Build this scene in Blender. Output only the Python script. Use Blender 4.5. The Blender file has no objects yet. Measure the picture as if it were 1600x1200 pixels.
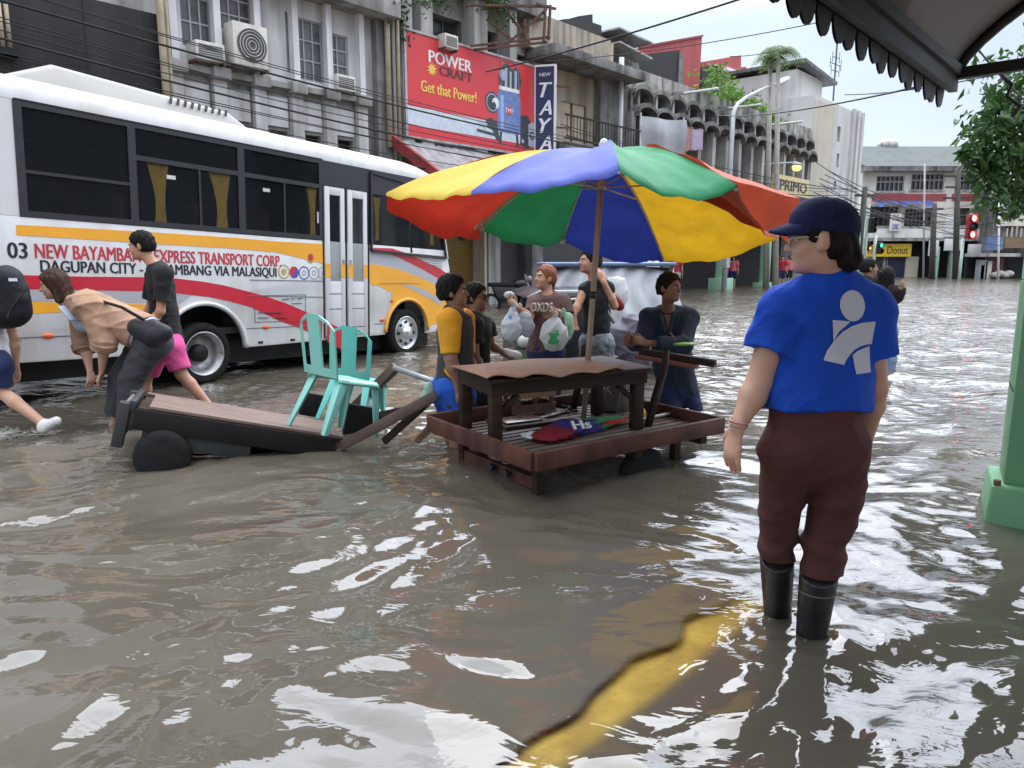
import bpy, bmesh, math, random
import numpy as np
from mathutils import Vector, Matrix, Euler
random.seed(7); rng = np.random.default_rng(7)
scene = bpy.context.scene
C = scene.collection
rad = math.radians

# ---------------------------------------------------------------- camera
FPX, HOR, CAMH = 1150.0, 403.0, 1.4
PITCH = math.atan((600 - HOR) / FPX)
cd = bpy.data.cameras.new('camera'); cam = bpy.data.objects.new('camera', cd); C.objects.link(cam)
cam.location = (0, 0, CAMH); cam.rotation_euler = (rad(90) - PITCH, 0, 0)
cd.sensor_width = 36; cd.lens = FPX / 1600 * 36; cd.clip_start = .05; cd.clip_end = 3000
scene.camera = cam

# ---------------------------------------------------------------- sky, sun, exposure
world = bpy.data.worlds.new('World'); scene.world = world; world.use_nodes = True
nt = world.node_tree; nt.nodes.clear()
SUN_EL, SUN_ROT, GLOW = rad(46), rad(12), 4.2
sky = nt.nodes.new('ShaderNodeTexSky'); sky.sky_type = 'NISHITA'; sky.sun_disc = False
sky.sun_elevation = SUN_EL; sky.sun_rotation = SUN_ROT; sky.dust_density = .6; sky.air_density = 1.2
bg1 = nt.nodes.new('ShaderNodeBackground'); bg1.inputs[1].default_value = .05
nt.links.new(sky.outputs[0], bg1.inputs[0])
tc = nt.nodes.new('ShaderNodeTexCoord')
sep = nt.nodes.new('ShaderNodeSeparateXYZ'); nt.links.new(tc.outputs['Generated'], sep.inputs[0])
ramp = nt.nodes.new('ShaderNodeValToRGB')
r = ramp.color_ramp
r.elements[0].position = 0.0; r.elements[0].color = (.68, .735, .86, 1)
r.elements[1].position = .30; r.elements[1].color = (.69, .765, .92, 1)
e = r.elements.new(.5); e.color = (2.2, 2.35, 2.65, 1)
e = r.elements.new(1.0); e.color = (2.7, 2.75, 2.8, 1)
nt.links.new(sep.outputs[2], ramp.inputs[0])
mp = nt.nodes.new('ShaderNodeMapping'); mp.inputs['Scale'].default_value = (1.6, 1.6, 5)
nt.links.new(tc.outputs['Generated'], mp.inputs[0])
nz = nt.nodes.new('ShaderNodeTexNoise'); nz.inputs['Scale'].default_value = 1.5; nz.inputs['Detail'].default_value = 4
nt.links.new(mp.outputs[0], nz.inputs[0])
mr = nt.nodes.new('ShaderNodeMapRange'); mr.inputs[1].default_value = .3; mr.inputs[2].default_value = .7
mr.inputs[3].default_value = .80; mr.inputs[4].default_value = 1.14
nt.links.new(nz.outputs[0], mr.inputs[0])
bg2 = nt.nodes.new('ShaderNodeBackground')
# glow lobe added above the frame, towards the hidden sun, for bright water reflections
gdir = Vector((math.sin(SUN_ROT) * math.cos(SUN_EL), math.cos(SUN_ROT) * math.cos(SUN_EL), math.sin(SUN_EL)))
dt = nt.nodes.new('ShaderNodeVectorMath'); dt.operation = 'DOT_PRODUCT'; dt.inputs[1].default_value = gdir; nt.links.new(tc.outputs['Generated'], dt.inputs[0])
gp = nt.nodes.new('ShaderNodeMapRange'); gp.interpolation_type = 'SMOOTHERSTEP'; gp.inputs[1].default_value = .40; gp.inputs[2].default_value = 1.0; gp.inputs[4].default_value = GLOW; nt.links.new(dt.outputs['Value'], gp.inputs[0])
ge = nt.nodes.new('ShaderNodeMapRange'); ge.interpolation_type = 'SMOOTHSTEP'; ge.inputs[1].default_value = .27; ge.inputs[2].default_value = .43; nt.links.new(sep.outputs[2], ge.inputs[0])
gm1 = nt.nodes.new('ShaderNodeMath'); gm1.operation = 'MULTIPLY'; nt.links.new(gp.outputs[0], gm1.inputs[0]); nt.links.new(ge.outputs[0], gm1.inputs[1])
gt = nt.nodes.new('ShaderNodeMix'); gt.data_type = 'RGBA'; gt.blend_type = 'MULTIPLY'; gt.inputs[0].default_value = 1; gt.inputs[7].default_value = (.92, .97, 1.08, 1); nt.links.new(gm1.outputs[0], gt.inputs[6])
gm2 = nt.nodes.new('ShaderNodeMix'); gm2.data_type = 'RGBA'; gm2.blend_type = 'ADD'; gm2.clamp_result = False; gm2.inputs[0].default_value = 1; nt.links.new(ramp.outputs[0], gm2.inputs[6]); nt.links.new(gt.outputs[2], gm2.inputs[7])
nt.links.new(gm2.outputs[2], bg2.inputs[0]); nt.links.new(mr.outputs[0], bg2.inputs[1])
add = nt.nodes.new('ShaderNodeAddShader'); out = nt.nodes.new('ShaderNodeOutputWorld')
nt.links.new(bg1.outputs[0], add.inputs[0]); nt.links.new(bg2.outputs[0], add.inputs[1]); nt.links.new(add.outputs[0], out.inputs[0])
sl = bpy.data.lights.new('sun', 'SUN'); sl.energy = .5; sl.angle = rad(25); sl.color = (1, .97, .93)
so = bpy.data.objects.new('sun', sl); C.objects.link(so)
so.rotation_euler = Euler((rad(90) - SUN_EL, 0, rad(180) - SUN_ROT), 'XYZ')
vs = scene.view_settings; vs.view_transform = 'Standard'; vs.look = 'None'; vs.exposure = -0.22; vs.gamma = 1
scene.render.engine = 'CYCLES'
scene.cycles.max_bounces = 8; scene.cycles.transparent_max_bounces = 8
scene.cycles.caustics_reflective = False; scene.cycles.caustics_refractive = False

# ---------------------------------------------------------------- geometry of the photograph's view (for measuring places)
_F = Vector((0, math.cos(PITCH), -math.sin(PITCH))); _U = Vector((0, math.sin(PITCH), math.cos(PITCH))); _R = Vector((1, 0, 0))
CAMP = Vector((0, 0, CAMH))
def ray(x, y): return _F + _R * ((x - 800) / FPX) - _U * ((y - 600) / FPX)
def G(x, y, z=0.0):
    d = ray(x, y); return CAMP + d * ((z - CAMH) / d.z)
def W(x, y, Y):
    d = ray(x, y); return CAMP + d * (Y / d.y)
def onplane(x, y, M):          # local (x,z) of a ray met with the local y=0 plane of matrix M
    n = (M.to_3x3() @ Vector((0, 1, 0))); o = M.translation; d = ray(x, y)
    p = CAMP + d * ((o - CAMP).dot(n) / d.dot(n)); q = M.inverted() @ p
    return q.x, q.z

# ---------------------------------------------------------------- materials
MATS = {}
def _new(name):
    m = bpy.data.materials.new(name); m.use_nodes = True
    return m, m.node_tree, m.node_tree.nodes['Principled BSDF']
def mat(name, col, rough=.6, var=.12, scale=6.0, bump=0.0, bscale=None, metal=0.0, spec=.5, streak=None, blotch=None, stretch=(1, 1, 1), sheen=0, emit=0, trans=0, coat=0):
    """principled surface; streak=(colour, amount, scale) runs down walls, blotch=(colour, amount, scale)"""
    if name in MATS: return MATS[name]
    m, t, b = _new(name); N = t.nodes; L = t.links
    b.inputs['Roughness'].default_value = rough; b.inputs['Metallic'].default_value = metal
    b.inputs['Specular IOR Level'].default_value = spec
    if coat: b.inputs['Coat Weight'].default_value = coat; b.inputs['Coat Roughness'].default_value = .1
    if sheen: b.inputs['Sheen Weight'].default_value = sheen
    c = N.new('ShaderNodeTexCoord'); mpn = N.new('ShaderNodeMapping'); mpn.inputs['Scale'].default_value = stretch
    L.new(c.outputs['Object'], mpn.inputs[0])
    def noise(sc, det=5, vec=None, dist=0):
        n = N.new('ShaderNodeTexNoise'); n.inputs['Scale'].default_value = sc; n.inputs['Detail'].default_value = det
        n.inputs['Distortion'].default_value = dist; L.new(vec or mpn.outputs[0], n.inputs[0]); return n
    def mix(a, bcol, fac):
        x = N.new('ShaderNodeMix'); x.data_type = 'RGBA'
        if hasattr(fac, 'links'): L.new(fac, x.inputs[0])
        else: x.inputs[0].default_value = fac
        for k, v in ((6, a), (7, bcol)):
            if hasattr(v, 'links'): L.new(v, x.inputs[k])
            else: x.inputs[k].default_value = (*v[:3], 1)
        return x.outputs[2]
    n0 = noise(scale)
    lo = tuple(v * (1 - var) for v in col[:3]); hi = tuple(min(1, v * (1 + var)) for v in col[:3])
    mrn = N.new('ShaderNodeMapRange'); mrn.inputs[1].default_value = .3; mrn.inputs[2].default_value = .7; L.new(n0.outputs[0], mrn.inputs[0])
    cur = mix(lo, hi, mrn.outputs[0])
    if blotch:
        n1 = noise(blotch[2], 6, dist=.6); q = N.new('ShaderNodeMapRange'); q.inputs[1].default_value = .48; q.inputs[2].default_value = .66
        q.inputs[4].default_value = blotch[1]; L.new(n1.outputs[0], q.inputs[0]); cur = mix(cur, blotch[0], q.outputs[0])
    if streak:
        m2 = N.new('ShaderNodeMapping'); m2.inputs['Scale'].default_value = (1, 1, .12); L.new(c.outputs['Object'], m2.inputs[0])
        n2 = noise(streak[2], 7, m2.outputs[0]); q = N.new('ShaderNodeMapRange'); q.inputs[1].default_value = .45; q.inputs[2].default_value = .68
        q.inputs[4].default_value = streak[1]; L.new(n2.outputs[0], q.inputs[0]); cur = mix(cur, streak[0], q.outputs[0])
    L.new(cur, b.inputs['Base Color'])
    rn = N.new('ShaderNodeMapRange'); rn.inputs[3].default_value = max(.02, rough * .85); rn.inputs[4].default_value = min(1, rough * 1.15)
    L.new(n0.outputs[0], rn.inputs[0]); L.new(rn.outputs[0], b.inputs['Roughness'])
    if bump:
        nb = noise(bscale or scale * 4, 6); bp = N.new('ShaderNodeBump'); bp.inputs['Strength'].default_value = bump; bp.inputs['Distance'].default_value = .02
        L.new(nb.outputs[0], bp.inputs['Height']); L.new(bp.outputs[0], b.inputs['Normal'])
    if emit: b.inputs['Emission Color'].default_value = (*col[:3], 1); b.inputs['Emission Strength'].default_value = emit
    if trans: b.inputs['Transmission Weight'].default_value = trans
    MATS[name] = m; return m

def mat_cloth(name, col, rough=.5, transl=.22, wear=.65):
    m = mat(name, col, max(rough, .6), .14, 5, .12, sheen=.02, blotch=(tuple(v * wear for v in col), .5, 2.2), spec=.14)
    t = m.node_tree; N = t.nodes; b = N['Principled BSDF']; tl = N.new('ShaderNodeBsdfTranslucent')
    t.links.new(b.inputs['Base Color'].links[0].from_socket, tl.inputs[0]); mx = N.new('ShaderNodeMixShader'); mx.inputs[0].default_value = transl
    t.links.new(b.outputs[0], mx.inputs[1]); t.links.new(tl.outputs[0], mx.inputs[2]); t.links.new(mx.outputs[0], N['Material Output'].inputs[0]); return m
def mat_slats(name, col, gap, period, axis=2, rough=.6, metal=0):   # ribbed shutter / planks
    if name in MATS: return MATS[name]
    m, t, b = _new(name); N = t.nodes; L = t.links
    c = N.new('ShaderNodeTexCoord'); s = N.new('ShaderNodeSeparateXYZ'); L.new(c.outputs['Object'], s.inputs[0])
    mm = N.new('ShaderNodeMath'); mm.operation = 'MULTIPLY'; mm.inputs[1].default_value = 1 / period; L.new(s.outputs[axis], mm.inputs[0])
    fr = N.new('ShaderNodeMath'); fr.operation = 'FRACT'; L.new(mm.outputs[0], fr.inputs[0])
    rp = N.new('ShaderNodeValToRGB'); rp.color_ramp.elements[0].position = 0; rp.color_ramp.elements[0].color = (*gap, 1)
    rp.color_ramp.elements[1].position = .12; rp.color_ramp.elements[1].color = (*col, 1); L.new(fr.outputs[0], rp.inputs[0])
    n = N.new('ShaderNodeTexNoise'); n.inputs['Scale'].default_value = 3; n.inputs['Detail'].default_value = 6; L.new(c.outputs['Object'], n.inputs[0])
    mx = N.new('ShaderNodeMix'); mx.data_type = 'RGBA'; mx.blend_type = 'MULTIPLY'; mx.inputs[0].default_value = .6
    L.new(rp.outputs[0], mx.inputs[6]); L.new(n.outputs[0], mx.inputs[7]); L.new(mx.outputs[2], b.inputs['Base Color'])
    bp = N.new('ShaderNodeBump'); bp.inputs['Distance'].default_value = .02; L.new(fr.outputs[0], bp.inputs['Height']); L.new(bp.outputs[0], b.inputs['Normal'])
    b.inputs['Roughness'].default_value = rough; b.inputs['Metallic'].default_value = metal
    MATS[name] = m; return m

def mat_glass_dark(name, tint=(.02, .025, .03), tr=.15, rough=.03):
    if name in MATS: return MATS[name]
    m, t, b = _new(name); N = t.nodes; L = t.links
    b.inputs['Base Color'].default_value = (*tint, 1); b.inputs['Roughness'].default_value = rough; b.inputs['Specular IOR Level'].default_value = .16
    tp = N.new('ShaderNodeBsdfTransparent'); tp.inputs[0].default_value = (.88, .9, .9, 1)
    mx = N.new('ShaderNodeMixShader'); mx.inputs[0].default_value = 1 - tr
    L.new(tp.outputs[0], mx.inputs[1]); L.new(b.outputs[0], mx.inputs[2]); L.new(mx.outputs[0], N['Material Output'].inputs[0])
    MATS[name] = m; return m

# ---------------------------------------------------------------- object helpers
def thing(name, label, cat, loc=(0, 0, 0), rotz=0.0, group=None):
    o = bpy.data.objects.new(name, None); C.objects.link(o); o.empty_display_size = .2
    o.location = loc; o.rotation_euler = (0, 0, rotz); o['label'] = label; o['category'] = cat
    if group: o['group'] = group
    return o
def tag(o, label, cat, group=None, kind=None):
    if label: o['label'] = label
    if cat: o['category'] = cat
    if group: o['group'] = group
    if kind: o['kind'] = kind
    return o
def link(name, me, m, parent=None, smooth=False):
    if m: me.materials.append(m)
    if smooth:
        for p in me.polygons: p.use_smooth = True
    o = bpy.data.objects.new(name, me); C.objects.link(o)
    if parent: o.parent = parent
    return o
class MB:
    def __init__(s): s.v = []; s.f = []
    def add(s, vs, fs):
        n = len(s.v); s.v += [tuple(v) for v in vs]; s.f += [tuple(i + n for i in f) for f in fs]; return s
    def box(s, x0, x1, y0, y1, z0, z1):
        v = [(x, y, z) for z in (z0, z1) for y in (y0, y1) for x in (x0, x1)]
        return s.add(v, [(0, 2, 3, 1), (4, 5, 7, 6), (0, 1, 5, 4), (2, 6, 7, 3), (0, 4, 6, 2), (1, 3, 7, 5)])
    def hexa(s, b4, t4):   # bottom loop ccw from above, top loop
        return s.add(list(b4) + list(t4), [(3, 2, 1, 0), (4, 5, 6, 7), (0, 1, 5, 4), (1, 2, 6, 5), (2, 3, 7, 6), (3, 0, 4, 7)])
    def bar(s, p0, p1, w, h, up=(0, 0, 1)):
        p0, p1 = Vector(p0), Vector(p1); d = (p1 - p0).normalized(); up = Vector(up)
        a = d.cross(up)
        if a.length < 1e-4: a = d.cross(Vector((1, 0, 0)))
        a.normalize(); b = a.cross(d).normalized(); a *= w / 2; b *= h / 2
        return s.hexa([p0 - a - b, p0 + a - b, p1 + a - b, p1 - a - b][::1], [p0 - a + b, p0 + a + b, p1 + a + b, p1 - a + b])
    def tube(s, pts, r, n=8, cap=True):
        pts = [Vector(p) for p in pts]; rs = r if isinstance(r, (list, tuple)) else [r] * len(pts)
        d0 = (pts[1] - pts[0]).normalized(); a = d0.orthogonal().normalized(); vs = []; fs = []
        for i, p in enumerate(pts):
            d = (pts[min(i + 1, len(pts) - 1)] - pts[max(i - 1, 0)]).normalized()
            a = (a - d * a.dot(d)).normalized(); b = d.cross(a)
            for k in range(n):
                t = 2 * math.pi * k / n; vs.append(p + (a * math.cos(t) + b * math.sin(t)) * rs[i])
        for i in range(len(pts) - 1):
            for k in range(n):
                k2 = (k + 1) % n; fs.append((i * n + k, i * n + k2, (i + 1) * n + k2, (i + 1) * n + k))
        if cap: fs.append(tuple(range(n))[::-1]); fs.append(tuple((len(pts) - 1) * n + k for k in range(n)))
        return s.add(vs, fs)
    def lathe(s, prof, n=20, M=None):   # prof (r,z)
        M = M or Matrix(); vs = []; fs = []
        for r_, z in prof:
            for k in range(n):
                t = 2 * math.pi * k / n; vs.append(M @ Vector((r_ * math.cos(t), r_ * math.sin(t), z)))
        for i in range(len(prof) - 1):
            for k in range(n):
                k2 = (k + 1) % n; fs.append((i * n + k, i * n + k2, (i + 1) * n + k2, (i + 1) * n + k))
        return s.add(vs, fs)
    def ell(s, c, r, nu=12, nv=8, M=None):
        M = M or Matrix(); c = Vector(c); vs = []; fs = []
        for j in range(nv + 1):
            ph = math.pi * j / nv
            for i in range(nu):
                th = 2 * math.pi * i / nu
                vs.append(c + M @ Vector((r[0] * math.sin(ph) * math.cos(th), r[1] * math.sin(ph) * math.sin(th), r[2] * math.cos(ph))))
        for j in range(nv):
            for i in range(nu):
                i2 = (i + 1) % nu; fs.append((j * nu + i, (j + 1) * nu + i, (j + 1) * nu + i2, j * nu + i2))
        return s.add(vs, fs)
    def prism(s, poly, y0, y1):   # poly (x,z) in facade coordinates, extruded from y0 (front) to y1
        n = len(poly)
        ar = sum(poly[i][0] * poly[(i + 1) % n][1] - poly[(i + 1) % n][0] * poly[i][1] for i in range(n))
        if ar < 0: poly = poly[::-1]
        vs = [(x, y0, z) for x, z in poly] + [(x, y1, z) for x, z in poly]
        fs = [tuple(range(n)), tuple(range(2 * n - 1, n - 1, -1))] + [((i + 1) % n, i, n + i, n + (i + 1) % n) for i in range(n)]
        return s.add(vs, fs)
    def wall(s, x0, x1, z0, z1, y0, y1, holes=()):
        xs = sorted({x0, x1, *[min(max(h[k], x0), x1) for h in holes for k in (0, 1)]}); zs = sorted({z0, z1, *[min(max(h[k], z0), z1) for h in holes for k in (2, 3)]})
        for i in range(len(xs) - 1):
            run = None
            for j in range(len(zs) - 1):
                cx, cz = (xs[i] + xs[i + 1]) / 2, (zs[j] + zs[j + 1]) / 2
                hole = any(h[0] < cx < h[1] and h[2] < cz < h[3] for h in holes)
                if not hole:
                    if run is None: run = [zs[j], zs[j + 1]]
                    else: run[1] = zs[j + 1]
                if (hole or j == len(zs) - 2) and run: s.box(xs[i], xs[i + 1], y0, y1, run[0], run[1]); run = None
        return s
    def mesh(s, name):
        me = bpy.data.meshes.new(name); me.from_pydata(s.v, [], s.f); me.update(); return me
    def build(s, name, m, parent=None, smooth=False, bevel=0.0, fix=True, seg=2):
        me = bpy.data.meshes.new(name); bm = bmesh.new()
        vv = [bm.verts.new(v) for v in s.v]
        for f in s.f:
            try: bm.faces.new([vv[i] for i in f])
            except ValueError: pass
        if fix: bmesh.ops.recalc_face_normals(bm, faces=bm.faces)
        if bevel:
            es = [e for e in bm.edges if len(e.link_faces) == 2 and e.calc_face_angle(0) > .6]
            bmesh.ops.bevel(bm, geom=es, offset=bevel, segments=seg, affect='EDGES', profile=.5, clamp_overlap=True)
        bm.to_mesh(me); bm.free()
        o = link(name, me, m, parent)
        if smooth:
            for p in me.polygons: p.use_smooth = True
        elif bevel:
            for p in me.polygons: p.use_smooth = True
            try: me.set_sharp_from_angle(angle=rad(35))
            except Exception: pass
        return o
def copy_tree(o, parent=None):
    c = o.copy(); C.objects.link(c)
    if parent: c.parent = parent
    for ch in [x for x in bpy.data.objects if x.parent == o]: copy_tree(ch, c)
    return c

def lettering(name, s, m, parent, x0, x1, z0, z1, y, ex=.002, shear=0.0, off=0.0, fill=True, M=None, bold=0.0):
    """text mesh fitted to the rectangle, in the parent's xz plane facing -y"""
    cu = bpy.data.curves.new(name, 'FONT'); cu.body = s; cu.shear = shear; cu.offset = off; cu.resolution_u = 3
    o = bpy.data.objects.new(name, cu); C.objects.link(o)
    dg = bpy.context.evaluated_depsgraph_get(); dg.update()
    me = bpy.data.meshes.new_from_object(o.evaluated_get(dg)); bpy.data.objects.remove(o); bpy.data.curves.remove(cu)
    v = np.array([q.co[:] for q in me.vertices]); mn = v.min(0); mx = v.max(0)
    bm = bmesh.new(); bm.from_mesh(me)
    if bold:
        d_ = bmesh.ops.duplicate(bm, geom=bm.faces[:])
        for g in d_['geom']:
            if isinstance(g, bmesh.types.BMVert): g.co.x += bold; g.co.z -= .08
    r_ = bmesh.ops.extrude_face_region(bm, geom=bm.faces[:])
    for g in r_['geom']:
        if isinstance(g, bmesh.types.BMVert): g.co.z += 1
    for q in bm.verts:
        tx = (q.co.x - mn[0]) / max(1e-6, mx[0] - mn[0]); tz = (q.co.y - mn[1]) / max(1e-6, mx[1] - mn[1])
        p = Vector((x0 + tx * (x1 - x0), y - (ex if q.co.z > .5 else 0) - (.0006 if bold and abs(q.co.z - round(q.co.z)) > .01 else 0), z0 + tz * (z1 - z0)))
        q.co = M @ p if M else p
    bmesh.ops.recalc_face_normals(bm, faces=bm.faces)
    bm.to_mesh(me); bm.free(); me.materials.clear()
    return link(name, me, m, parent)
# ---------------------------------------------------------------- ground under the flood
ROAD_Z, WALK_Z, KERB_Z = -.30, -.13, -.004
k0 = G(738, 1200, KERB_Z); k1 = G(1072, 968, KERB_Z)
KD = Vector((k1.x - k0.x, k1.y - k0.y, 0)).normalized(); KN = Vector((KD.y, -KD.x, 0))
m_road = mat('wet asphalt', (.07, .065, .06), .5, .3, 3, .3)
m_walk = mat('reddish pavement', (.16, .10, .075), .6, .3, 5, .3)
m_kerb = mat('yellow kerb paint', (.96, .64, .15), .6, .18, 7, .3, blotch=((.62, .40, .10), .6, 5))
o = MB().add([k0 + KD * a + KN * b + Vector((0, 0, ROAD_Z - KERB_Z)) for a, b in ((-200, -250), (400, -250), (400, .4), (-200, .4))], [(0, 1, 2, 3)]).build('road', m_road); o['kind'] = 'structure'
o = MB().add([k0 + KD * a + KN * b + Vector((0, 0, WALK_Z - KERB_Z)) for a, b in ((-200, .17), (400, .17), (400, 250), (-200, 250))], [(0, 1, 2, 3)]).build('pavement', m_walk); o['kind'] = 'structure'
mb = MB(); b4 = [k0 + KD * a + KN * b + Vector((0, 0, ROAD_Z - KERB_Z - .02)) for a, b in ((-6, -.16), (2.3, -.16), (2.3, .28), (-6, .28))]
t4 = [k0 + KD * a + KN * b - Vector((0, 0, z)) for a, b, z in ((-6, -.05, 0), (2.0, -.05, .03), (2.0, .20, .03), (-6, .20, 0))]
o = mb.hexa(b4, t4).build('kerb', m_kerb, bevel=.025, seg=4); o['kind'] = 'structure'

# ---------------------------------------------------------------- flood water
def make_water():
    nr, na = 1040, 760
    rr = np.concatenate([1.0 * 24.0 ** np.linspace(0, 1, nr - 260), 24 * 6.0 ** (np.arange(1, 261) / 260)]); aa = np.radians(np.linspace(-66, 66, na))
    Rr, Aa = np.meshgrid(rr, aa, indexing='ij')
    X = Rr * np.sin(Aa); Y = Rr * np.cos(Aa) - .35
    g = np.random.default_rng(11)
    H = np.zeros_like(X)
    # domain warp so crests wander
    wx = X + .22 * np.sin(1.3 * Y + .7 * X) + .12 * np.sin(2.9 * X - 1.7 * Y + 1)
    wy = Y + .20 * np.sin(1.1 * X - .6 * Y + 2) + .10 * np.sin(3.3 * Y + 2.1 * X)
    spacing = Rr * (.004 + .003 * np.clip((Rr - 12) / 12, 0, 1))
    def waves(n, l0, l1, slope, spread, main=100):
        h = np.zeros_like(X)
        for i in range(n):
            lam = l0 * (l1 / l0) ** g.random(); th = math.radians(main + g.normal() * spread); ph = g.random() * 6.28
            k = 2 * math.pi / lam; a = slope * math.sqrt(2 / n) / k
            fade = np.clip((lam / spacing - 3) / 4, 0, 1)
            h += a * fade * np.sin(k * (wx * math.cos(th) + wy * math.sin(th)) + ph)
        return h
    long = waves(26, .45, 1.9, .085, 34, 108)
    mid = waves(30, .16, .45, .08, 45, 110)
    fine = waves(34, .055, .16, .07, 75, 60)
    msk = .5 + .5 * np.sin(.9 * X + 1.7 * np.sin(.6 * Y + .4)) * np.sin(.7 * Y + 1.3 * np.sin(.5 * X))
    right = 1 / (1 + np.exp(-(X - .35 * Y + .25) * 3.0))           # chop where people wade
    H = long + mid * (.55 + .6 * msk + 1.0 * np.clip((Y - 5) / 10, 0, 1)) + fine * (.10 + .5 * right + .25 * msk * (Y > 3.2) + .35 * np.clip((Y - 3.5) / 3, 0, 1))
    # rings and wakes round what stands in the water
    for (cx, cy, a0, lam, dec) in RINGS:
        d = np.hypot(X - cx, Y - cy) + .03 * np.sin(3 * wx * 4 + cy) + .03 * np.sin(13 * wy + cx); w = a0 * np.sin(2 * math.pi * d / lam) * np.exp(-d / dec) * np.clip(d / .05, 0, 1) * np.clip((lam / spacing - 3) / 4, 0, 1)
        H += w
    far = np.clip(1 - (Rr - 40) / 60, .15, 1); H *= far
    s0 = (X - k0.x) * KN.x + (Y - k0.y) * KN.y; a0 = (X - k0.x) * KD.x + (Y - k0.y) * KD.y
    H *= 1 - .90 * np.exp(-((s0 - .06) / .22) ** 2) * np.clip((2.4 - a0) / .6, 0, 1)     # shoal water over the kerb lies flatter
    co = np.stack([X.ravel(), Y.ravel(), H.ravel()], 1)
    idx = np.arange(nr * na).reshape(nr, na)
    q = np.stack([idx[:-1, :-1], idx[:-1, 1:], idx[1:, 1:], idx[1:, :-1]], -1).reshape(-1, 4)
    me = bpy.data.meshes.new('flood_water'); me.vertices.add(len(co)); me.vertices.foreach_set('co', co.ravel().astype(np.float32))
    me.loops.add(q.size); me.loops.foreach_set('vertex_index', q.ravel().astype(np.int32))
    me.polygons.add(len(q)); me.polygons.foreach_set('loop_start', np.arange(0, q.size, 4, dtype=np.int32)); me.polygons.foreach_set('loop_total', np.full(len(q), 4, np.int32))
    me.polygons.foreach_set('use_smooth', np.ones(len(q), bool)); me.update(calc_edges=True); me.validate()
    # depth of the water over what lies under it: murky water hides what is deep
    s = (X - k0.x) * KN.x + (Y - k0.y) * KN.y
    sm = lambda e0, e1, x: np.clip((x - e0) / (e1 - e0), 0, 1) ** 2 * (3 - 2 * np.clip((x - e0) / (e1 - e0), 0, 1))
    dep = -ROAD_Z + (-KERB_Z + ROAD_Z) * sm(-.045, .06, s + .028 * np.sin(8 * X + 2.5 * np.sin(5 * Y)) + .012 * np.sin(23 * Y + 3 * X)) + (KERB_Z - WALK_Z) * sm(.14, .24, s)
    al = (X - k0.x) * KD.x + (Y - k0.y) * KD.y
    dep = np.where((s > -.06) & (s < .30), dep + .03 * sm(.9, 1.6, al) + .15 * sm(1.45, 1.95, al), dep) + H
    chop = .10 + .05 * right + .95 * np.clip((Y - 4.5) / 10, 0, 1); a2 = me.attributes.new('chop', 'FLOAT', 'POINT'); a2.data.foreach_set('value', chop.ravel().astype(np.float32))
    foam = np.zeros_like(X)
    for (cx, cy, r0, st) in FOAM: foam = np.maximum(foam, st * np.exp(-(((X - cx) ** 2 + (Y - cy) ** 2) / r0 ** 2)))
    a3 = me.attributes.new('foam', 'FLOAT', 'POINT'); a3.data.foreach_set('value', foam.ravel().astype(np.float32))
    at = me.attributes.new('depth', 'FLOAT', 'POINT'); at.data.foreach_set('value', dep.ravel().astype(np.float32))
    m, t, b = _new('murky flood water'); N = t.nodes; L = t.links; N.remove(b)
    dif = N.new('ShaderNodeBsdfDiffuse')
    tcn = N.new('ShaderNodeTexCoord')
    n1 = N.new('ShaderNodeTexNoise'); n1.inputs['Scale'].default_value = .55; n1.inputs['Detail'].default_value = 5; n1.inputs['Distortion'].default_value = .8; L.new(tcn.outputs['Object'], n1.inputs[0])
    rp = N.new('ShaderNodeValToRGB'); rp.color_ramp.elements[0].position = .35; rp.color_ramp.elements[0].color = (.088, .077, .059, 1)
    rp.color_ramp.elements[1].position = .65; rp.color_ramp.elements[1].color = (.122, .107, .084, 1); L.new(n1.outputs[0], rp.inputs[0]); L.new(rp.outputs[0], dif.inputs[0])
    tp = N.new('ShaderNodeBsdfTransparent'); tp.inputs[0].default_value = (1, .97, .90, 1)
    a = N.new('ShaderNodeAttribute'); a.attribute_name = 'depth'
    mk = N.new('ShaderNodeMath'); mk.operation = 'MULTIPLY'; mk.inputs[1].default_value = -4.5; L.new(a.outputs['Fac'], mk.inputs[0]); sq = N.new('ShaderNodeMath'); sq.operation = 'MULTIPLY'; L.new(a.outputs['Fac'], sq.inputs[0]); L.new(a.outputs['Fac'], sq.inputs[1]); mq = N.new('ShaderNodeMath'); mq.operation = 'MULTIPLY_ADD'; mq.inputs[1].default_value = -130.0; L.new(sq.outputs[0], mq.inputs[0]); L.new(mk.outputs[0], mq.inputs[2])
    ex = N.new('ShaderNodeMath'); ex.operation = 'EXPONENT'; L.new(mq.outputs[0], ex.inputs[0])
    mx = N.new('ShaderNodeMixShader'); L.new(ex.outputs[0], mx.inputs[0]); L.new(dif.outputs[0], mx.inputs[1]); L.new(tp.outputs[0], mx.inputs[2])
    fa = N.new('ShaderNodeAttribute'); fa.attribute_name = 'foam'; fn = N.new('ShaderNodeTexNoise'); fn.inputs['Scale'].default_value = 22; fn.inputs['Detail'].default_value = 6; fn.inputs['Distortion'].default_value = 1.2; L.new(tcn.outputs['Object'], fn.inputs[0])
    fs_ = N.new('ShaderNodeMath'); fs_.operation = 'ADD'; L.new(fa.outputs['Fac'], fs_.inputs[0]); L.new(fn.outputs[0], fs_.inputs[1])
    fm_ = N.new('ShaderNodeMapRange'); fm_.inputs[1].default_value = .95; fm_.inputs[2].default_value = 1.25; fm_.inputs[4].default_value = .75; L.new(fs_.outputs[0], fm_.inputs[0])
    fd = N.new('ShaderNodeBsdfDiffuse'); fd.inputs[0].default_value = (.55, .54, .52, 1)
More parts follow.
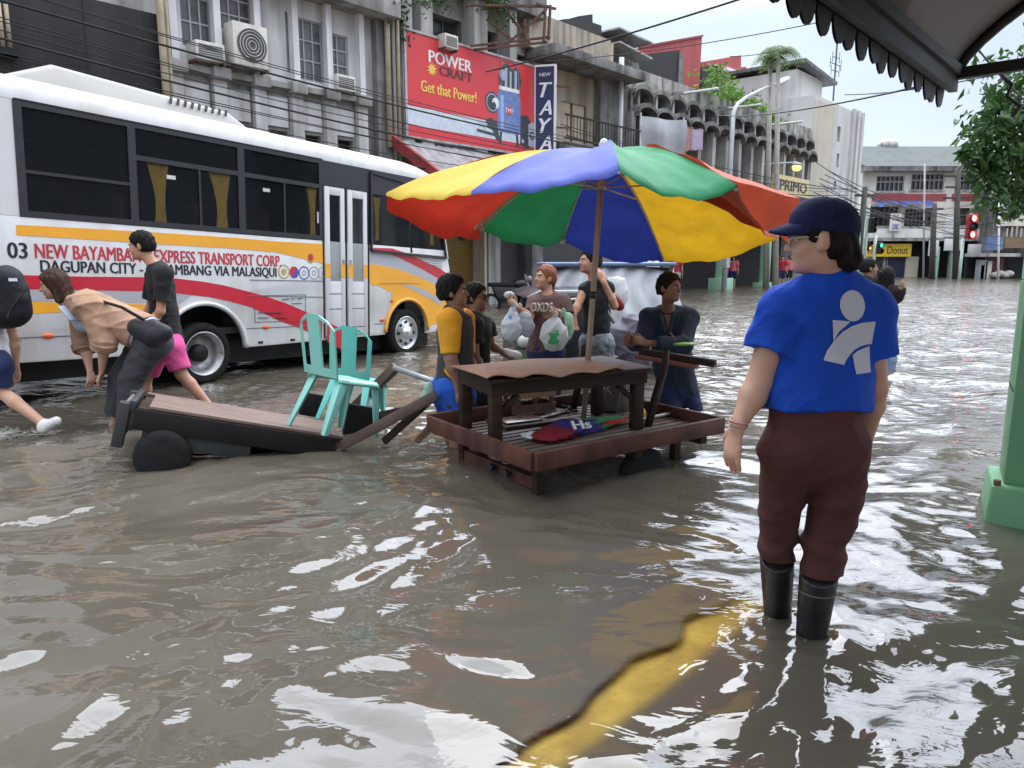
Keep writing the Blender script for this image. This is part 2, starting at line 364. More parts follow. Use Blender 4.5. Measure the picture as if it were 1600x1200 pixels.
    gl = N.new('ShaderNodeBsdfGlossy'); gl.inputs['Roughness'].default_value = .025; gl.inputs[0].default_value = (1, 1, 1, 1)
    fr = N.new('ShaderNodeFresnel'); fr.inputs[0].default_value = WATER_IOR
    # fine ripples
    nb = N.new('ShaderNodeTexNoise'); nb.inputs['Scale'].default_value = 5.0; nb.inputs['Detail'].default_value = 3; nb.inputs['Distortion'].default_value = .7
    mp_ = N.new('ShaderNodeMapping'); mp_.inputs['Scale'].default_value = (.8, 1.5, 1); mp_.inputs['Rotation'].default_value = (0, 0, .5)
    L.new(tcn.outputs['Object'], mp_.inputs[0]); L.new(mp_.outputs[0], nb.inputs[0])
    bp = N.new('ShaderNodeBump'); bp.inputs['Distance'].default_value = .05; ca = N.new('ShaderNodeAttribute'); ca.attribute_name = 'chop'; L.new(ca.outputs['Fac'], bp.inputs['Strength']); L.new(nb.outputs[0], bp.inputs['Height'])
    L.new(bp.outputs[0], gl.inputs['Normal']); L.new(bp.outputs[0], fr.inputs['Normal'])
    m2 = N.new('ShaderNodeMixShader'); L.new(fr.outputs[0], m2.inputs[0]); L.new(mx.outputs[0], m2.inputs[1]); L.new(gl.outputs[0], m2.inputs[2])
    m3 = N.new('ShaderNodeMixShader'); L.new(fm_.outputs[0], m3.inputs[0]); L.new(m2.outputs[0], m3.inputs[1]); L.new(fd.outputs[0], m3.inputs[2]); L.new(m3.outputs[0], N['Material Output'].inputs[0])
    o = link('flood_water', me, m); o['kind'] = 'structure'
WATER_IOR = 1.6
FOAM = [(-4.25, 5.75, .38, .8), (-3.9, 5.9, .3, .6), (-2.75, 6.9, .4, .5), (-3.3, 7.9, .4, .55), (-1.5, 10.4, .35, .6), (-4.6, 5.3, .5, .45), (1.1, 2.5, .14, .35), (1.02, 2.72, .12, .35), (-3.0, 5.3, .6, .35)]
RINGS = [(1.04, 2.68, .0035, .11, .16), (1.12, 2.48, .004, .10, .16), (2.6, 3.75, .003, .13, .3), (-.3, 4.6, .003, .15, .3), (-2.5, 5.0, .005, .17, .4), (1.4, 6.2, .004, .2, .5), (-4.3, 5.8, .02, .22, .35), (-3.0, 6.9, .012, .2, .5), (-1.5, 10.6, .012, .25, .6), (-3.4, 8.1, .012, .25, .7)]
make_water()

# ---------------------------------------------------------------- bus
m_white = mat('white coach paint', (.64, .65, .66), .3, .03, 2, coat=.3, streak=((.50, .47, .41), .5, 5), blotch=((.60, .58, .53), .5, 1.3))
m_orange = mat('orange stripe', (.86, .40, .035), .3, .05, 3)
m_red = mat('red stripe', (.55, .025, .045), .3, .06, 3)
m_grey = mat('silver stripe', (.42, .43, .46), .35, .05, 3)
m_blackp = mat('black trim', (.014, .014, .015), .5, .2, 8, spec=.25)
m_rubber = mat('tyre rubber', (.016, .016, .016), .8, .3, 20, .2, spec=.15)
m_steel = mat('dull wheel steel', (.42, .42, .43), .4, .2, 10, metal=.7, blotch=((.15, .13, .11), .6, 8))
m_frame = mat('dark window frame', (.022, .023, .028), .35, .1, 8)
m_amber = mat('amber lens', (.75, .13, .02), .3)
m_tint = mat_glass_dark('tinted window glass', tr=.72)
m_curt = mat('mustard curtain', (.80, .47, .08), .9, .3, 14, stretch=(6, 6, .6))
m_dark = mat('dark interior', (.015, .014, .014), .8)
m_letred = mat('red lettering', (.52, .04, .06), .4); m_letblk = mat('black lettering', (.02, .02, .025), .4)
m_gasket = mat('panel seam', (.16, .16, .17), .5)
BUSTILT = 2.2
O = G(325, 600)
BM = Matrix.Translation((O.x, O.y, 0)) @ Matrix.Rotation(rad(57), 4, 'Z') @ Matrix.Rotation(rad(BUSTILT), 4, 'Y')
def bp(x, y): return onplane(x, y, BM)
def make_bus():
    bus = thing('minibus', 'white minibus with orange and red stripes and tinted windows driving through the flood', 'bus', (O.x, O.y, 0))
    bus.rotation_euler = (0, rad(BUSTILT), rad(57))
    WID = 2.25
    xr = -3.4; xf = bp(697, 396)[0]; zt = 2.70; zb = 1.70; zs = .40
    xfb = bp(703, 428)[0] - .05
    hubR = bp(321, 553); hubF = bp(636, 520)
    R0 = .345; AR = .47
    fz = 1.66
    # lower side with wheel arch notches
    def side(y0, y1):
        pts = [(xr, zs + .05), (xr, zb)]
        pts += [(bp(503, 378)[0], zb), (bp(503, 378)[0], zb + .02)]
        pts = [(xr, zs), (xr, zb), (xf, zb - .02), (xfb + .04, zb - .3), (xfb + .08, .55), (xfb - .05, .42)]
        def arch(h, r):
            return [(h[0] + r * math.cos(a), max(zs - .02, h[1] + .02 + r * math.sin(a))) for a in np.linspace(-.05, math.pi + .05, 22)]
        low = [(hubF[0] + AR - .02, zs)] + arch(hubF, AR) + arch(hubR, AR + .06) + []
        return MB().prism(pts + low, y0, y1)
    side(0, .05).build('side_panel', m_white, bus, bevel=.006)
    side(WID - .05, WID).build('side_panel', m_white, bus)
    for h, r in ((hubR, AR + .06), (hubF, AR)):
        lip = [(h[0] + (r + .01) * math.cos(a), -.012, max(zs - .02, h[1] + .02 + (r + .01) * math.sin(a))) for a in np.linspace(0.02, math.pi - .02, 26)]
        MB().tube(lip, .028, 6).build('wheel_arch_lip', m_white if r > AR else m_orange, bus, smooth=True)
        MB().box(h[0] - r - .05, h[0] + r + .05, .5, .55, -.1, h[1] + r + .1).build('wheel_well', m_blackp, bus)
    # rear corner panel above the waist, rear wall and roof
    xw = bp(25, 250)[0]
    MB().box(xr, xw + .02, .002, .05, zb - .002, zt + .04).build('rear_corner_panel', m_white, bus)
    MB().box(xr, xr + .05, .05, WID - .05, zs, zt).build('rear_panel', m_white, bus)
    rp = [(0, zt), (0.0, zt + .10), (.05, zt + .17), (.16, zt + .23), (.4, zt + .27), (WID / 2, zt + .285)]
    rp += [(WID - y, z) for y, z in rp[::-1][1:]]
    mb = MB(); xs = [xr, xr + .06, xr + .2] + list(np.linspace(xr + .5, xf - .9, 6)) + [xf - .55, xf - .3, xf - .1, xf + .0]
    dz = [-.1, -.03, 0] + [0] * 6 + [-.03, -.09, -.18, -.27]
    vs = [(x, y, max(zt - (0.0 if d > -.05 else .12), z + d * min(1, (z - zt) / .2))) for x, d in zip(xs, dz) for y, z in rp]; n = len(rp)
    fs = [(i * n + j, (i + 1) * n + j, (i + 1) * n + j + 1, i * n + j + 1) for i in range(len(xs) - 1) for j in range(n - 1)]
    fs += [tuple(range(n)), tuple((len(xs) - 1) * n + j for j in range(n))]
    mb.add(vs, fs).build('roof', m_white, bus, smooth=True)
    roof = bpy.data.objects['roof'] if 'roof' in bpy.data.objects else None
    # roof air conditioner
    ax0, ax1 = bp(40, 130)[0] - .15, bp(417, 205)[0]
    y0, y1 = .22, WID - .22; z0, z1 = zt + .21, zt + .46
    b4 = [(ax0, y0, z0), (ax1, y0, z0), (ax1, y1, z0), (ax0, y1, z0)]; t4 = [(ax0 + .55, y0 + .1, z1), (ax1 - .28, y0 + .1, z1 - .06), (ax1 - .28, y1 - .1, z1 - .06), (ax0 + .55, y1 - .1, z1)]
    ac = MB().hexa(b4, t4).build('roof_air_conditioner', mat('off white fibreglass', (.36, .35, .325), .6, .08, 3), bus, bevel=.05, seg=3)
    v = MB()
    for i in range(9):
        x = ax1 - 1.05 + i * .085; v.bar((x, y0 + .035, z0 + .12), (x + .03, y0 + .06, z0 + .185), .028, .012, (0, 1, 0))
    v.build('vent_slot', m_blackp, ac)
    # window band: frames with panes, pelmets above
    def rect(a, b): p, q = bp(*a), bp(*b); return (p[0], q[0], q[1], p[1])
    xd0 = bp(505, 380)[0]; xd1 = bp(575, 380)[0]
    xA, xB = xw, xd0
    panes = []
    c1 = bp(208, 250)[0]; c2 = bp(378, 300)[0]
    zl = zb + .05; zh = zt - .05; zm = zt - .36
    holes = [(xA + .07, c1 - .05, zl + .36, zh), (xA + .07, c1 - .05, zl, zl + .33), (c1 + .03, c2 - .05, zl, zm), (c2 + .04, xB - .06, zl, zm), (c1 + .03, c2 - .05, zm + .05, zh), (c2 + .04, xB - .06, zm + .05, zh)]
    fr = MB().wall(xA, xB, zb - .004, zt, -.006, .03, holes).build('window_frame', m_frame, bus)
    for h in holes: MB().box(h[0] - .01, h[1] + .01, .010, .016, h[2] - .01, h[3] + .01).build('window_pane', m_tint, bus)
    for (xx) in ((c1 + c2) / 2 + .1, (c2 + xB) / 2): MB().box(xx - .012, xx + .012, -.002, .009, zl, zm).build('pane_divider', m_frame, bus)
    MB().box(xA + .01, xB, -.01, .0, zt - .004, zt + .012).build('drip_rail', m_blackp, bus)
    # front side window
    xe = xf - .02
    za = 1.60
    poly = [(xd1 + .05, za), (xe - .0, za - .03), (xe - .22, zt - .14), (xd1 + .05, zt - .04)]
    MB().prism(poly, .012, .02).build('window_pane', m_tint, bus)
    f = MB()
    for a, b in zip(poly, poly[1:] + poly[:1]): f.bar((a[0], .004, a[1]), (b[0], .004, b[1]), .03, .10 if a[1] < 1.7 and b[1] < 1.7 else .07, (0, 1, 0))
    f.build('window_frame', m_frame, bus)
    MB().box(xd0, xf - .25, .0, .03, zt - .32, zt).build('pelmet_panel', m_frame, bus)
    # curtains behind the glass
    def curtain(pp, top, bot):
        (xa, ztp), (xb, _) = bp(*pp[0]), bp(*pp[1])
        m_ = MB(); vs = []; n = 14
        for i in range(n + 1):
            t = i / n
            for j in range(7):
                s = j / 6; w = .75 - .42 * math.sin(s * 2.2)
                xx = xa + (xb - xa) * (t * w + (1 - w) * .6); vs.append((xx, .026 + .006 * math.sin(t * 34), zl + (zm - zl) * (1 - s)))
        fs = [(i * 7 + j, i * 7 + j + 1, (i + 1) * 7 + j + 1, (i + 1) * 7 + j) for i in range(n) for j in range(6)]
        m_.add(vs, fs).build('curtain', m_curt, bus, smooth=True)
    curtain(((226, 300), (272, 300)), 0, 0); curtain(((322, 300), (368, 300)), 0, 0); curtain(((478, 320), (500, 320)), 0, 0)
    curtain(((583, 330), (598, 330)), 0, 0); curtain(((668, 350), (684, 350)), 0, 0)
    for px in ((268, 277), (417, 297)):
        p = bp(*px); MB().box(p[0] - .05, p[0] + .05, .006, .0095, p[1] - .02, p[1] + .02).build('sticker', m_white, bus)
    p = bp(499, 340); MB().box(p[0] - .03, p[0] + .03, .006, .0095, p[1] - .07, p[1] + .07).build('sticker', m_white, bus)
    # cabin: floor, far windows, seats
    MB().box(xr + .1, xf, WID - .075, WID - .055, .62, zb).build('inner_lining', m_dark, bus)
    MB().box(xr + .1, xf, .06, WID - .06, .55, .62).build('floor_pan', m_dark, bus)
    MB().box(xr + .1, xf, WID - .1, WID - .052, zb, zt).build('far_window', mat('far side glass', (.012, .013, .015), .3, spec=.2), bus)
    for i in range(6):
        for yy in (.35, 1.35):
            x = xr + .8 + i * .95
            if x > xd0 - .3 and yy < 1: continue
            MB().box(x, x + .14, yy + .15, yy + .45, 1.1, 2.05).box(x + .12, x + .5, yy, yy + .45, 1.0, 1.12).build('seat', mat('maroon seat cloth', (.10, .02, .025), .9), bus, bevel=.04)
    MB().box(xr + .1, xf - .4, .35, WID - .35, zt - .02, zt + .02).build('headlining', m_dark, bus)
    # folding doors
    zdt = bp(540, 305)[1]
    for (pa, pb, g0, g1) in (((506, 0), (539, 0), (511, 532), 0), ((542, 0), (574, 0), (547, 568), 0)):
        x0, x1 = bp(pa[0], 380)[0] + .012, bp(pb[0], 380)[0] - .012
        zd0 = .45
        h = (x0 + .085, x1 - .075, 1.17, zt - .42)
        d = MB().wall(x0, x1, zd0, zt - .32, -.012, .02, [h]).build('door', m_white, bus, bevel=.004)
        MB().box(h[0] - .01, h[1] + .01, -.002, .004, h[2] - .01, h[3] + .01).build('door_glass', m_tint, d)
        s = MB()
        for z in (.55, .8, 1.0): s.box(x0 + .06, x1 - .06, -.0145, -.011, z, z + .012)
        s.build('door_rib', m_gasket, d)
        MB().box((x0 if pa[0] > 540 else x1 - .07) + .02, (x0 if pa[0] > 540 else x1 - .07) + .06, -.02, -.012, 1.40, 1.46).build('handle', m_steel, d)
        MB().box(x0 + .0, x0 + .085, -.0155, -.0125, 1.22, 1.40).build('orange_stripe', m_orange, d); MB().box(x1 - .075, x1, -.0155, -.0125, 1.22, 1.40).build('orange_stripe', m_orange, d)
    for px in (505, 540.5, 575.5):
        x = bp(px, 380)[0]; MB().box(x - .012, x + .012, -.008, .02, .42, zt - .3).build('door_seal', m_blackp, bus)
    # front end
    MB().hexa([(xfb + .08, .04, .42), (xfb + .16, WID / 2, .42), (xfb + .08, WID - .04, .42), (xfb - .1, WID / 2, .42)][0:1] + [(xfb + .12, .05, .42), (xfb + .12, WID - .05, .42), (xfb + .02, WID - .05, .42)], [(xfb + .0, .05, 1.6), (xf + .02, .05, 1.6), (xf + .02, WID - .05, 1.6), (xfb - .0, WID - .05, 1.6)]).build('front_panel', m_white, bus)
    MB().hexa([(xf - .02, .05, 1.6), (xf + .02, .05, 1.6), (xf + .02, WID - .05, 1.6), (xf - .02, WID - .05, 1.6)], [(xf - .25, .08, zt), (xf - .2, .08, zt), (xf - .2, WID - .08, zt), (xf - .25, WID - .08, zt)]).build('windscreen', m_tint, bus)
    MB().bar((xf + .005, .0, za - .05), (xf - .23, .02, zt - .1), .05, .06, (0, 1, 0)).build('windscreen_pillar', m_white, bus)
    # stripes
    def stripe(name, m, pts, y): MB().prism([bp(*p) for p in pts], y, y + .003).build(name, m, bus)
    stripe('orange_stripe', m_orange, [(25, 351), (120, 356), (241, 363), (360, 371), (430, 377), (503, 381), (509, 413), (464, 402), (430, 394), (360, 388), (241, 381), (120, 373), (25, 367)], -.0035)
    stripe('red_stripe', m_red, [(0, 427), (41, 430), (120, 432), (223, 433), (274, 435), (317, 440), (350, 446), (382, 454), (415, 463), (447, 474), (477, 487), (503, 501), (503, 529), (472, 514), (436, 501), (392, 480), (360, 471), (327, 464), (274, 458), (223, 455), (120, 453), (41, 452), (0, 450)], -.0045)
    stripe('red_stripe', m_red, [(510, 503), (538, 516), (538, 549), (510, 534)], -.0165)
    stripe('silver_stripe', m_grey, [(0, 451), (41, 453), (120, 454), (223, 456), (274, 459), (300, 461), (280, 476), (223, 473), (120, 472), (0, 470)], -.0025)
    stripe('orange_stripe', m_orange, [(0, 471), (120, 473), (200, 474), (283, 480), (276, 492), (200, 488), (120, 487), (0, 492)], -.0025)
    stripe('red_stripe', m_red, [(577, 387), (612, 388), (640, 397), (668, 411), (685, 418), (703, 431), (690, 438), (660, 421), (628, 405), (600, 393), (577, 390)], -.0035)
    stripe('silver_stripe', m_grey, [(577, 391), (600, 394), (628, 406), (660, 422), (688, 437), (687, 447), (655, 432), (617, 418), (577, 411)], -.0025)
    ar = [(AR + .0) * 1] ; ang = np.linspace(2.35, .15, 14)
    arcp = [(hubF[0] + (AR + .02) * math.cos(a), hubF[1] + .02 + (AR + .02) * math.sin(a)) for a in ang]
    pts = [bp(577, 412), bp(617, 419), bp(655, 433), bp(687, 448), (xfb + .06, 1.0), (xfb + .06, .6), (hubF[0] + AR + .05, .5)] + arcp[::-1] + [bp(612, 457), bp(589, 446), bp(577, 444)]
    MB().prism(pts, -.003, .0).build('orange_stripe', m_orange, bus)
    stripe('silver_stripe', m_grey, [(625, 445), (645, 446), (668, 455), (690, 470), (690, 478), (665, 463), (640, 450)], -.005)
    for py_ in (424, 426.5, 429, 431.5): pass
    v = MB()
    for i in range(5):
        a, b = bp(655 + i * 2, 402 + i * 3.2), bp(690, 405.5 + i * 3.6); v.bar((a[0], -.004, a[1]), (b[0], -.004, b[1]), .004, .008, (0, 1, 0))
    v.build('vent_slot', m_gasket, bus)
    # seams
    for a, b in (((20, 528), (115, 524)), ((385, 513), (505, 508)), ((390, 437), (505, 439)), ((382, 462), (505, 464)), ((592, 443), (655, 443)), ((585, 506), (607, 505)), ((32, 528), (28, 572))):
        p, q = bp(*a), bp(*b); MB().bar((p[0], -.0028, p[1]), (q[0], -.0028, q[1]), .006, .01, (0, 1, 0)).build('panel_seam', m_gasket, bus)
    for px, py_ in ((75, 525), (415, 511), (597, 500), (612, 470)):
        p = bp(px, py_); MB().ell((p[0], -.006, p[1]), (.055 if py_ > 490 else .03, .015, .024)).build('side_marker', m_amber, bus, smooth=True)
    v = MB()
    for px, py_ in ((407, 535), (457, 531)): p = bp(px, py_); v.box(p[0] - .035, p[0] + .035, -.006, .0, p[1] - .014, p[1] + .014)
    v.build('drain_slot', m_blackp, bus)
    # lettering
    def L(s, m, a, b, off=.0, sh=0):   # a = left/top pixel, b = right/bottom pixel of the run
        p, q = bp(*a), bp(*b); x0, x1 = p[0], q[0]
        return p, q
    def word(s, m, xl, yt, yb, xr_, off=.0):
        p = bp(xl, yt); p2 = bp(xl, yb); q = bp(xr_, (yt + yb) / 2)
        lettering('lettering', s, m, bus, p[0], q[0], p2[1], p[1], -.001, .004, bold=off)
    word('03', m_letblk, 10, 378, 403, 41, .05)
    word('NEW BAYAMBANG EXPRESS TRANSPORT CORP.', m_letred, 53, 380, 403, 438, .05)
    word('DAGUPAN CITY - BAYAMBANG VIA MALASIQUI', m_letblk, 62, 406, 428, 431, .05)
    gold = mat('gold seal', (.50, .36, .10), .5); blu = mat('blue seal', (.08, .08, .35), .5); ring = mat('grey seal', (.38, .38, .42), .5)
    def disc(px, py_, r, m, parent=bus, y=-.003, d=.003, name='seal', inner=0):
        p = bp(px, py_); n = 28
        pts = [(p[0] + r * math.cos(2 * math.pi * i / n), p[1] + r * math.sin(2 * math.pi * i / n)) for i in range(n)]
        if not inner: return MB().prism(pts, y, y + d).build(name, m, parent)
        pin = [(p[0] + inner * math.cos(2 * math.pi * i / n), p[1] + inner * math.sin(2 * math.pi * i / n)) for i in range(n)]
        v = MB(); v.add([(a, y, b) for a, b in pts] + [(a, y, b) for a, b in pin], [(i, (i + 1) % n, n + (i + 1) % n, n + i) for i in range(n)])
        return v.build(name, m, parent)
    s = disc(443.5, 424.5, .088, gold, inner=.072); disc(443.5, 424.5, .04, gold, s, inner=.0, name='emblem')
    s = disc(459.5, 425.5, .072, m_letred); pts = [bp(459.5, 425.5)]
    p = bp(459.5, 425.5); MB().prism([(p[0] + .071 * math.cos(a), p[1] + .071 * math.sin(a)) for a in np.linspace(-2.2, .9, 14)], -.0045, -.003).build('emblem', blu, s)
    for i, px in enumerate((475, 490.5, 505)):
        s = disc(px, 426.5, .085, ring if i else blu, inner=.07); disc(px, 426.5, .035, ring, s, name='emblem', inner=.02)
    s = disc(485, 402, .075, gold); disc(485, 402, .045, m_letred, s, y=-.0055, name='emblem')
    # small framed notice panel on the skirt
    v = MB()
    for (a, b) in (((398, 462), (477, 460)), ((477, 460), (477, 501)), ((477, 501), (398, 503)), ((398, 503), (398, 462))):
        p, q = bp(*a), bp(*b); v.bar((p[0], -.0052, p[1]), (q[0], -.0052, q[1]), .002, .008, (0, 1, 0))
    for (a, b, hh) in (((403, 488), (440, 488), .05), ((403, 496), (420, 496), .05), ((426, 496), (450, 496), .05), ((440, 467), (452, 466), .05), ((455, 466), (461, 466), .05), ((464, 466), (473, 465), .05), ((455, 474), (472, 473), .03)):
        p, q = bp(*a), bp(*b); v.bar((p[0], -.0052, p[1]), (q[0], -.0052, q[1]), .002, hh * .6, (0, 1, 0))
    v.build('notice_panel', m_gasket, bus)
    # chassis and wheels
    MB().box(xr + .3, xfb - .2, .25, WID - .25, .18, .55).build('chassis', m_blackp, bus)
    def wheel(h, dish):
        M = Matrix.Translation((h[0], .02, h[1])) @ Matrix.Rotation(rad(90), 4, 'X')
        ty = MB().lathe([(.24, -.22), (.33, -.22), (.348, -.18), (.35, -.05), (.342, -.01), (.31, .012), (.255, .005), (.24, -.02)], 36, M).build('tyre', m_rubber, wheelroot(h), smooth=True)
        w = ty.parent
        if dish:
            MB().lathe([(.246, .0), (.25, .012), (.235, .008), (.205, -.09), (.17, -.14), (.13, -.15), (.0, -.15)], 36, M).build('rim', m_steel, w, smooth=True)
            MB().lathe([(.10, -.15), (.10, -.07), (.085, -.05), (0, -.05)], 20, M).build('hub', m_blackp, w, smooth=True)
        else:
            MB().lathe([(.246, .0), (.25, .012), (.235, .01), (.215, -.03), (.19, -.02), (.10, .015), (.085, .02), (.08, .06), (0, .065)], 36, M).build('rim', mat('bright wheel steel', (.6, .6, .62), .3, .1, 8, metal=.8), w, smooth=True)
            v = MB()
            for i in range(8):
                a = i * math.pi / 4; v.ell((h[0] + .165 * math.cos(a), .02 - .004, h[1] + .165 * math.sin(a)), (.026, .012, .026), 10, 6)
            v.build('rim_hole', m_blackp, w, smooth=True)
    def wheelroot(h):
        o = bpy.data.objects.new('wheel', None); C.objects.link(o); o.parent = bus; return o
    wheel(hubR, True); wheel(hubF, False)
    MB().ell((hubR[0] - .0, .3, hubR[1]), (.33, .1, .33)).build('inner_tyre', m_rubber, bus, smooth=True)
    # wing mirror on the near front corner
    mr = MB().tube([(xf - .1, .02, zt - .15), (xf + .2, -.1, zt - .2), (xf + .25, -.15, zt - .5)], .015).build('mirror_arm', m_blackp, bus)
    MB().box(xf + .2, xf + .28, -.22, -.08, zt - .85, zt - .5).build('mirror', m_blackp, bus, bevel=.02)
make_bus()
# ---------------------------------------------------------------- the row of buildings across the street (one straight facade line)
FANG = 48
FM = Matrix.Translation((9.55, 34, 0)) @ Matrix.Rotation(rad(FANG), 4, 'Z')
def fb(x, y, off=0.0): return onplane(x, y, FM @ Matrix.Translation((0, -off, 0)))
def fw(u, y, z): return FM @ Vector((u, y, z))
def bldg(name, label, u0, cat='building', group=None, y=0, z=0):
    p = fw(u0, y, z); t = thing(name, label, cat, p, rad(FANG), group); t['_u0'] = u0; return t
def fbuild(mb, name, m, root, par=None, **k):
    u0 = ROOTU[root.name]; y0 = ROOTY.get(root.name, 0); z0 = ROOTZ.get(root.name, 0)
    mb.v = [(v[0] - u0, v[1] - y0, v[2] - z0) for v in mb.v]
    return mb.build(name, m, par or root, **k)
ROOTU = {}; ROOTY = {}; ROOTZ = {}
def fthing(name, label, cat, u0, group=None, y=0, z=0):
    t = thing(name, label, cat, fw(u0, y, z), rad(FANG), group); ROOTU[t.name] = u0; ROOTY[t.name] = y; ROOTZ[t.name] = z; return t

conc = mat('weathered grey concrete', (.32, .31, .295), .85, .25, 2.2, .25, streak=((.09, .085, .075), .85, 2.2), blotch=((.46, .45, .43), .5, .8))
conc_dk = mat('blackened concrete', (.19, .185, .18), .9, .3, 2.5, .3, streak=((.045, .045, .043), .95, 2.6), blotch=((.32, .31, .30), .6, .9))
conc_lt = mat('pale painted wall', (.50, .49, .47), .8, .12, 1.5, .15, streak=((.13, .125, .115), .8, 2.2), blotch=((.36, .35, .33), .5, 1.1))
beige = mat('beige stained wall', (.44, .38, .29), .85, .12, 1.5, .15, streak=((.16, .13, .10), .8, 1.8))
cream = mat('cream wall', (.55, .51, .42), .85, .08, 1.0, .1, streak=((.35, .32, .27), .5, 1.2))
whitew = mat('white wall', (.60, .60, .59), .85, .06, 1.0, .1, streak=((.38, .37, .35), .55, 1.3))
fin_w = mat('white painted fin', (.64, .65, .66), .6, .06, 3, streak=((.35, .34, .32), .5, 4))
charc = mat('charcoal panel', (.020, .018, .019), .7, .3, 1.2, .1, spec=.25, streak=((.045, .04, .038), .5, 2))
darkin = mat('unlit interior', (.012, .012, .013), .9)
winglass = mat('dusty window glass', (.03, .034, .038), .12, .4, 2.0, blotch=((.10, .10, .10), .5, 1.5))
winfr = mat('grey window frame', (.35, .35, .35), .5, .2, 8)
winfr_d = mat('dark window grille', (.08, .08, .08), .5, .2, 8)
tanp = mat('tan drainpipe', (.50, .42, .30), .6, .15, 4, streak=((.2, .15, .1), .5, 5))
rust = mat('rusty steel', (.13, .065, .04), .8, .4, 8, .3, blotch=((.05, .035, .03), .8, 6))
acw = mat('yellowed air conditioner casing', (.62, .60, .55), .5, .1, 4, streak=((.3, .28, .24), .5, 5))
redpaint = mat('faded red paint', (.42, .07, .075), .7, .1, 2, streak=((.28, .05, .05), .6, 1.5))
redroof = mat('red sheet roof', (.34, .045, .045), .55, .2, 5, blotch=((.16, .04, .04), .7, 3))
galv = mat('galvanised sheet', (.42, .43, .44), .45, .2, 4, metal=.4, streak=((.2, .16, .13), .7, 3))
navy = mat('navy sign face', (.02, .018, .09), .4, .1, 2)
wsign = mat('white sign face', (.78, .78, .78), .45, .04, 2)
greenp = mat('pale green paint', (.34, .60, .42), .6, .08, 3, streak=((.22, .42, .28), .5, 3))
greend = mat('mid green paint', (.14, .33, .17), .6, .12, 3, .1, streak=((.07, .20, .09), .6, 3), blotch=((.13, .33, .16), .5, 2))

def window(root, x0, x1, z0, z1, y=.12, nx=2, nz=2, m=None, par=None, fr=.05, g=None):
    f = MB().wall(x0, x1, z0, z1, y, y + .06, [(x0 + fr + i * (x1 - x0 - fr) / nx, x0 + (i + 1) * (x1 - x0 - fr) / nx, z0 + fr + j * (z1 - z0 - fr) / nz, z0 + (j + 1) * (z1 - z0 - fr) / nz) for i in range(nx) for j in range(nz)])
    w = fbuild(f, 'window', m or winfr, root, par)
    fbuild(MB().box(x0 + .01, x1 - .01, y + .03, y + .04, z0 + .01, z1 - .01), 'pane', g or winglass, root, w)
    return w

# ---- dark clad building at the left
def building_dark():
    u0, u1 = -36.0, fb(247, 60)[0]
    t = fthing('clad_building', 'pale building behind a big blank charcoal panel above the bus at the left edge', 'building', u0)
    zt = 6.05
    h = [(-27.9, -26.4, 6.55, 7.9)]
    fbuild(MB().wall(u0, u1 + .35, -.4, 13, 0, .3, h), 'wall', conc_lt, t)
    fbuild(MB().box(u0, u1 + .35, .3, 9, -.4, 12.9), 'back_block', conc, t)
    window(t, *h[0], nx=3, nz=2)
    window(t, -26.1, -25.3, 6.7, 7.9, y=-.06, nx=1, nz=2)
    fbuild(MB().box(u0, u1, -.35, -.02, 3.2, zt), 'signboard', charc, t, bevel=.02)
    sb = [o for o in bpy.data.objects if o.parent == t and o.name.startswith('signboard')][0]
    s = MB()
    for x in np.arange(u0 + 1.2, u1, 1.22): s.box(x, x + .012, -.354, -.349, 3.2, zt)
    fbuild(s, 'panel_joint', m_blackp, t, sb)
    for i, px in enumerate((240, 252)):
        x = fb(px, 80)[0]; fbuild(MB().tube([(x, -.42 + .1 * i, -.3), (x, -.42 + .1 * i, 13)], .05 if i else .075, 8), 'drainpipe', tanp, t, smooth=True)
    b = MB(); 
    p = fb(2, 60, .4); q = fb(13, 60, .4)
    for x in (p[0], q[0]): fbuild(MB().tube([(x, -.45, 4.9), (x, -.45, 5.6)], .035, 8), 'bracket_pipe', tanp, t, smooth=True)
    fbuild(MB().box(p[0] - .12, q[0] + .12, -.52, -.34, 4.78, 4.9), 'bracket', m_blackp, t)
building_dark()

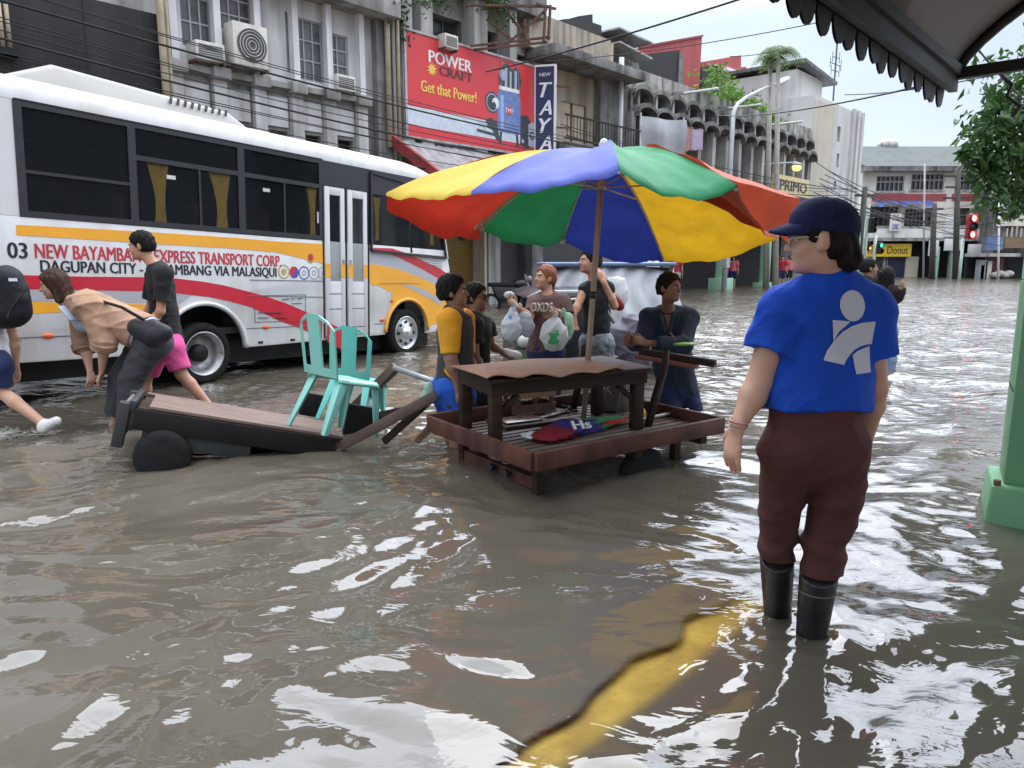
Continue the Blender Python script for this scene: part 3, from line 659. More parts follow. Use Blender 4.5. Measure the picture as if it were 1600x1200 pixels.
# ---- grey building with white fins
def building_fins():
    u0, u1 = fb(258, 60)[0], fb(606, 60)[0]
    t = fthing('finned_building', 'stained grey building with tall white window fins above the back half of the bus', 'building', u0)
    zl, zc = 5.33, 7.25
    fins = [fb(px, 110)[0] for px in (273, 341, 403, 461, 513, 563)]
    wins = []
    def wr(a, b, z0, z1): return (fb(a, 90)[0], fb(b, 90)[0], z0, z1)
    wins = [wr(290, 337, 5.7, 7.2), wr(349, 400, 6.2, 7.2), wr(452, 459, 5.6, 6.9), wr(466, 509, 5.5, 6.85), wr(517, 548, 5.65, 6.7)]
    bw = mat('dirty white render', (.60, .60, .60), .8, .08, 1.5, .1, streak=((.24, .235, .22), .75, 2.2), blotch=((.44, .435, .42), .5, 1.2))
    fbuild(MB().wall(u0, u1, zl, zc + .3, .10, .25, wins), 'upper_wall', bw, t)
    gg = mat('grey louvre glass', (.12, .125, .135), .25, .4, 3, streak=((.05, .05, .05), .6, 4))
    for w in wins: window(t, *w, y=.15, nx=2 if w[1] - w[0] < .6 else 3, nz=3, g=gg, fr=.035)
    # lower storey: grey infill between pilasters with dark vents
    vents = []
    for a, b in zip(fins[1:], fins[2:]): vents.append((a + .28, b - .2, 4.0, 4.28))
    vents.append((fins[0] + .3, fins[0] + .75, 4.3, 5.0))
    lw = fbuild(MB().wall(u0, u1, -.4, zl, .12, .4, vents), 'lower_wall', conc, t)
    fbuild(MB().box(u0, u1, .45, 9, -.4, 11.8), 'back_block', conc_dk, t)
    for v in vents: fbuild(MB().box(v[0], v[1], .3, .34, v[2], v[3]), 'vent', m_blackp, t)
    for i, x in enumerate(fins):
        fbuild(MB().box(x - .075, x + .075, -.10, .09, zl + .02, zc), 'fin', mat('white fin', (.74, .75, .77), .6, .05, 3, streak=((.4, .39, .37), .5, 4)), t)
        fbuild(MB().box(x - .2, x + .2, -.2, .09, zl - .22, zl + .02), 'fin_base', conc, t, bevel=.02)
        fbuild(MB().box(x - .14, x + .14, -.06, .1, -.4, zl - .22), 'pilaster', bw, t)
    for a, b in zip(fins, fins[1:]): fbuild(MB().box(a + .2, b - .2, -.1, .12, zl - .14, zl - .02), 'ledge', conc, t)
    for a, b in zip(fins, fins[1:]):
        mat_p = bw if random.random() < .7 else conc_lt
        fbuild(MB().box(a + .2, b - .2, .06, .115, 4.36, 5.0), 'infill_panel', mat_p, t)
    # cornice and wall above
    fbuild(MB().box(u0, u1, -.55, .35, zc, zc + .55), 'cornice', conc, t, bevel=.02)
    fbuild(MB().wall(u0, u1, zc + .55, 12, 0, .4, [(u0 + 1 + k * 2, u0 + 2.4 + k * 2, 8.6, 10) for k in range(2)]), 'top_wall', conc, t)
    # end pillar with pipes
    for px, r_, m in ((598, .07, tanp), (607, .045, conc_lt), (614, .05, tanp)):
        x = fb(px, 90)[0]; fbuild(MB().tube([(x, -.2, 3.6 if r_ < .06 else 4.2), (x, -.2, 12)], r_, 8), 'drainpipe', m, t, smooth=True)
    fbuild(MB().box(u1 - .45, u1 + .02, -.1, .1, -.4, 12), 'end_pillar', conc_dk, t)
    return fins
FINS = building_fins()
def aircon(label, x, y, z, w, h, d, fan=True):
    t = fthing('air_conditioner', label, 'air conditioner', x, y=y, z=z)
    fbuild(MB().box(x - w / 2, x + w / 2, y - d, y, z, z + h), 'casing', acw, t, bevel=.02)
    if fan:
        M = Matrix.Translation((x + .02, y - d - .005, z + h / 2)) @ Matrix.Rotation(rad(90), 4, 'X')
        R = min(w, h) * .42
        fbuild(MB().lathe([(R, 0), (R, .02), (R * .95, .02), (R * .9, .004), (0, .004)], 28, M), 'fan', winfr_d, t, smooth=False)
        g = MB()
        for rr in (.25, .45, .65, .85): g.tube([(x + .02 + R * rr * math.cos(a), y - d - .03, z + h / 2 + R * rr * math.sin(a)) for a in np.linspace(0, 2 * math.pi, 25)], .008, 5)
        fbuild(g, 'fan_guard', acw, t)
    else:
        g = MB()
        for i in range(6): g.box(x - w / 2 + .05, x + w / 2 - .05, y - d - .006, y - d + .0, z + .05 + i * (h - .1) / 6, z + .075 + i * (h - .1) / 6)
        fbuild(g, 'grille', winfr_d, t)
    fbuild(MB().box(x - w / 2, x - w / 2 + .05, y - d, y + .3, z - .05, z - .005).box(x + w / 2 - .05, x + w / 2, y - d, y + .3, z - .05, z - .005), 'bracket', rust, t)
p = fb(378, 85); aircon('large square air conditioner condenser with round fan between white window fins', p[0], -.02, 5.42, .80, .86, .38)
p = fb(318, 88); aircon('small window air conditioner under the leftmost grey window', p[0], .12, 5.4, .62, .36, .45, False)
p = fb(533, 140); aircon('small window air conditioner on the ledge beside the drainpipes', p[0], .12, 5.36, .55, .36, .35, False)
p = fb(690, 66); aircon('window air conditioner behind the top of the red billboard', p[0], -.1, 6.95, .5, .35, .3, False)

# ---- foliage helper
def leafcloud(mb, c, R, n, size, g, flat=.5, droop=0.0, clump=5):
    c = Vector(c); cents = [Vector((g.normal() * R[0] * .5, g.normal() * R[1] * .5, g.normal() * R[2] * .5)) for _ in range(clump)]
    for i in range(n):
        k = cents[i % clump]; d = Vector((g.normal(), g.normal(), g.normal())) * .34
        p = c + k + Vector((d.x * R[0], d.y * R[1], d.z * R[2]))
        a = Vector((g.normal(), g.normal(), g.normal() * flat - droop)).normalized(); b = a.orthogonal().normalized()
        b.rotate(Matrix.Rotation(g.random() * 6.28, 3, a)); s = size * (.6 + .8 * g.random()); nrm = a.cross(b) * s * .12
        mb.add([p, p + a * s * .5 + b * s * .22 + nrm, p + a * s, p + a * s * .5 - b * s * .22 + nrm], [(0, 1, 2, 3)])
def leafmat(name, c1, c2):
    if name in MATS: return MATS[name]
    m, t, b = _new(name); N = t.nodes; L = t.links
    gi = N.new('ShaderNodeNewGeometry'); rp = N.new('ShaderNodeValToRGB'); rp.color_ramp.elements[0].color = (*c1, 1); rp.color_ramp.elements[1].color = (*c2, 1)
    L.new(gi.outputs['Random Per Island'], rp.inputs[0]); L.new(rp.outputs[0], b.inputs['Base Color']); b.inputs['Roughness'].default_value = .45
    tl = N.new('ShaderNodeBsdfTranslucent'); L.new(rp.outputs[0], tl.inputs[0]); mx = N.new('ShaderNodeMixShader'); mx.inputs[0].default_value = .3
    L.new(b.outputs[0], mx.inputs[1]); L.new(tl.outputs[0], mx.inputs[2]); L.new(mx.outputs[0], N['Material Output'].inputs[0])
    MATS[name] = m; return m
leaf_b = leafmat('bright weed leaf', (.08, .19, .03), (.20, .34, .06)); leaf_d = leafmat('dark tree leaf', (.016, .055, .014), (.075, .165, .035)); leaf_p = leafmat('palm leaf', (.09, .16, .05), (.2, .28, .1))
gw = np.random.default_rng(5)
def weed(label, x, y, z, R, n, size, mt=None, group=None):
    t = fthing('weed_clump', label, 'weeds', x, group, y, z)
    mb = MB(); leafcloud(mb, (x, y, z + R[2] * .5), R, n, size, gw)
    fbuild(mb, 'foliage', mt or leaf_b, t)
    s = MB()
    for i in range(7): a = gw.random() * 6.28; s.tube([(x + .1 * math.cos(a), y + .05 * math.sin(a), z), (x + R[0] * .5 * math.cos(a), y + R[1] * .5 * math.sin(a), z + R[2] * (.5 + .4 * gw.random()))], [.015, .006], 4)
    fbuild(s, 'stem', mat('weed stem', (.10, .09, .04), .8), t)
p = fb(606, 25); weed('weeds sprouting at the top of the pipes left of the billboard', p[0], -.25, 7.3, (.4, .3, .7), 260, .16, leaf_d)
p = fb(655, 8); weed('weeds hanging from the ledge above the red billboard', p[0], -.2, 7.9, (.8, .3, .4), 200, .15, leaf_d)
p = fb(690, 4); weed('dark weeds growing over the rusty frame above the billboard', p[0] + 1.5, -.4, 8.35, (.9, .4, .35), 240, .15, leaf_d)

# ---- building behind the billboard
def building_billboard():
    u0, u1 = fb(606, 60)[0] + .03, fb(842, 120)[0]
    t = fthing('pillared_building', 'grey building with thick pillars behind the red billboard', 'building', u0)
    cols = [(fb(a, 60)[0], fb(b, 60)[0]) for a, b in ((624, 640), (653, 672), (737, 757), (792, 803))]
    fbuild(MB().box(u0, u1, .9, 9, -.4, 10), 'back_block', conc_dk, t)
    fbuild(MB().wall(u0, u1, 3.75, 9.6, .35, .9, [(cols[0][1] + .05, cols[1][0] - .05, 5.5, 8), (cols[1][1] + .1, cols[2][0] - .05, 6.2, 8.0), (cols[2][1] + .1, cols[3][0] - .05, 5.6, 8), (cols[3][1] + .05, u1 - .2, 5.6, 7.6)]), 'wall', conc, t)
    for a, b, n in ((cols[0][1], cols[1][0], 1), (cols[1][1], cols[2][0], 3), (cols[2][1], cols[3][0], 2), (cols[3][1], u1 - .2, 2)): window(t, a + .05, b - .05, 5.6, 8, y=.6, nx=n, nz=2, m=winfr_d)
    for a, b in cols: fbuild(MB().box(a, b, -.12, .36, 3.6, 8.6), 'pillar', conc_lt, t)
    fbuild(MB().box(u0, u1, -.3, .5, 8.6, 9.2), 'beam', conc_dk, t)
    fbuild(MB().box(u0, u1, -.06, .9, 3.45, 3.8), 'floor_slab', conc_dk, t)
    # shop fronts
    xs = [fb(px, 430)[0] for px in (640, 703, 757, 764, 782, 786, 830, 842)]
    for (a, b, m, nm) in ((xs[0] - 1.5, xs[0] + .8, mat_slats('grey shutter', (.09, .09, .10), (.03, .03, .03), .09), 'shutter'), (xs[1] - .5, xs[2], mat_slats('mustard shutter', (.30, .17, .035), (.10, .06, .02), .1), 'shutter'), (xs[5], xs[6], mat_slats('grey shutter', (.09, .09, .10), (.03, .03, .03), .09), 'shutter')):
        fbuild(MB().box(a, b, .5, .58, .35, 2.25), nm, m, t)
    fbuild(MB().box(xs[1] - .5, xs[2], .47, .56, -.3, .42), 'shop_plinth', redpaint, t)
    for a, b, m in ((xs[3], xs[4], conc_lt), (xs[6] + .05, xs[7] + .2, conc_dk), (xs[2] + .01, xs[2] + .1, tanp)): fbuild(MB().box(a, b, .0, .62, -.4, 3.45), 'shop_pillar', m, t)
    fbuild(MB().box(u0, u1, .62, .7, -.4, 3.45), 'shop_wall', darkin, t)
    fb_ = fbuild(MB().box(xs[1] - .6, xs[2] + .3, .36, .46, 2.3, 2.85), 'fascia_sign', mat('dark red fascia', (.22, .02, .025), .5), t)
    s = MB()
    for a, b in ((.1, .5), (.62, 1.0), (1.1, 1.3)): s.box(xs[1] - .6 + a, xs[1] - .6 + b, .352, .358, 2.5, 2.58)
    fbuild(s, 'lettering', wsign, t, fb_)
    fbuild(MB().box(xs[5], xs[6] + .1, .36, .46, 2.4, 2.9), 'fascia_sign', mat('grey fascia', (.20, .18, .17), .6), t)
    fbuild(MB().box(xs[0] - 1, u1, -.5, -.44, 2.9, 2.97), 'awning_rail', galv, t)
building_billboard()
# the sloping red-edged roof under the billboard
def shop_roof():
    a0, a1 = fb(607, 215)[0], fb(842, 250)[0]
    t = fthing('shop_canopy', 'red edged sheet metal canopy sloping out under the red billboard', 'canopy', a0)
    n = 40; vs = []; 
    for i in range(n + 1):
        x = a0 + (a1 - a0) * i / n; z = .03 * (i % 2)
        vs += [(x, -.05, 4.45 + z), (x, -1.9, 3.35 + z)]
    fbuild(MB().add(vs, [(2 * i, 2 * i + 1, 2 * i + 3, 2 * i + 2) for i in range(n)]), 'corrugated_sheet', galv, t, fix=False)
    fbuild(MB().bar((a0, .0, 4.48), (a0, -1.95, 3.33), .12, .26), 'barge_board', redroof, t)
    fbuild(MB().box(a0 - .05, a1, -2.0, -1.9, 3.12, 3.36), 'fascia', redroof, t)
    fbuild(MB().box(a0, a1, -1.6, -.3, 3.05, 3.1), 'soffit', mat('dark soffit', (.06, .045, .04), .8), t)
    for i in range(4): x = a0 + (a1 - a0) * (.1 + .27 * i); fbuild(MB().bar((x, -.0, 3.4), (x, -1.9, 3.3), .06, .06), 'strut', rust, t)
shop_roof()
def billboard():
    x0, x1 = fb(628, 60)[0], fb(838, 120)[0]; z0, z1 = 4.57, 7.17; y = -.12
    t = fthing('billboard', 'big red advertising billboard for power tools above the umbrella', 'billboard', x0, y=y, z=z0)
    W_, H_ = x1 - x0, z1 - z0
    brd = mat('billboard red', (.68, .05, .06), .4, .04, .6)
    fbuild(MB().box(x0, x1, y - .02, y + .1, z0, z1), 'board', brd, t)
    f = MB().wall(x0 - .07, x1 + .07, z0 - .06, z1 + .06, y - .05, y + .11, [(x0, x1, z0, z1)])
    fbuild(f, 'frame', galv, t)
    s = fbuild(MB().box(x0, x1, y - .024, y - .0205, z0 + .28, z0 + .76), 'white_band', mat('pale blue band', (.60, .66, .74), .45), t)
    X = lambda a: x0 + a * W_; Z = lambda b: z0 + b * H_
    M = Matrix.Translation((-x0, -y, -z0))
    def txt(s_, m, a0, a1, b0, b1, off=0, yy=y - .022, ex=.008): return lettering('lettering', s_, m, t, X(a0), X(a1), Z(b0), Z(b1), yy, ex, M=M, bold=.05)
    wt = mat('billboard white', (.85, .85, .85), .4); yl = mat('billboard yellow', (.85, .60, .12), .4); dk = mat('billboard brown', (.10, .03, .03), .4)
    txt('POWER', wt, .145, .44, .755, .875, 0); txt('CRAFT', dk, .215, .445, .655, .745, 0); txt('Get that Power!', yl, .09, .475, .455, .565, 0)
    st = MB(); cx, cz = X(.165), Z(.69); pts = []
    for i in range(20): r_ = .19 if i % 2 else .09; a = i * math.pi / 10; pts.append((cx + r_ * math.cos(a), cz + r_ * math.sin(a)))
    fbuild(st.prism(pts, y - .03, y - .021), 'sun_emblem', yl, t)
    # printed compressor
    blue = mat('print blue', (.16, .25, .52), .4, .2, 5); bk = mat('print black', (.05, .06, .08), .4); gr = mat('print grey', (.45, .5, .58), .4)
    def shape(nm, m, pts, lay): return fbuild(MB().prism([(X(a), Z(b)) for a, b in pts], y - .022 - .003 * lay, y - .0215), nm, m, t)
    def circ(cx_, cz_, r_): return [(cx_ + r_ / W_ * math.cos(k * .314), cz_ + r_ / H_ * math.sin(k * .314)) for k in range(20)]
    pc = shape('printed_tank', blue, [(.655, .2), (.815, .2), (.83, .25), (.83, .60), (.81, .66), (.66, .66), (.64, .60), (.64, .25)], 2)
    hi = mat('print light blue', (.34, .46, .74), .4)
    for nm, m, pts, l in (('printed_motor', bk, circ(.60, .50, .30), 1), ('printed_guard', gr, circ(.60, .50, .25), 2), ('printed_guard', bk, circ(.60, .50, .22), 3), ('printed_guard', wt, circ(.625, .50, .15), 4), ('printed_guard', bk, circ(.61, .47, .10), 5),
            ('printed_pump', bk, [(.66, .66), (.82, .66), (.84, .80), (.81, .95), (.76, .90), (.72, .97), (.68, .92), (.65, .80)], 1), ('printed_pump', gr, [(.70, .68), (.72, .68), (.72, .92), (.70, .92)], 2), ('printed_pump', gr, [(.74, .68), (.755, .68), (.755, .88), (.74, .88)], 2), ('printed_pump', gr, [(.78, .68), (.80, .68), (.80, .90), (.78, .90)], 2), ('printed_pump', wt, [(.655, .66), (.82, .66), (.82, .70), (.655, .70)], 3),
            ('printed_gauge', hi, circ(.685, .82, .15), 4), ('printed_gauge', gr, circ(.685, .82, .09), 5), ('printed_highlight', hi, [(.665, .24), (.69, .24), (.69, .60), (.665, .60)], 3), ('printed_badge', brd, circ(.735, .45, .13), 4),
            ('printed_leg', bk, [(.66, .2), (.68, .2), (.67, .06), (.65, .06)], 1), ('printed_leg', bk, [(.79, .2), (.81, .2), (.82, .06), (.80, .06)], 1), ('printed_engine', bk, [(.83, .10), (.90, .06), (.93, .14), (.93, .34), (.89, .44), (.83, .42)], 1), ('printed_engine', gr, [(.90, .10), (.965, .08), (.965, .32), (.94, .38), (.90, .34)], 2), ('printed_engine', bk, circ(.935, .22, .13), 3), ('printed_engine', gr, circ(.935, .22, .07), 4),
            ('printed_tool', bk, [(.52, .24), (.60, .20), (.63, .10), (.66, .10), (.64, .30), (.58, .34)], 1), ('printed_tool', gr, [(.49, .22), (.55, .20), (.56, .27), (.50, .29)], 2), ('printed_tool', bk, [(.48, .16), (.62, .14), (.62, .17), (.48, .19)], 3), ('printed_wheel', bk, circ(.85, .14, .12), 3), ('printed_wheel', gr, circ(.85, .14, .06), 4)):
        shape(nm, m, pts, l)
    hd = MB(); hp = [(.665, .66), (.675, 1.0), (.80, 1.0), (.82, .66)]
    for a, b in zip(hp, hp[1:]): hd.bar((X(a[0]), y - .03, Z(a[1] * .985)), (X(b[0]), y - .03, Z(b[1] * .985)), .008, .035, (0, 1, 0))
    fbuild(hd, 'printed_handle', gr, t)
    M2 = M
    lettering('lettering', 'TMF', wt, t, X(.70), X(.77), Z(.425), Z(.475), y - .034, .004, M=M)
    for xx in (x0 + .6, (x0 + x1) / 2, x1 - .6): fbuild(MB().bar((xx, y + .12, z0 + .3), (xx, y + .5, z0 + .3), .08, .08).bar((xx, y + .12, z1 - .3), (xx, y + .5, z1 - .3), .08, .08), 'bracket', rust, t)
billboard()
def rusty_frame():
    t = fthing('sign_frame', 'empty rusty steel sign frame jutting out above the billboard', 'sign frame', fb(760, 60)[0], y=-.3, z=7.2)
    P = lambda px, py, off: (fb(px, py, off)[0], -off, fb(px, py, off)[1])
    segs = [((735, 72), .3, (860, 58), 1.6), ((740, 78), .3, (855, 66), 1.6), ((860, 8), 1.6, (857, 62), 1.6), ((852, 12), 1.6, (850, 64), 1.6), ((838, 6), 1.5, (868, 14), 1.6), ((800, 62), .9, (855, 14), 1.6), ((760, 30), .4, (800, 62), .9), ((776, 20), .4, (776, 75), .5), ((790, 15), .5, (830, 70), 1.2), ((730, 8), .3, (858, 10), 1.6), ((820, 30), 1.2, (820, 70), 1.2)]
    for a, oa, b, ob in segs: fbuild(MB().bar(P(*a, oa), P(*b, ob), .06, .06), 'rail', rust, t)
rusty_frame()
def tayas_sign():
    x = fb(850, 170, .6)[0]
    t = fthing('vertical_sign', 'tall narrow navy sign with white letters reading NEW TAYAS beside the billboard', 'sign', x, y=-.3, z=4.4)
    # projecting box, its broad face square to the street, towards the camera's side
    t.rotation_euler = (0, 0, rad(FANG - 62))
    p0 = W(835, 170, t.location.y); 
    w = .66; h = 3.2
    MB().box(-w / 2, w / 2, -.0, .14, -.35, h - .38).build('cabinet', wsign, t)
    MB().box(-w / 2 + .04, w / 2 - .06, -.012, -.001, -.3, h - .44).build('sign_face', navy, t)
    wt = mat('sign white', (.82, .82, .84), .4)
    lettering('lettering', 'NEW', wt, t, -.17, .17, h - .72, h - .62, -.014, .006)
    for i, ch in enumerate('TAYAS'):
        z = h - 1.32 - i * .52; lettering('lettering', ch, wt, t, -.19, .19, z, z + .42, -.014, .006, shear=.3, bold=.05)
    MB().bar((w / 2 - .1, .07, 1), (w / 2 + .4, .3, 1), .05, .05).bar((w / 2 - .1, .07, 2.2), (w / 2 + .4, .3, 2.2), .05, .05).build('bracket', rust, t)
    t.location = W(851, 250, fw(x, -.6, 0).y); t.location.z = 4.35
tayas_sign()
# ---- beige building
def building_beige():
    u0, u1 = fb(842, 120)[0] + .02, fb(975, 150)[0]
    t = fthing('beige_building', 'stained beige building with a flat concrete canopy right of the billboard', 'building', u0)
    d = [(fb(887, 190)[0], fb(905, 190)[0], 5.25, 6.55), (fb(907, 190)[0], fb(926, 190)[0], 5.25, 6.55)]
    fbuild(MB().wall(u0, u1, -.4, 7.7, .3, .5, [(d[0][0], d[1][1], 5.25, 6.55)]), 'wall', beige, t)
    for a in d: fbuild(MB().box(a[0] + .03, a[1] - .03, .36, .42, a[2], a[3]), 'balcony_door', mat('tan door', (.45, .37, .27), .7, .15, 4), t)
    fbuild(MB().box(u0, u1, .5, 9, -.4, 9.0), 'back_block', beige, t)
    fbuild(MB().box(u0 - .3, u1, -.9, .35, 7.5, 7.8), 'canopy_slab', conc_dk, t, bevel=.02)
    fbuild(MB().box(u0 - .5, u1 - .9, .0, .5, 7.8, 8.85), 'parapet', mat('stained cream parapet', (.40, .35, .28), .85, .15, 2, .2, streak=((.10, .09, .07), .95, 3)), t)
    fbuild(MB().box(fb(863, 150)[0], fb(870, 150)[0], .05, .3, 5, 7.5), 'mullion', cream, t)
    fbuild(MB().box(fb(938, 200)[0], u1, .0, .3, -.4, 7.5), 'side_pier', conc_dk, t)
    fbuild(MB().box(u0, u1 - .5, -1.1, .3, 4.75, 4.95), 'balcony_slab', conc_dk, t)
    r_ = MB(); r_.bar((u0, -1.05, 5.75), (u1 - .5, -1.05, 5.75), .05, .05); r_.bar((u0, -1.05, 5.05), (u1 - .5, -1.05, 5.05), .04, .04)
    for x in np.arange(u0 + .1, u1 - .5, .17): r_.bar((x, -1.05, 5.05), (x, -1.05, 5.75), .018, .018)
    fbuild(r_, 'railing', m_blackp, t)
    fbuild(MB().tube([(fb(962, 150)[0], -.25, 3), (fb(962, 90)[0], -.25, 8.3)], .09, 8), 'drainpipe', fin_w, t, smooth=True)
    fbuild(MB().box(u0, u1, -.0, .29, 3.2, 3.6), 'shop_fascia', mat('dark fascia', (.05, .04, .04), .6), t)
    fbuild(MB().box(u0 + .2, u1 - .3, .2, .29, -.3, 3.2), 'shutter', mat_slats('grey shutter', (.09, .09, .10), (.03, .03, .03), .09), t)
building_beige()
# ---- arcaded building with scalloped concrete sunbreaks
def building_arches():
    u0, u1 = fb(968, 150)[0], fb(1266, 200)[0]
    t = fthing('arched_building', 'blackened concrete building with two rows of small scalloped arches above an arcade', 'building', u0)
    n = 14; p = (u1 - u0 - .6) / n; xs = [u0 + .5 + i * p for i in range(n + 1)]
    fbuild(MB().box(u0, u1, 1.2, 10, -.4, 7.9), 'back_block', darkin, t)
    fbuild(MB().box(u0, u1, -.05, 1.2, 7.45, 8.2), 'parapet', mat('mossy concrete parapet', (.40, .39, .36), .9, .25, 2, .3, streak=((.05, .05, .045), .95, 2.5), blotch=((.10, .12, .07), .7, 1.2)), t)
    def row(zt, name, out):
        # a wavy concrete hood: one scalloped slab running the length
        vs = []; k = 8; pts = []
        for i in range(n):
            for j in range(k): a = math.pi * j / k; pts.append((xs[i] + p * (1 - math.cos(a)) / 2, zt - .36 + .36 * math.sin(a) ** .8))
        pts.append((xs[-1], zt - .36))
        for (x, z) in pts: vs += [(x, -out, z), (x, -out, z - .15), (x, .5, z - .15), (x, .5, z)]
        fs = []
        for i in range(len(pts) - 1):
            a = 4 * i; b = a + 4
            for q in range(4): fs.append((a + q, a + (q + 1) % 4, b + (q + 1) % 4, b + q))
        fbuild(MB().add(vs, fs), name, conc_dk, t)
    row(7.62, 'upper_scalloped_hood', .35); row(6.95, 'lower_scalloped_hood', .55)
    for i in range(n):
        x = xs[i] + p / 2
        fbuild(MB().box(x - .07, x + .07, -.1, .1, 6.78, 7.45), 'baluster', fin_w if i % 3 else conc, t)
        fbuild(MB().box(xs[i] - .08, xs[i] + .08, -.2, .6, 6.6, 7.3), 'rib', conc_dk, t)
        m = (conc_lt, conc, conc_dk)[i % 3]
        fbuild(MB().box(xs[i] - .14, xs[i] + .14, -.3, .5, 3.7, 6.62), 'column', conc_lt if i % 2 else conc, t)
        fbuild(MB().box(xs[i] + .5, xs[i] + .62, .1, .5, 3.7, 6.62), 'mullion', conc, t)
        if i in (2, 5, 6, 9): fbuild(MB().box(xs[i] + .62, xs[i] + p - .14, .3, .4, 3.7, 6.5), 'infill_panel', conc_lt, t)
        elif i in (3, 8, 11): fbuild(MB().box(xs[i] + .2, xs[i] + .5, .3, .4, 3.7, 6.5), 'infill_panel', conc, t)
    fbuild(MB().box(u0, u1, -.3, 1.2, 3.35, 3.75), 'floor_slab', conc_dk, t)
    fbuild(MB().box(u0, u0 + .45, -.1, 1.2, -.4, 7.45), 'end_pier', conc_dk, t)
    fbuild(MB().box(u1 - .25, u1, -.1, 1.2, 3.3, 7.45), 'end_pier', conc_dk, t)
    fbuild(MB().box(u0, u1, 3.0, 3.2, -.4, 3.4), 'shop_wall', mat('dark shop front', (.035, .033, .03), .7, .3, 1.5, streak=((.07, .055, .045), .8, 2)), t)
    gx = fb(1215, 420)[0]
    fbuild(MB().box(gx - 1.5, gx + 5, 2.2, 2.3, -.3, 2.3), 'shutter', mat_slats('brown grille shutter', (.12, .08, .055), (.02, .015, .01), .16, axis=0), t)
    fbuild(MB().box(u0, u1, -.34, -.3, 2.95, 3.4), 'arcade_fascia', mat('arcade fascia', (.16, .15, .15), .7, .3, 1.5), t)
    # green arcade posts with their blocks
    for px, py in ((1123, 450), (1191, 447)):
        x = fb(px, py - 8)[0]
        fbuild(MB().box(x - .2, x + .2, -.3, .1, -.4, 3.35), 'arcade_post', greenp, t, bevel=.02)
        fbuild(MB().box(x - .42, x + .42, -.52, .32, -.4, .5 if px < 1190 else .18), 'post_block', greenp, t, bevel=.03)
    x = fb(1043, 430)[0]; fbuild(MB().box(x - .3, x + .3, -.3, .1, -.4, 3.35), 'arcade_post', greenp, t, bevel=.02)
building_arches()
p = fb(975, 220); q = fb(1043, 225)
def tarp_screen():
    x0, x1 = p[0], q[0]
    t = fthing('tarpaulin', 'grey tarpaulin sheet hung across the arched building above the umbrella', 'tarpaulin', x0, y=-.7, z=5.1)
    g = np.random.default_rng(3); vs = []; n = 22; mrows = 10
    for i in range(n + 1):
        for j in range(mrows + 1):
            s, r_ = i / n, j / mrows
            vs.append((x0 + (x1 - x0) * s, -.75 + .08 * math.sin(s * 9 + r_ * 2) + .05 * math.sin(r_ * 7), 4.9 + 1.5 * r_ + .25 * s * r_ - .05 * math.sin(s * 3.1) * r_))
    m_ = mrows + 1
    fbuild(MB().add(vs, [(i * m_ + j, (i + 1) * m_ + j, (i + 1) * m_ + j + 1, i * m_ + j + 1) for i in range(n) for j in range(mrows)]), 'sheet', mat('grey tarpaulin', (.34, .35, .38), .5, .15, 2, .2), t, smooth=True, fix=False)
    fbuild(MB().bar((x0, -.68, 4.8), (x0, -.68, 6.5), .05, .05).bar((x1, -.68, 4.8), (x1, -.68, 6.75), .05, .05), 'pole', fin_w, t)
tarp_screen()
def laundry():
    a = fb(1052, 195); b = fb(1075, 195)
    t = fthing('laundry', 'pink and lilac laundry hanging beside the grey tarpaulin', 'laundry', a[0], y=-.5, z=5.7)
    for k, (x, w, h, c) in enumerate(((a[0], .5, .9, (.45, .22, .22)), (a[0] + .6, .75, .8, (.45, .38, .5)))):
        vs = [(x + w * i / 6, -.55 + .05 * math.sin(i * 1.7 + k), 6.5 - h * j / 4 - .05 * math.sin(i)) for i in range(7) for j in range(5)]
        fbuild(MB().add(vs, [(i * 5 + j, i * 5 + j + 1, i * 5 + j + 6, i * 5 + j + 5) for i in range(6) for j in range(4)]), 'garment', mat('laundry cloth %d' % k, c, .9), t, smooth=True, fix=False)
    fbuild(MB().tube([(a[0] - .4, -.52, 6.55), (a[0] + 1.7, -.52, 6.5)], .015, 5), 'line', m_blackp, t)
laundry()
# ---- roofs and blocks seen over the parapets
def roofblock(name, label, pts, off, depth, m, cat='building', extra=None):
    q = [fb(x, y, off) for x, y in pts]; x0 = min(a for a, _ in q)
    t = fthing(name, label, cat, x0, y=-off, z=7.9)
    fbuild(MB().prism(q, -off, -off + depth), 'wall', m, t)
    return t, q
t, q = roofblock('rooftop_block', 'tall red rooftop wall standing behind the black block over the arches', [(998, 75), (1097, 57), (1092, 150), (998, 130)], -6, 4, redpaint)
fbuild(MB().bar((q[0][0], 5.98, q[0][1] + .03), (q[1][0], 5.98, q[1][1] + .03), .12, .1), 'coping', mat('dull red coping', (.3, .05, .05), .7), t)
t, q = roofblock('rooftop_block', 'low black rooftop block in front of the red rooftop wall', [(985, 118), (985, 88), (1030, 82), (1062, 78), (1064, 140), (985, 122)], -2.5, 2.5, mat('black roof wall', (.03, .03, .032), .8, .3, 2))
fbuild(MB().box(q[3][0] - .1, q[3][0] + .35, 2.45, 4.9, 7.6, q[3][1] - .1), 'corner_pier', conc_dk, t)
t, q = roofblock('rooftop_block', 'smaller red rooftop wall with a pale roof edge left of the palm tree', [(1096, 97), (1158, 86), (1158, 105), (1166, 104), (1166, 125), (1096, 140)], -7, 4, redpaint)
fbuild(MB().bar((fb(1128, 108, -6.8)[0], 6.7, fb(1128, 108, -6.8)[1]), (fb(1164, 122, -6.8)[0], 6.7, fb(1164, 122, -6.8)[1]), .5, .18), 'roof_edge', wsign, t)
fbuild(MB().prism([fb(1096, 140, -6.5), fb(1096, 105, -6.5), fb(1127, 100, -6.5), fb(1128, 145, -6.5)], 6.5, 6.9), 'black_wall', MATS['black roof wall'], t)
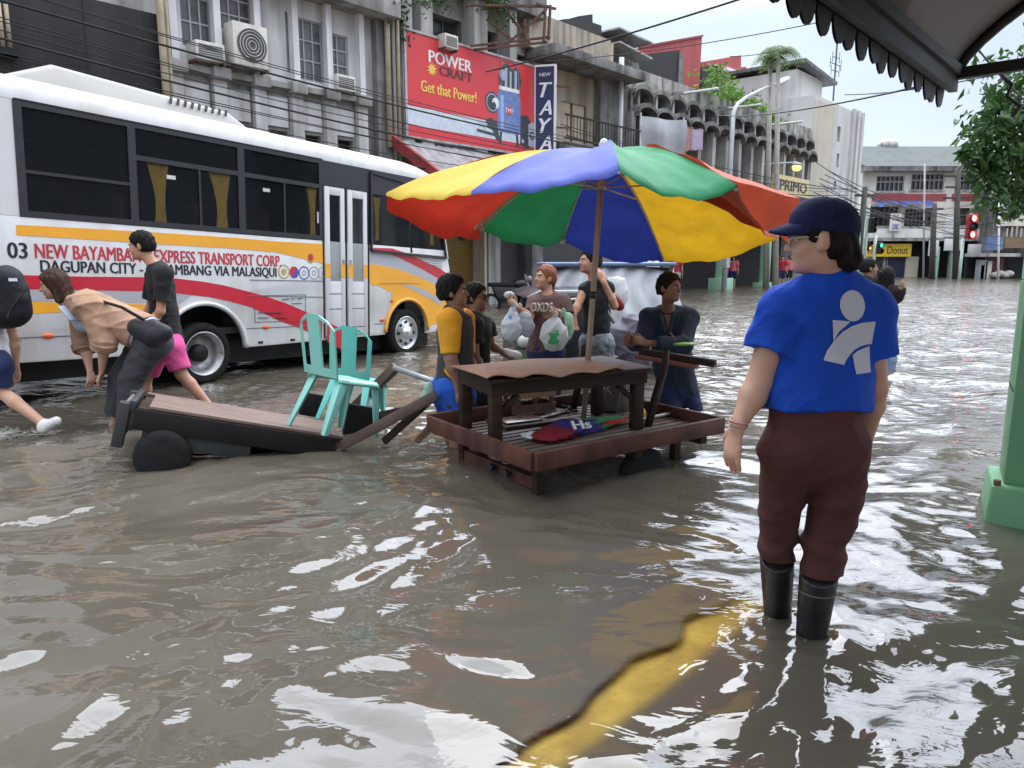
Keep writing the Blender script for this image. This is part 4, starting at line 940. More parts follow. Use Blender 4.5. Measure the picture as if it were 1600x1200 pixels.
t, q = roofblock('rooftop_block', 'stepped black parapet above the beige building', [(880, 30), (905, 28), (905, 25), (926, 22), (926, 35), (940, 40), (940, 66), (860, 46), (862, 34)], -1.2, 1, MATS['black roof wall'])
t, q = roofblock('rooftop_roof', 'dark sheet roofs piled behind the pipe at the corner of the arched building', [(938, 50), (992, 74), (1000, 110), (960, 105), (938, 95)], -1.6, 2, mat('dark sheet roofing', (.09, .09, .095), .6, .3, 4, streak=((.25, .24, .22), .6, 5)), 'roof')
fbuild(MB().bar((q[0][0], 1.2, q[0][1]), (q[1][0], 1.2, q[1][1]), .9, .06), 'roof_sheet', galv, t)
fbuild(MB().bar((q[0][0], 1.1, q[0][1] - .5), (q[1][0] - .1, 1.1, q[1][1] - .6), .8, .06), 'roof_sheet', galv, t)
for i, (px, py, rx, rz, n) in enumerate(((1120, 155, 1.0, .7, 500), (1140, 158, 1.7, 1.0, 1100), (1178, 172, 1.5, .9, 900), (1205, 178, 1.0, .7, 400))):
    a = fb(px, py, .0); weed(('leafy weeds at the left end of the roof garden over the arches', 'tall bright weeds in the middle of the roof garden over the arches', 'bushy weeds beside the street lamp arm on the arched roof', 'small weeds below the timber rooftop wall')[i], a[0], .6, 8.0, (rx, .8, rz * .72), int(n * .8), .27, leaf_b, 'weeds on the roof of the arched building')
def timber_block():
    q = [fb(x, y, -4) for x, y in ((1206, 128), (1277, 108), (1277, 215), (1206, 200))]
    t = fthing('timber_penthouse', 'brown boarded rooftop shed with bare posts beside the white tower', 'shed', q[0][0], y=4, z=7.9)
    fbuild(MB().prism(q, 4, 6), 'wall', mat_slats('old boards', (.26, .19, .145), (.10, .07, .055), .35), t)
    for px in (1246, 1257, 1236): a = fb(px, 130, -3.8); b = fb(px, 195, -3.8); fbuild(MB().bar((a[0], 3.8, a[1]), (a[0], 3.8, b[1]), .14, .14), 'post', tanp if px != 1236 else fin_w, t)
    c_ = [fb(x, y, -3.9) for x, y in ((1258, 165), (1277, 160), (1277, 200), (1258, 190))]
    fbuild(MB().prism(c_, 3.75, 3.88), 'rusty_panel', mat('orange rust sheet', (.38, .16, .05), .8, .3, 3), t)
timber_block()
def white_tower():
    u0, u1 = fb(1267, 200)[0], fb(1345, 230)[0]; zt = 9.95
    t = fthing('white_tower', 'tall plain white building with slit windows at the end of the row', 'building', u0)
    um = fb(1310, 250)[0]; ur = fb(1321, 250)[0]
    sl = [(fb(1306, 200)[0], fb(1311, 200)[0], fb(1308, 222)[1], fb(1308, 198)[1]), (fb(1304, 255)[0], fb(1308, 255)[0], fb(1306, 262)[1], fb(1306, 240)[1]), (fb(1300, 290)[0], fb(1304, 290)[0], fb(1302, 297)[1], fb(1302, 283)[1])]
    fbuild(MB().wall(u0, u1, -.4, zt, -.1, .4, sl), 'wall', whitew, t)
    fbuild(MB().box(u0, um - 1.5, -.14, -.1, -.4, zt - .2), 'stained_strip', cream, t)
    for s in sl: fbuild(MB().box(s[0], s[1], .2, .25, s[2], s[3]), 'window', winglass, t)
    fbuild(MB().box(u0, u1, .4, 12, -.4, zt), 'back_block', whitew, t)
    for i in range(3): x = ur + .2 + i * .8; fbuild(MB().box(x, x + .35, -.25, -.1, -.4, zt + .12), 'pilaster', whitew, t)
    fbuild(MB().box(u0 + .2, um - .6, 1.0, 6, zt, zt + 1.5), 'stair_house', whitew, t)
    fbuild(MB().bar((u0, 3, zt + 1.85), (um + .4, 3, zt + 1.45), 5, .18), 'stair_roof', mat('dark sheet roofing', (.09, .09, .095)), t)
white_tower()
def antenna():
    P = fb(1304, 125, -2); x = P[0]
    t = fthing('antenna', 'thin television aerial on the white tower', 'antenna', x, y=2, z=11)
    zt_ = fb(1305, 60, -2)[1]
    m = MB().tube([(x, 2, 11.2), (x, 2, zt_)], .05, 6); fbuild(m, 'mast', winfr_d, t)
    for k, (z, w) in enumerate(((zt_ - 1.1, .6), (zt_ - 1.5, .95), (zt_ - 1.9, .7))): fbuild(MB().bar((x - w, 2, z), (x + w, 2, z + .1), .04, .04).bar((x - w, 2, z - .3), (x - w, 2, z + .3), .03, .03).bar((x + w, 2, z - .2), (x + w, 2, z + .5), .03, .03), 'element', winfr_d, t)
antenna()
def primo():
    a = fb(1212, 282, .8); b = fb(1264, 300, .8); c_ = fb(1212, 300, .8)
    x0, x1 = a[0], b[0]; z1 = 5.35; zm = 4.45; z0 = 3.75
    t = fthing('shop_sign', 'cream and purple shop sign reading PRIMO beside the white tower', 'sign', x0, y=-.8, z=z0)
    fbuild(MB().box(x0, x1, -.8, -.6, zm, z1), 'upper_board', mat('cream sign', (.70, .58, .33), .5), t)
    fbuild(MB().box(x0, x1, -.78, -.6, z0, zm - .03), 'lower_board', mat('purple sign', (.07, .035, .16), .5), t)
    lettering('lettering', 'PRIMO', m_letblk, t, .5, x1 - x0 - .4, 4.65 - z0, 5.15 - z0, -.005, .01, bold=.04)
    for xx in (1.1, 2.5, 3.4):
        MB().box(xx, xx + .6, -.006 + .02, .02, .1, .45).build('sticker', wsign, t)
primo()
# ---------------------------------------------------------------- building across the end of the street
creamg = mat('bright cream wall', (.78, .75, .66), .85, .06, 1.0, .1, streak=((.42, .40, .35), .5, 1.2)); whiteg = mat('bright white wall', (.82, .82, .80), .85, .05, 1, .1, streak=((.5, .5, .48), .5, 1.5))
def end_building():
    YB = 55.0
    def q(px, py): p_ = W(px, py or 340, YB); return p_.x, p_.z
    x0, x1 = q(1346, 300)[0], q(1556, 300)[0]
    t = thing('corner_building', 'long cream building with barred windows and red band closing off the street', 'building', (x0, YB, 0)); ox = x0
    def B(mb, name, m, par=None, **k): mb.v = [(v[0] - ox, v[1], v[2]) for v in mb.v]; return mb.build(name, m, par or t, **k)
    ws = []
    for a, b, c_, d in ((1365, 1408, 275, 299), (1419, 1470, 272, 297), (1491, 1522, 273, 297)): ws.append((q(a, 0)[0], q(b, 0)[0], q(0, d)[1], q(0, c_)[1]))
    lo = []
    for a, b, c_, d in ((1358, 1403, 323, 353), (1413, 1456, 327, 354), (1490, 1515, 325, 352)): lo.append((q(a, 0)[0], q(b, 0)[0], q(0, d)[1], q(0, c_)[1]))
    zroof = q(0, 221)[1]; zeav = q(0, 262)[1]
    B(MB().wall(x0, x1, 2.9, zeav, 0, .4, ws + lo), 'wall', creamg)
    B(MB().box(x0, x1, .5, 12, -.4, zeav), 'back_block', conc_dk)
    B(MB().hexa([(x0 - .3, -1.0, zeav), (x1 + 1, -1.0, zeav), (x1 + 1, 14, zeav), (x0 - .3, 14, zeav)], [(x0 - .3, 5.5, zroof + .45), (x1 + 1, 5.5, zroof + .45), (x1 + 1, 7, zroof + .45), (x0 - .3, 7, zroof + .45)]), 'roof', mat('pale green sheet roof', (.13, .145, .138), .9, .08, .6, spec=.1, streak=((.09, .09, .085), .5, 1)))
    B(MB().box(x0 - .3, x1 + .6, -1.05, -.3, zeav - .35, zeav - .02), 'eaves', conc_dk)
    rs = [o for o in bpy.data.objects if o.parent == t and o.name.startswith('roof')][0]
    B(MB().ell((q(1440, 0)[0], 6, zroof + .55), (.8, .8, .6)), 'roof_vent', galv, rs, smooth=True)
    for k, w in enumerate(ws + lo):
        n = 7 if k in (1, 4) else 6 if k != 2 else 3
        f = MB().wall(w[0], w[1], w[2], w[3], .08, .16, [(w[0] + .06 + i * (w[1] - w[0] - .06) / n, w[0] + (i + 1) * (w[1] - w[0] - .06) / n, w[2] + .06 + j * (w[3] - w[2]) * .62, w[2] + (.58 if j == 0 else .97) * (w[3] - w[2])) for i in range(n) for j in (0, 1)])
        wd = B(f, 'window', winfr if k < 3 else winfr_d)
        B(MB().box(w[0], w[1], .2, .22, w[2], w[3]), 'pane', winglass, wd)
        B(MB().box(w[0] - .1, w[1] + .1, -.1, .1, w[2] - .12, w[2] - .0), 'sill', conc_lt, wd)
    zr0, zr1 = q(0, 314)[1], q(0, 303)[1]
    B(MB().box(q(1360, 0)[0], q(1475, 0)[0], -.06, .0, zr0, zr1), 'red_band', mat('dull red band', (.36, .075, .085), .7)); B(MB().box(q(1484, 0)[0], x1 - .6, -.06, .0, zr0, zr1), 'red_band', MATS['dull red band'])
    B(MB().box(x0, x1, -.9, .0, q(0, 372)[1], q(0, 358)[1]), 'balcony_wall', whiteg)
    B(MB().box(x0, x1, -1.0, .4, q(0, 377)[1], q(0, 372.5)[1]), 'ledge', conc)
    # shops
    zf1, zf0 = q(0, 381)[1], q(0, 401)[1]
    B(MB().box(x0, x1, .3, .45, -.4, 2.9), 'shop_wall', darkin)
    B(MB().box(q(1391, 0)[0], q(1419, 0)[0], -.1, .1, -.4, zf0), 'shutter', mat_slats('navy shutter', (.02, .03, .08), (.01, .01, .02), .2))
    B(MB().box(q(1350, 0)[0], q(1388, 0)[0], .0, .2, -.4, zf0), 'shutter', mat_slats('grey shutter', (.09, .09, .10), (.03, .03, .03), .09))
    for a, b, m in ((1420, 1440, cream), (1388, 1391, cream), (1385, 1390, conc)): B(MB().box(q(a, 0)[0], q(b, 0)[0], -.14, .28, -.4, zf0), 'shop_pier', m)
    for a, b in ((1452, 1459), (1478, 1486)): B(MB().box(q(a, 0)[0], q(b, 0)[0], -1.2, -.8, -.4, 2.2), 'arcade_post', greenp)
    # things fixed to the front
    s = thing('shop_sign', 'long yellow shop sign reading Mister Donut at the far corner', 'sign', (q(1343, 0)[0], YB - .5, zf0)); w_ = q(1423, 0)[0] - q(1343, 0)[0]; h_ = zf1 - zf0
    MB().box(0, w_, 0, .3, 0, h_).build('board', mat('yellow sign', (.78, .52, .03), .4), s)
    lettering('lettering', 'Mister', mat('orange sign letters', (.6, .15, .02), .4), s, .25, w_ * .47, .2, h_ - .18, -.004, .02); lettering('lettering', 'Donut', m_letblk, s, w_ * .53, w_ - .25, .2, h_ - .18, -.004, .02)
    tag(MB().add([(q(1355, 0)[0] + (q(1446, 0)[0] - q(1355, 0)[0]) * i / 24, YB - .2 - 1.2 * j / 4, q(0, 314)[1] - .35 * (j / 4) ** 1.5 - (.12 * math.sin(i * 1.3) + .1 * math.sin(i * .7)) * j / 4) for i in range(25) for j in range(5)], [(i * 5 + j, i * 5 + j + 1, i * 5 + j + 6, i * 5 + j + 5) for i in range(24) for j in range(4)]).build('tarpaulin', mat('blue tarpaulin', (.10, .16, .42), .5, .2, 3), None, smooth=True, fix=False), 'long blue tarpaulin sagging under the red band of the cream building', 'tarpaulin')
    def board(px0, px1, py0, py1, yo, label, m=wsign, txt=None):
        x, z0_ = q(px0, py1); xx, z1_ = q(px1, py0)
        s_ = thing('signboard', label, 'sign', (x, YB - yo, z0_)); MB().box(0, xx - x, 0, .1, 0, z1_ - z0_).build('board', m, s_, bevel=.02)
        MB().bar(((xx - x) / 2, .15, 0), ((xx - x) / 2, .15, -z0_ - .4 if z0_ < 2.2 else -.5), .1, .1).build('post', winfr, s_)
        if txt:
            for k, (tx, m_) in enumerate(txt):
                n = len(txt); hh = (z1_ - z0_) / n
                lettering('lettering', tx, m_, s_, .15, xx - x - .15, (n - 1 - k) * hh + hh * .18, (n - 1 - k) * hh + hh * .82, -.003, .015)
    board(1378, 1397, 334, 362, 1.1, 'small white clinic board with red and blue lettering on the cream building', wsign, [('EYE', m_letred), ('CLINIC', MATS['blue seal'])])
    board(1435, 1452, 376, 400, 1.3, 'tall blank white board right of the yellow sign')
    board(1459, 1487, 374, 392, 1.3, 'wide blank white board above the two green posts')
    board(1494, 1516, 382, 398, 1.4, 'tilted pale notice board below the red traffic light')
    board(1463, 1486, 338, 371, 1.0, 'upper white panel between the two utility poles')
    board(1551, 1563, 300, 346, 1.6, 'tall narrow blue sign with white marks behind the tree', mat('blue sign', (.05, .10, .36), .5), [('S', wsign), ('I', wsign), ('A', wsign)])
end_building()
def right_shop():
    YB = 52.0
    def q(px, py): p_ = W(px, py or 340, YB); return p_.x, p_.z
    x0, x1 = q(1522, 300)[0], q(1640, 300)[0]; t = thing('balcony_shop', 'cluttered shop house with a brown balcony seen left of the big green post', 'building', (x0, YB, 0)); ox = x0
    def B(mb, name, m, par=None, **k): mb.v = [(v[0] - ox, v[1], v[2]) for v in mb.v]; return mb.build(name, m, par or t, **k)
    xa = q(1562, 0)[0]
    B(MB().wall(xa, x1, q(0, 353)[1], q(0, 290)[1], 0, .3, [(xa + .35, q(1592, 0)[0], q(0, 342)[1], q(0, 306)[1])]), 'wall', creamg)
    B(MB().box(xa - .5, x1, -.6, .5, q(0, 305)[1], q(0, 299)[1]), 'cornice', mat('pale yellow trim', (.68, .60, .36), .7)); B(MB().box(xa, x1, .35, 8, -.4, q(0, 285)[1]), 'back_block', conc_dk)
    f = MB(); B(MB().box(xa + .35, q(1592, 0)[0], .15, .18, q(0, 342)[1], q(0, 306)[1]), 'window', mat('bright window glass', (.42, .47, .55), .15), t)
    for k in range(3): f.box(xa + .35 + k * .62, xa + .41 + k * .62, .05, .12, q(0, 342)[1], q(0, 306)[1])
    B(f.box(xa + .35, q(1592, 0)[0], .05, .12, q(0, 326)[1], q(0, 324)[1]), 'window_bars', winfr_d)
    B(MB().box(xa - .3, x1, -1.3, -.1, q(0, 388)[1], q(0, 372)[1]), 'balcony', mat('brown balcony boards', (.23, .15, .09), .8, .2, 3))
    b = MB(); z0_, z1_ = q(0, 371)[1], q(0, 358)[1]
    for k in range(11): b.bar((xa - .2 + k * .32, -1.25, z0_), (xa - .2 + k * .32, -1.25, z1_ + .1 * (k % 3)), .1, .06)
    B(b, 'baluster_row', cream)
    B(MB().box(q(1526, 0)[0], q(1550, 0)[0], -1.5, -1.1, q(0, 391)[1], q(0, 371)[1]), 'blue_hoarding', mat('grey blue hoarding', (.13, .19, .36), .6, .25, 2))
    B(MB().box(x0 - .2, q(1574, 0)[0], -1.8, 0, q(0, 401)[1], q(0, 396)[1]), 'awning', conc_lt)
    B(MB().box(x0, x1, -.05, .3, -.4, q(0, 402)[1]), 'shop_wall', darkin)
    B(MB().box(q(1540, 0)[0], q(1569, 0)[0], -.5, -.1, q(0, 424)[1], q(0, 403)[1]), 'shutter', mat_slats('dull red shutter', (.20, .06, .06), (.09, .03, .03), .3, axis=0))
    for px, w, c_ in ((1529, .5, (.4, .42, .45)), (1536, .45, (.65, .62, .55)), (1527, .3, (.1, .14, .25))):
        x = q(px, 0)[0]; z = q(0, 424)[1]
        tag(MB().box(x - w / 2, x + w / 2, YB - 1.2, YB - .6, -.2, z + w * 1.6).build('crate', mat('box tone %g' % px, c_, .7), None, bevel=.03), {1529: 'grey box standing in the water before the cluttered shop', 1536: 'cream box beside the dull red shutter', 1527: 'small navy box at the left end of the cluttered shop'}[px], 'box')
    m = MB()
    for k, px in enumerate((1546, 1553, 1560, 1566)): m.ell((q(px, 0)[0], YB - 1.3, .25 + .1 * (k % 2)), (.35, .3, .22))
    tag(m.build('debris', mat('pale sacks', (.5, .47, .42), .8), None, smooth=True), 'pale sacks piled in front of the dull red shutter', 'sacks', kind='stuff')
right_shop()

# ---------------------------------------------------------------- traffic lights, poles, street lamps
poleg = mat('pale green steel', (.50, .62, .55), .5, .08, 4); poled = mat('dark pole', (.06, .055, .05), .8, .3, 4); housing_k = mat('black signal housing', (.02, .02, .022), .5)
def emis(name, c_, s): return mat(name, c_, .4, .0, emit=s)
def signal(name, label, px, py0, py1, Y, housing, lamps, pole_px, pole_top):
    a = W(px, py0, Y); b = W(px, py1, Y); h = a.z - b.z; w = h * .42
    t = thing('traffic_light', label, 'traffic light', (a.x, Y, 0))
    pb = W(pole_px, pole_top, Y)
    MB().tube([(pb.x - a.x, .25, -.4), (pb.x - a.x, .25, pb.z)], .09, 8).build('pole', poleg, t, smooth=True)
    MB().bar((pb.x - a.x, .25, b.z + h * .3), (0, .1, b.z + h * .3), .08, .08).build('arm', poleg, t)
    hs = MB().box(-w / 2, w / 2, -.12, .14, b.z, a.z).build('housing', housing, t, bevel=.03)
    n = len(lamps)
    for k, m in enumerate(lamps):
        z = a.z - h * (k + .5) / n; M = Matrix.Translation((0, -.12, z)) @ Matrix.Rotation(rad(90), 4, 'X'); R = min(w * .38, h / n * .4)
        MB().lathe([(R, 0), (R * .9, .03), (R * .5, .06), (0, .07)], 18, M).build('lamp', m, hs, smooth=True)
        MB().lathe([(R * 1.05, 0), (R * 1.1, .2)], 18, M).build('visor', housing_k, hs, smooth=True)
    return t
off_l = mat('unlit signal lens', (.05, .03, .03), .3); redl = emis('lit red lens', (1, .10, .08), 14)
greenl = emis('lit green lens', (.05, .9, .45), 6); ambl = emis('lit amber lens', (1, .35, .05), 4)
signal('a', 'red traffic light glowing on two lamps right of the cream building', 1520, 335, 373, 46, mat('red signal housing', (.35, .02, .03), .5), [redl, off_l, redl], 1509, 372)
signal('b', 'dark unlit traffic light on a pale pole above the yellow sign', 1364, 340, 364, 42, housing_k, [off_l, off_l, off_l], 1361, 318)
signal('c', 'pedestrian signal glowing green in front of the yellow sign', 1375, 379, 397, 41, housing_k, [greenl, off_l], 1372, 366)
signal('d', 'small signal with an amber lamp just left of the green pedestrian signal', 1358, 376, 392, 43, housing_k, [off_l, ambl], 1355, 372)
def pole(label, px, py_top, px_b, Y, r_, m, arms=(), name='utility_pole', cat='pole', group=None):
    a = W(px, py_top, Y); b = W(px_b, 430, Y); t = thing(name, label, cat, (b.x, Y, 0), 0, group)
    MB().tube([(0, 0, -.4), (a.x - b.x, 0, a.z)], [r_, r_ * .8], 10).build('shaft', m, t, smooth=True)
    for z, w in arms: MB().box((a.x - b.x) - w, (a.x - b.x) + w, -.08, .08, a.z - z, a.z - z + .12).build('crossarm', m, t)
    return t
pole('dark leaning utility pole beside the white tower', 1352, 292, 1339, 40, .16, poled, ((.5, .5),))
pole('dark utility pole in front of the right hand windows of the cream building', 1497, 262, 1494, 50, .2, poled, ((.6, .9), (1.3, .7), (2.0, .8)))
pole('dark utility pole between the white panels of the cream building', 1460, 318, 1457, 50, .2, poled, ((.4, .6),))
pole('pale thin post in front of the left windows of the cream building', 1445, 256, 1444, 48, .06, winfr)
pole('green post behind the woman in blue at the left end of the yellow sign', 1340, 360, 1340, 40, .2, greenp, name='arcade_post', cat='post')
pole('thin pale pole rising behind the red traffic light', 1562, 300, 1561, 49, .07, wsign)
def street_lamp():
    a = fb(1140, 265, 1.5); x = a[0]; y = -1.5
    t = fthing('street_lamp', 'curved grey street lamp standing in front of the arched building', 'street lamp', x, y=y)
    P = lambda px, py, o=1.5: (fb(px, py, o)[0], -o, fb(px, py, o)[1])
    b = P(1146, 175); c_ = P(1153, 162); d = P(1168, 151); e_ = P(1205, 133)
    fbuild(MB().tube([(x, y, -.4), P(1143, 220), b, c_, d, e_], [.11, .10, .09, .08, .07, .06], 10), 'mast', mat('galvanised pole', (.52, .53, .55), .45, .1, 4, metal=.3), t, smooth=True)
    h = P(1222, 127); fbuild(MB().ell(h, (.75, .2, .12), M=Matrix.Rotation(rad(-22), 3, 'Y')), 'lamp_head', fin_w, t, smooth=True)
    fbuild(MB().box(x - .16, x + .16, y - .14, y + .14, 1, 1.5), 'junction_box', winfr, t)
street_lamp()
a = fb(1245, 262, 1.2)
t = fthing('wall_lamp', 'small lit yellow lamp on a bracket above the cream and purple sign', 'lamp', a[0], y=-1.2, z=a[1])
fbuild(MB().ell((a[0], -1.2, a[1]), (.34, .2, .16)), 'bulb', emis('lit sodium lamp', (1, .72, .12), 3), t, smooth=True)
fbuild(MB().tube([(a[0] - 1.6, 0, a[1] + .1), (a[0], -1.2, a[1] + .25)], .04, 6), 'arm', winfr, t)
fbuild(MB().ell((a[0], -1.2, a[1] + .14), (.38, .24, .1)), 'shade', winfr, t, smooth=True)
for k, (px, py, l) in enumerate(((1050, 149, 'leftmost bare tube light bracket on the arched building'), (1121, 172, 'middle bare tube light bracket behind the street lamp pole'), (1190, 197, 'rightmost bare tube light bracket near the palm trunk'))):
    a = fb(px, py); t = fthing('tube_light', l, 'tube light', a[0], 'tube lights along the arched building', z=a[1])
    fbuild(MB().tube([(a[0], -.05, a[1]), (a[0] + .1, -1.9, a[1])], .05, 8), 'tube', fin_w, t, smooth=True); fbuild(MB().bar((a[0], .05, a[1] + .1), (a[0], -.5, a[1] + .06), .1, .06), 'bracket', winfr, t)
def palm(label, px_b, px_t, py_t, off, n, L_):
    a = fb(px_t, py_t, off); b = fb(px_b, 300, off); t = fthing('palm_tree', label, 'palm tree', b[0], 'thin palms in front of the arched building', y=-off)
    pts = [(b[0] + (a[0] - b[0]) * s_, -off, -.4 + (a[1] + .4) * s_) for s_ in (0, .5, 1)]
    fbuild(MB().tube(pts, [.16, .12, .09], 8), 'trunk', mat('palm trunk', (.42, .40, .36), .8, .2, 6), t, smooth=True)
    m = MB(); g = np.random.default_rng(int(px_t))
    for i in range(n):
        az = i * 2.4 + g.random() * .3; up = .75 + .5 * g.random()
        prev = None; c0 = Vector((a[0], -off, a[1]))
        for j in range(9):
            s_ = j / 8; r_ = L_ * s_ * .72; pz = up * L_ * (s_ * .75 - s_ * s_ * 1.05)
            p_ = c0 + Vector((r_ * math.cos(az), r_ * math.sin(az), pz))
            if prev is not None:
                d = (p_ - prev).normalized(); sd = d.cross(Vector((0, 0, 1))).normalized()
                for sgn in (-1, 1):
                    for q_ in (0, .5):
                        p0 = prev + (p_ - prev) * q_; ln = L_ * .34 * (1 - abs(s_ - .4)); tip = p0 + sd * sgn * ln + d * ln * .5 - Vector((0, 0, ln * .55))
                        m.add([p0, p0 + d * .07, tip], [(0, 1, 2)])
            prev = p_
    fbuild(m, 'fronds', leaf_p, t, fix=False)
palm('taller thin palm with a pale trunk standing before the timber rooftop shed', 1221, 1216, 82, 2.0, 11, 1.5)
palm('smaller palm close beside the taller palm', 1206, 1204, 92, 1.5, 9, 1.1)

# ---------------------------------------------------------------- overhead cables
wirem = mat('black cable', (.015, .015, .016), .6)
def wire(pts0, pts1, sag, r_, label, n=14, group='cables strung along the buildings'):
    a, b = Vector(pts0), Vector(pts1)
    ps = [a + (b - a) * (i / n) - Vector((0, 0, sag * 4 * (i / n) * (1 - i / n))) for i in range(n + 1)]
    o0 = ps[0]; mb = MB().tube([p_ - o0 for p_ in ps], r_, 5); o = mb.build('cable', wirem, None, smooth=True); o.location = o0
    tag(o, label, 'cable', group)
gl = np.random.default_rng(21)
LB = 'one of the thin black cables sagging in a bundle along the building fronts'
for k in range(11):
    z = 4.0 + .13 * k + gl.normal() * .06; y = -1.3 - .25 * gl.random()
    wire(fw(-34, y, z + .7 + .3 * gl.random()), fw(-13.5 + 2 * gl.random(), y, z - .35 + .3 * gl.normal() * .3), .25 + .3 * gl.random(), .010 + .012 * (k % 4 == 0), LB)
for k in range(9):
    z = 3.9 + .17 * k; y = -1.2 - .3 * gl.random()
    wire(fw(-13.5, y, z + .1), fw(11 + 2 * gl.random(), y - .3, z + .3 + .25 * gl.normal()), .2 + .3 * gl.random(), .011 + .010 * (k % 3 == 0), LB)
for k in range(10):
    py = 296 + k * 6 + gl.normal() * 3
    wire(fw(8 + gl.random() * 2, -1.0, 4.0 + .25 * k), W(1570, 318 + k * 7 + 12 * gl.normal(), 48), .5 + .4 * gl.random(), .022, 'one of the tangled cables crossing in front of the cream end building', group='cables in front of the cream building')
wire(W(760, 112, 17), W(1170, -6, 11), .05, .016, 'black cable climbing to the right across the sky above the stepped parapet', group=None)
wire(W(850, 96, 19), W(1275, 36, 16), .1, .010, 'thin cable crossing the sky above the red rooftop walls', group=None)
wire(W(1140, 88, 24), W(1215, 78, 22), .05, .012, 'short cable running to the crown of the taller palm', group=None)
wire(W(1120, 180, 22), W(1450, 132, 8), .12, .012, 'cable running across the arched building to the canopy corner', group=None)
wire(W(1320, 148, 14), W(1640, 97, 8.5), .08, .009, 'cable passing behind the arched end of the canopy', group=None)
wire(W(1515, 60, 7.5), W(1640, 190, 9), .05, .009, 'steep cable hanging from the canopy end beside the tree', group=None)

# ---------------------------------------------------------------- canopy over the pavement on this side, its posts
_e0, _e1 = G(1222, 8, 2.40), G(1474, 168, 2.40); ED = Vector((_e1.x - _e0.x, _e1.y - _e0.y, 0)).normalized(); EN = Vector((ED.y, -ED.x, 0)); E1 = Vector((_e1.x, _e1.y, 2.6)) + EN * .05
canm = mat('grey canopy sheet', (.20, .185, .175), .85, .2, 1.2, .1, blotch=((.11, .10, .09), .7, .8)); canfr = mat('black canopy frame', (.018, .017, .017), .6, .2, 6)
def canopy():
    base = E1 - ED * 4
    t = thing('pavement_canopy', 'dark vaulted canopy with a scalloped black edge hanging over the pavement at the top right', 'canopy', (base.x, base.y, 0))
    L0, Wd, rise = 8.6, 3.6, .80
    P = lambda s_, d, z: E1 - ED * s_ + EN * d + Vector((-base.x, -base.y, z))
    def arch(d): a = math.pi * d / Wd; return rise * math.sin(a) ** .62
    n = 24; vs = []
    ds = [Wd * (1 - math.cos(math.pi * i / n)) / 2 for i in range(n + 1)]
    for s_ in (0, L0):
        for th in (0, .02):
            for d in ds: vs.append(P(s_, d, arch(d) + th))
    k = n + 1; fs = []
    for i in range(n):
        fs += [(i, i + 1, 2 * k + i + 1, 2 * k + i), (k + i, 3 * k + i, 3 * k + i + 1, k + i + 1), (i, k + i, k + i + 1, i + 1), (2 * k + i, 2 * k + i + 1, 3 * k + i + 1, 3 * k + i)]
    MB().add(vs, fs).build('vault_sheet', canm, t, smooth=True)
    for s_ in (0.02, 2.1, 4.2, 6.3, 8.5):
        MB().tube([P(s_, d, arch(d) - .03) for d in ds], .035, 6).build('arch_rib', canfr, t, smooth=True)
        MB().bar(P(s_, 0, .0), P(s_, Wd, .0), .06, .07).build('tie_bar', canfr, t)
    for d in (0.02, Wd * .22, Wd * .5, Wd * .78, Wd - .02): MB().bar(P(0, d, arch(d) - .05), P(L0, d, arch(d) - .05), .06, .06).build('purlin', canfr, t)
    MB().bar(P(0, .0, -.03), P(L0, .0, -.03), .05, .16).build('eave_beam', canfr, t)
    # scalloped valance: one scalloped strip
    mb = MB(); w = .18; nn = int(L0 / w)
    for i in range(nn):
        top = [P(.02 + i * w + w * j / 8, -.035, .05) for j in range(9)]; bot = [P(.02 + i * w + w * j / 8, -.05 - .01 * math.sin(i * 2.1), -.13 - .085 * math.sin(math.pi * j / 8) ** .6 * (1 + .12 * math.sin(i * 3.7))) for j in range(9)]
        mb.add(top + bot, [(j, j + 1, 9 + j + 1, 9 + j) for j in range(8)])
    mb2 = MB(); mb2.v = list(mb.v); mb2.f = list(mb.f); m0 = len(mb.v)
    mb2.v += [tuple(Vector(v) - EN * .012) for v in mb.v]; mb2.f += [tuple(i + m0 for i in f[::-1]) for f in mb.f]
    mb2.build('scalloped_valance', canfr, t, fix=False)
    MB().tube([P(-.05, .25, -.02), P(-.06, .32, -.1), P(-.05, .3, -.17), P(-.06, .38, -.24), P(-.05, .34, -.3)], .014, 6).build('hook', canfr, t, smooth=True)
canopy()
def green_post(px, label, corner, rot, mats, far=False):
    t = thing('canopy_post', label, 'post', (corner.x, corner.y, 0), rad(rot))
    MB().hexa([(0, 0, -.4), (.56, 0, -.4), (.56, .56, -.4), (0, .56, -.4)], [(.045, .045, .19), (.515, .045, .19), (.515, .515, .19), (.045, .515, .19)]).build('base_block', greend, t, bevel=.02, seg=3)
    MB().box(.10, .46, .10, .46, .188, 1.28).build('lower_shaft', greend, t, bevel=.012); MB().box(.102, .458, .102, .458, 1.28, 3.0).build('upper_shaft', greenp, t, bevel=.012)
    for x, y in ((.07, .07), (.49, .07), (.49, .49)): MB().tube([(x, y, .17), (x, y, .215)], .018, 8).build('bolt', rust, t)
    m = MB()
    for k in range(9): m.ell((.099, .14 + .034 * k, .70 + .008 * math.sin(k * 2)), (.002, .024, .008), 6, 4)
    m.build('stain', mat('dark stain', (.03, .07, .03), .8), t)
c0 = G(1529, 812)
green_post(0, 'big square green post on a green block at the right edge', Vector((c0.x, c0.y, 0)), -30, None)

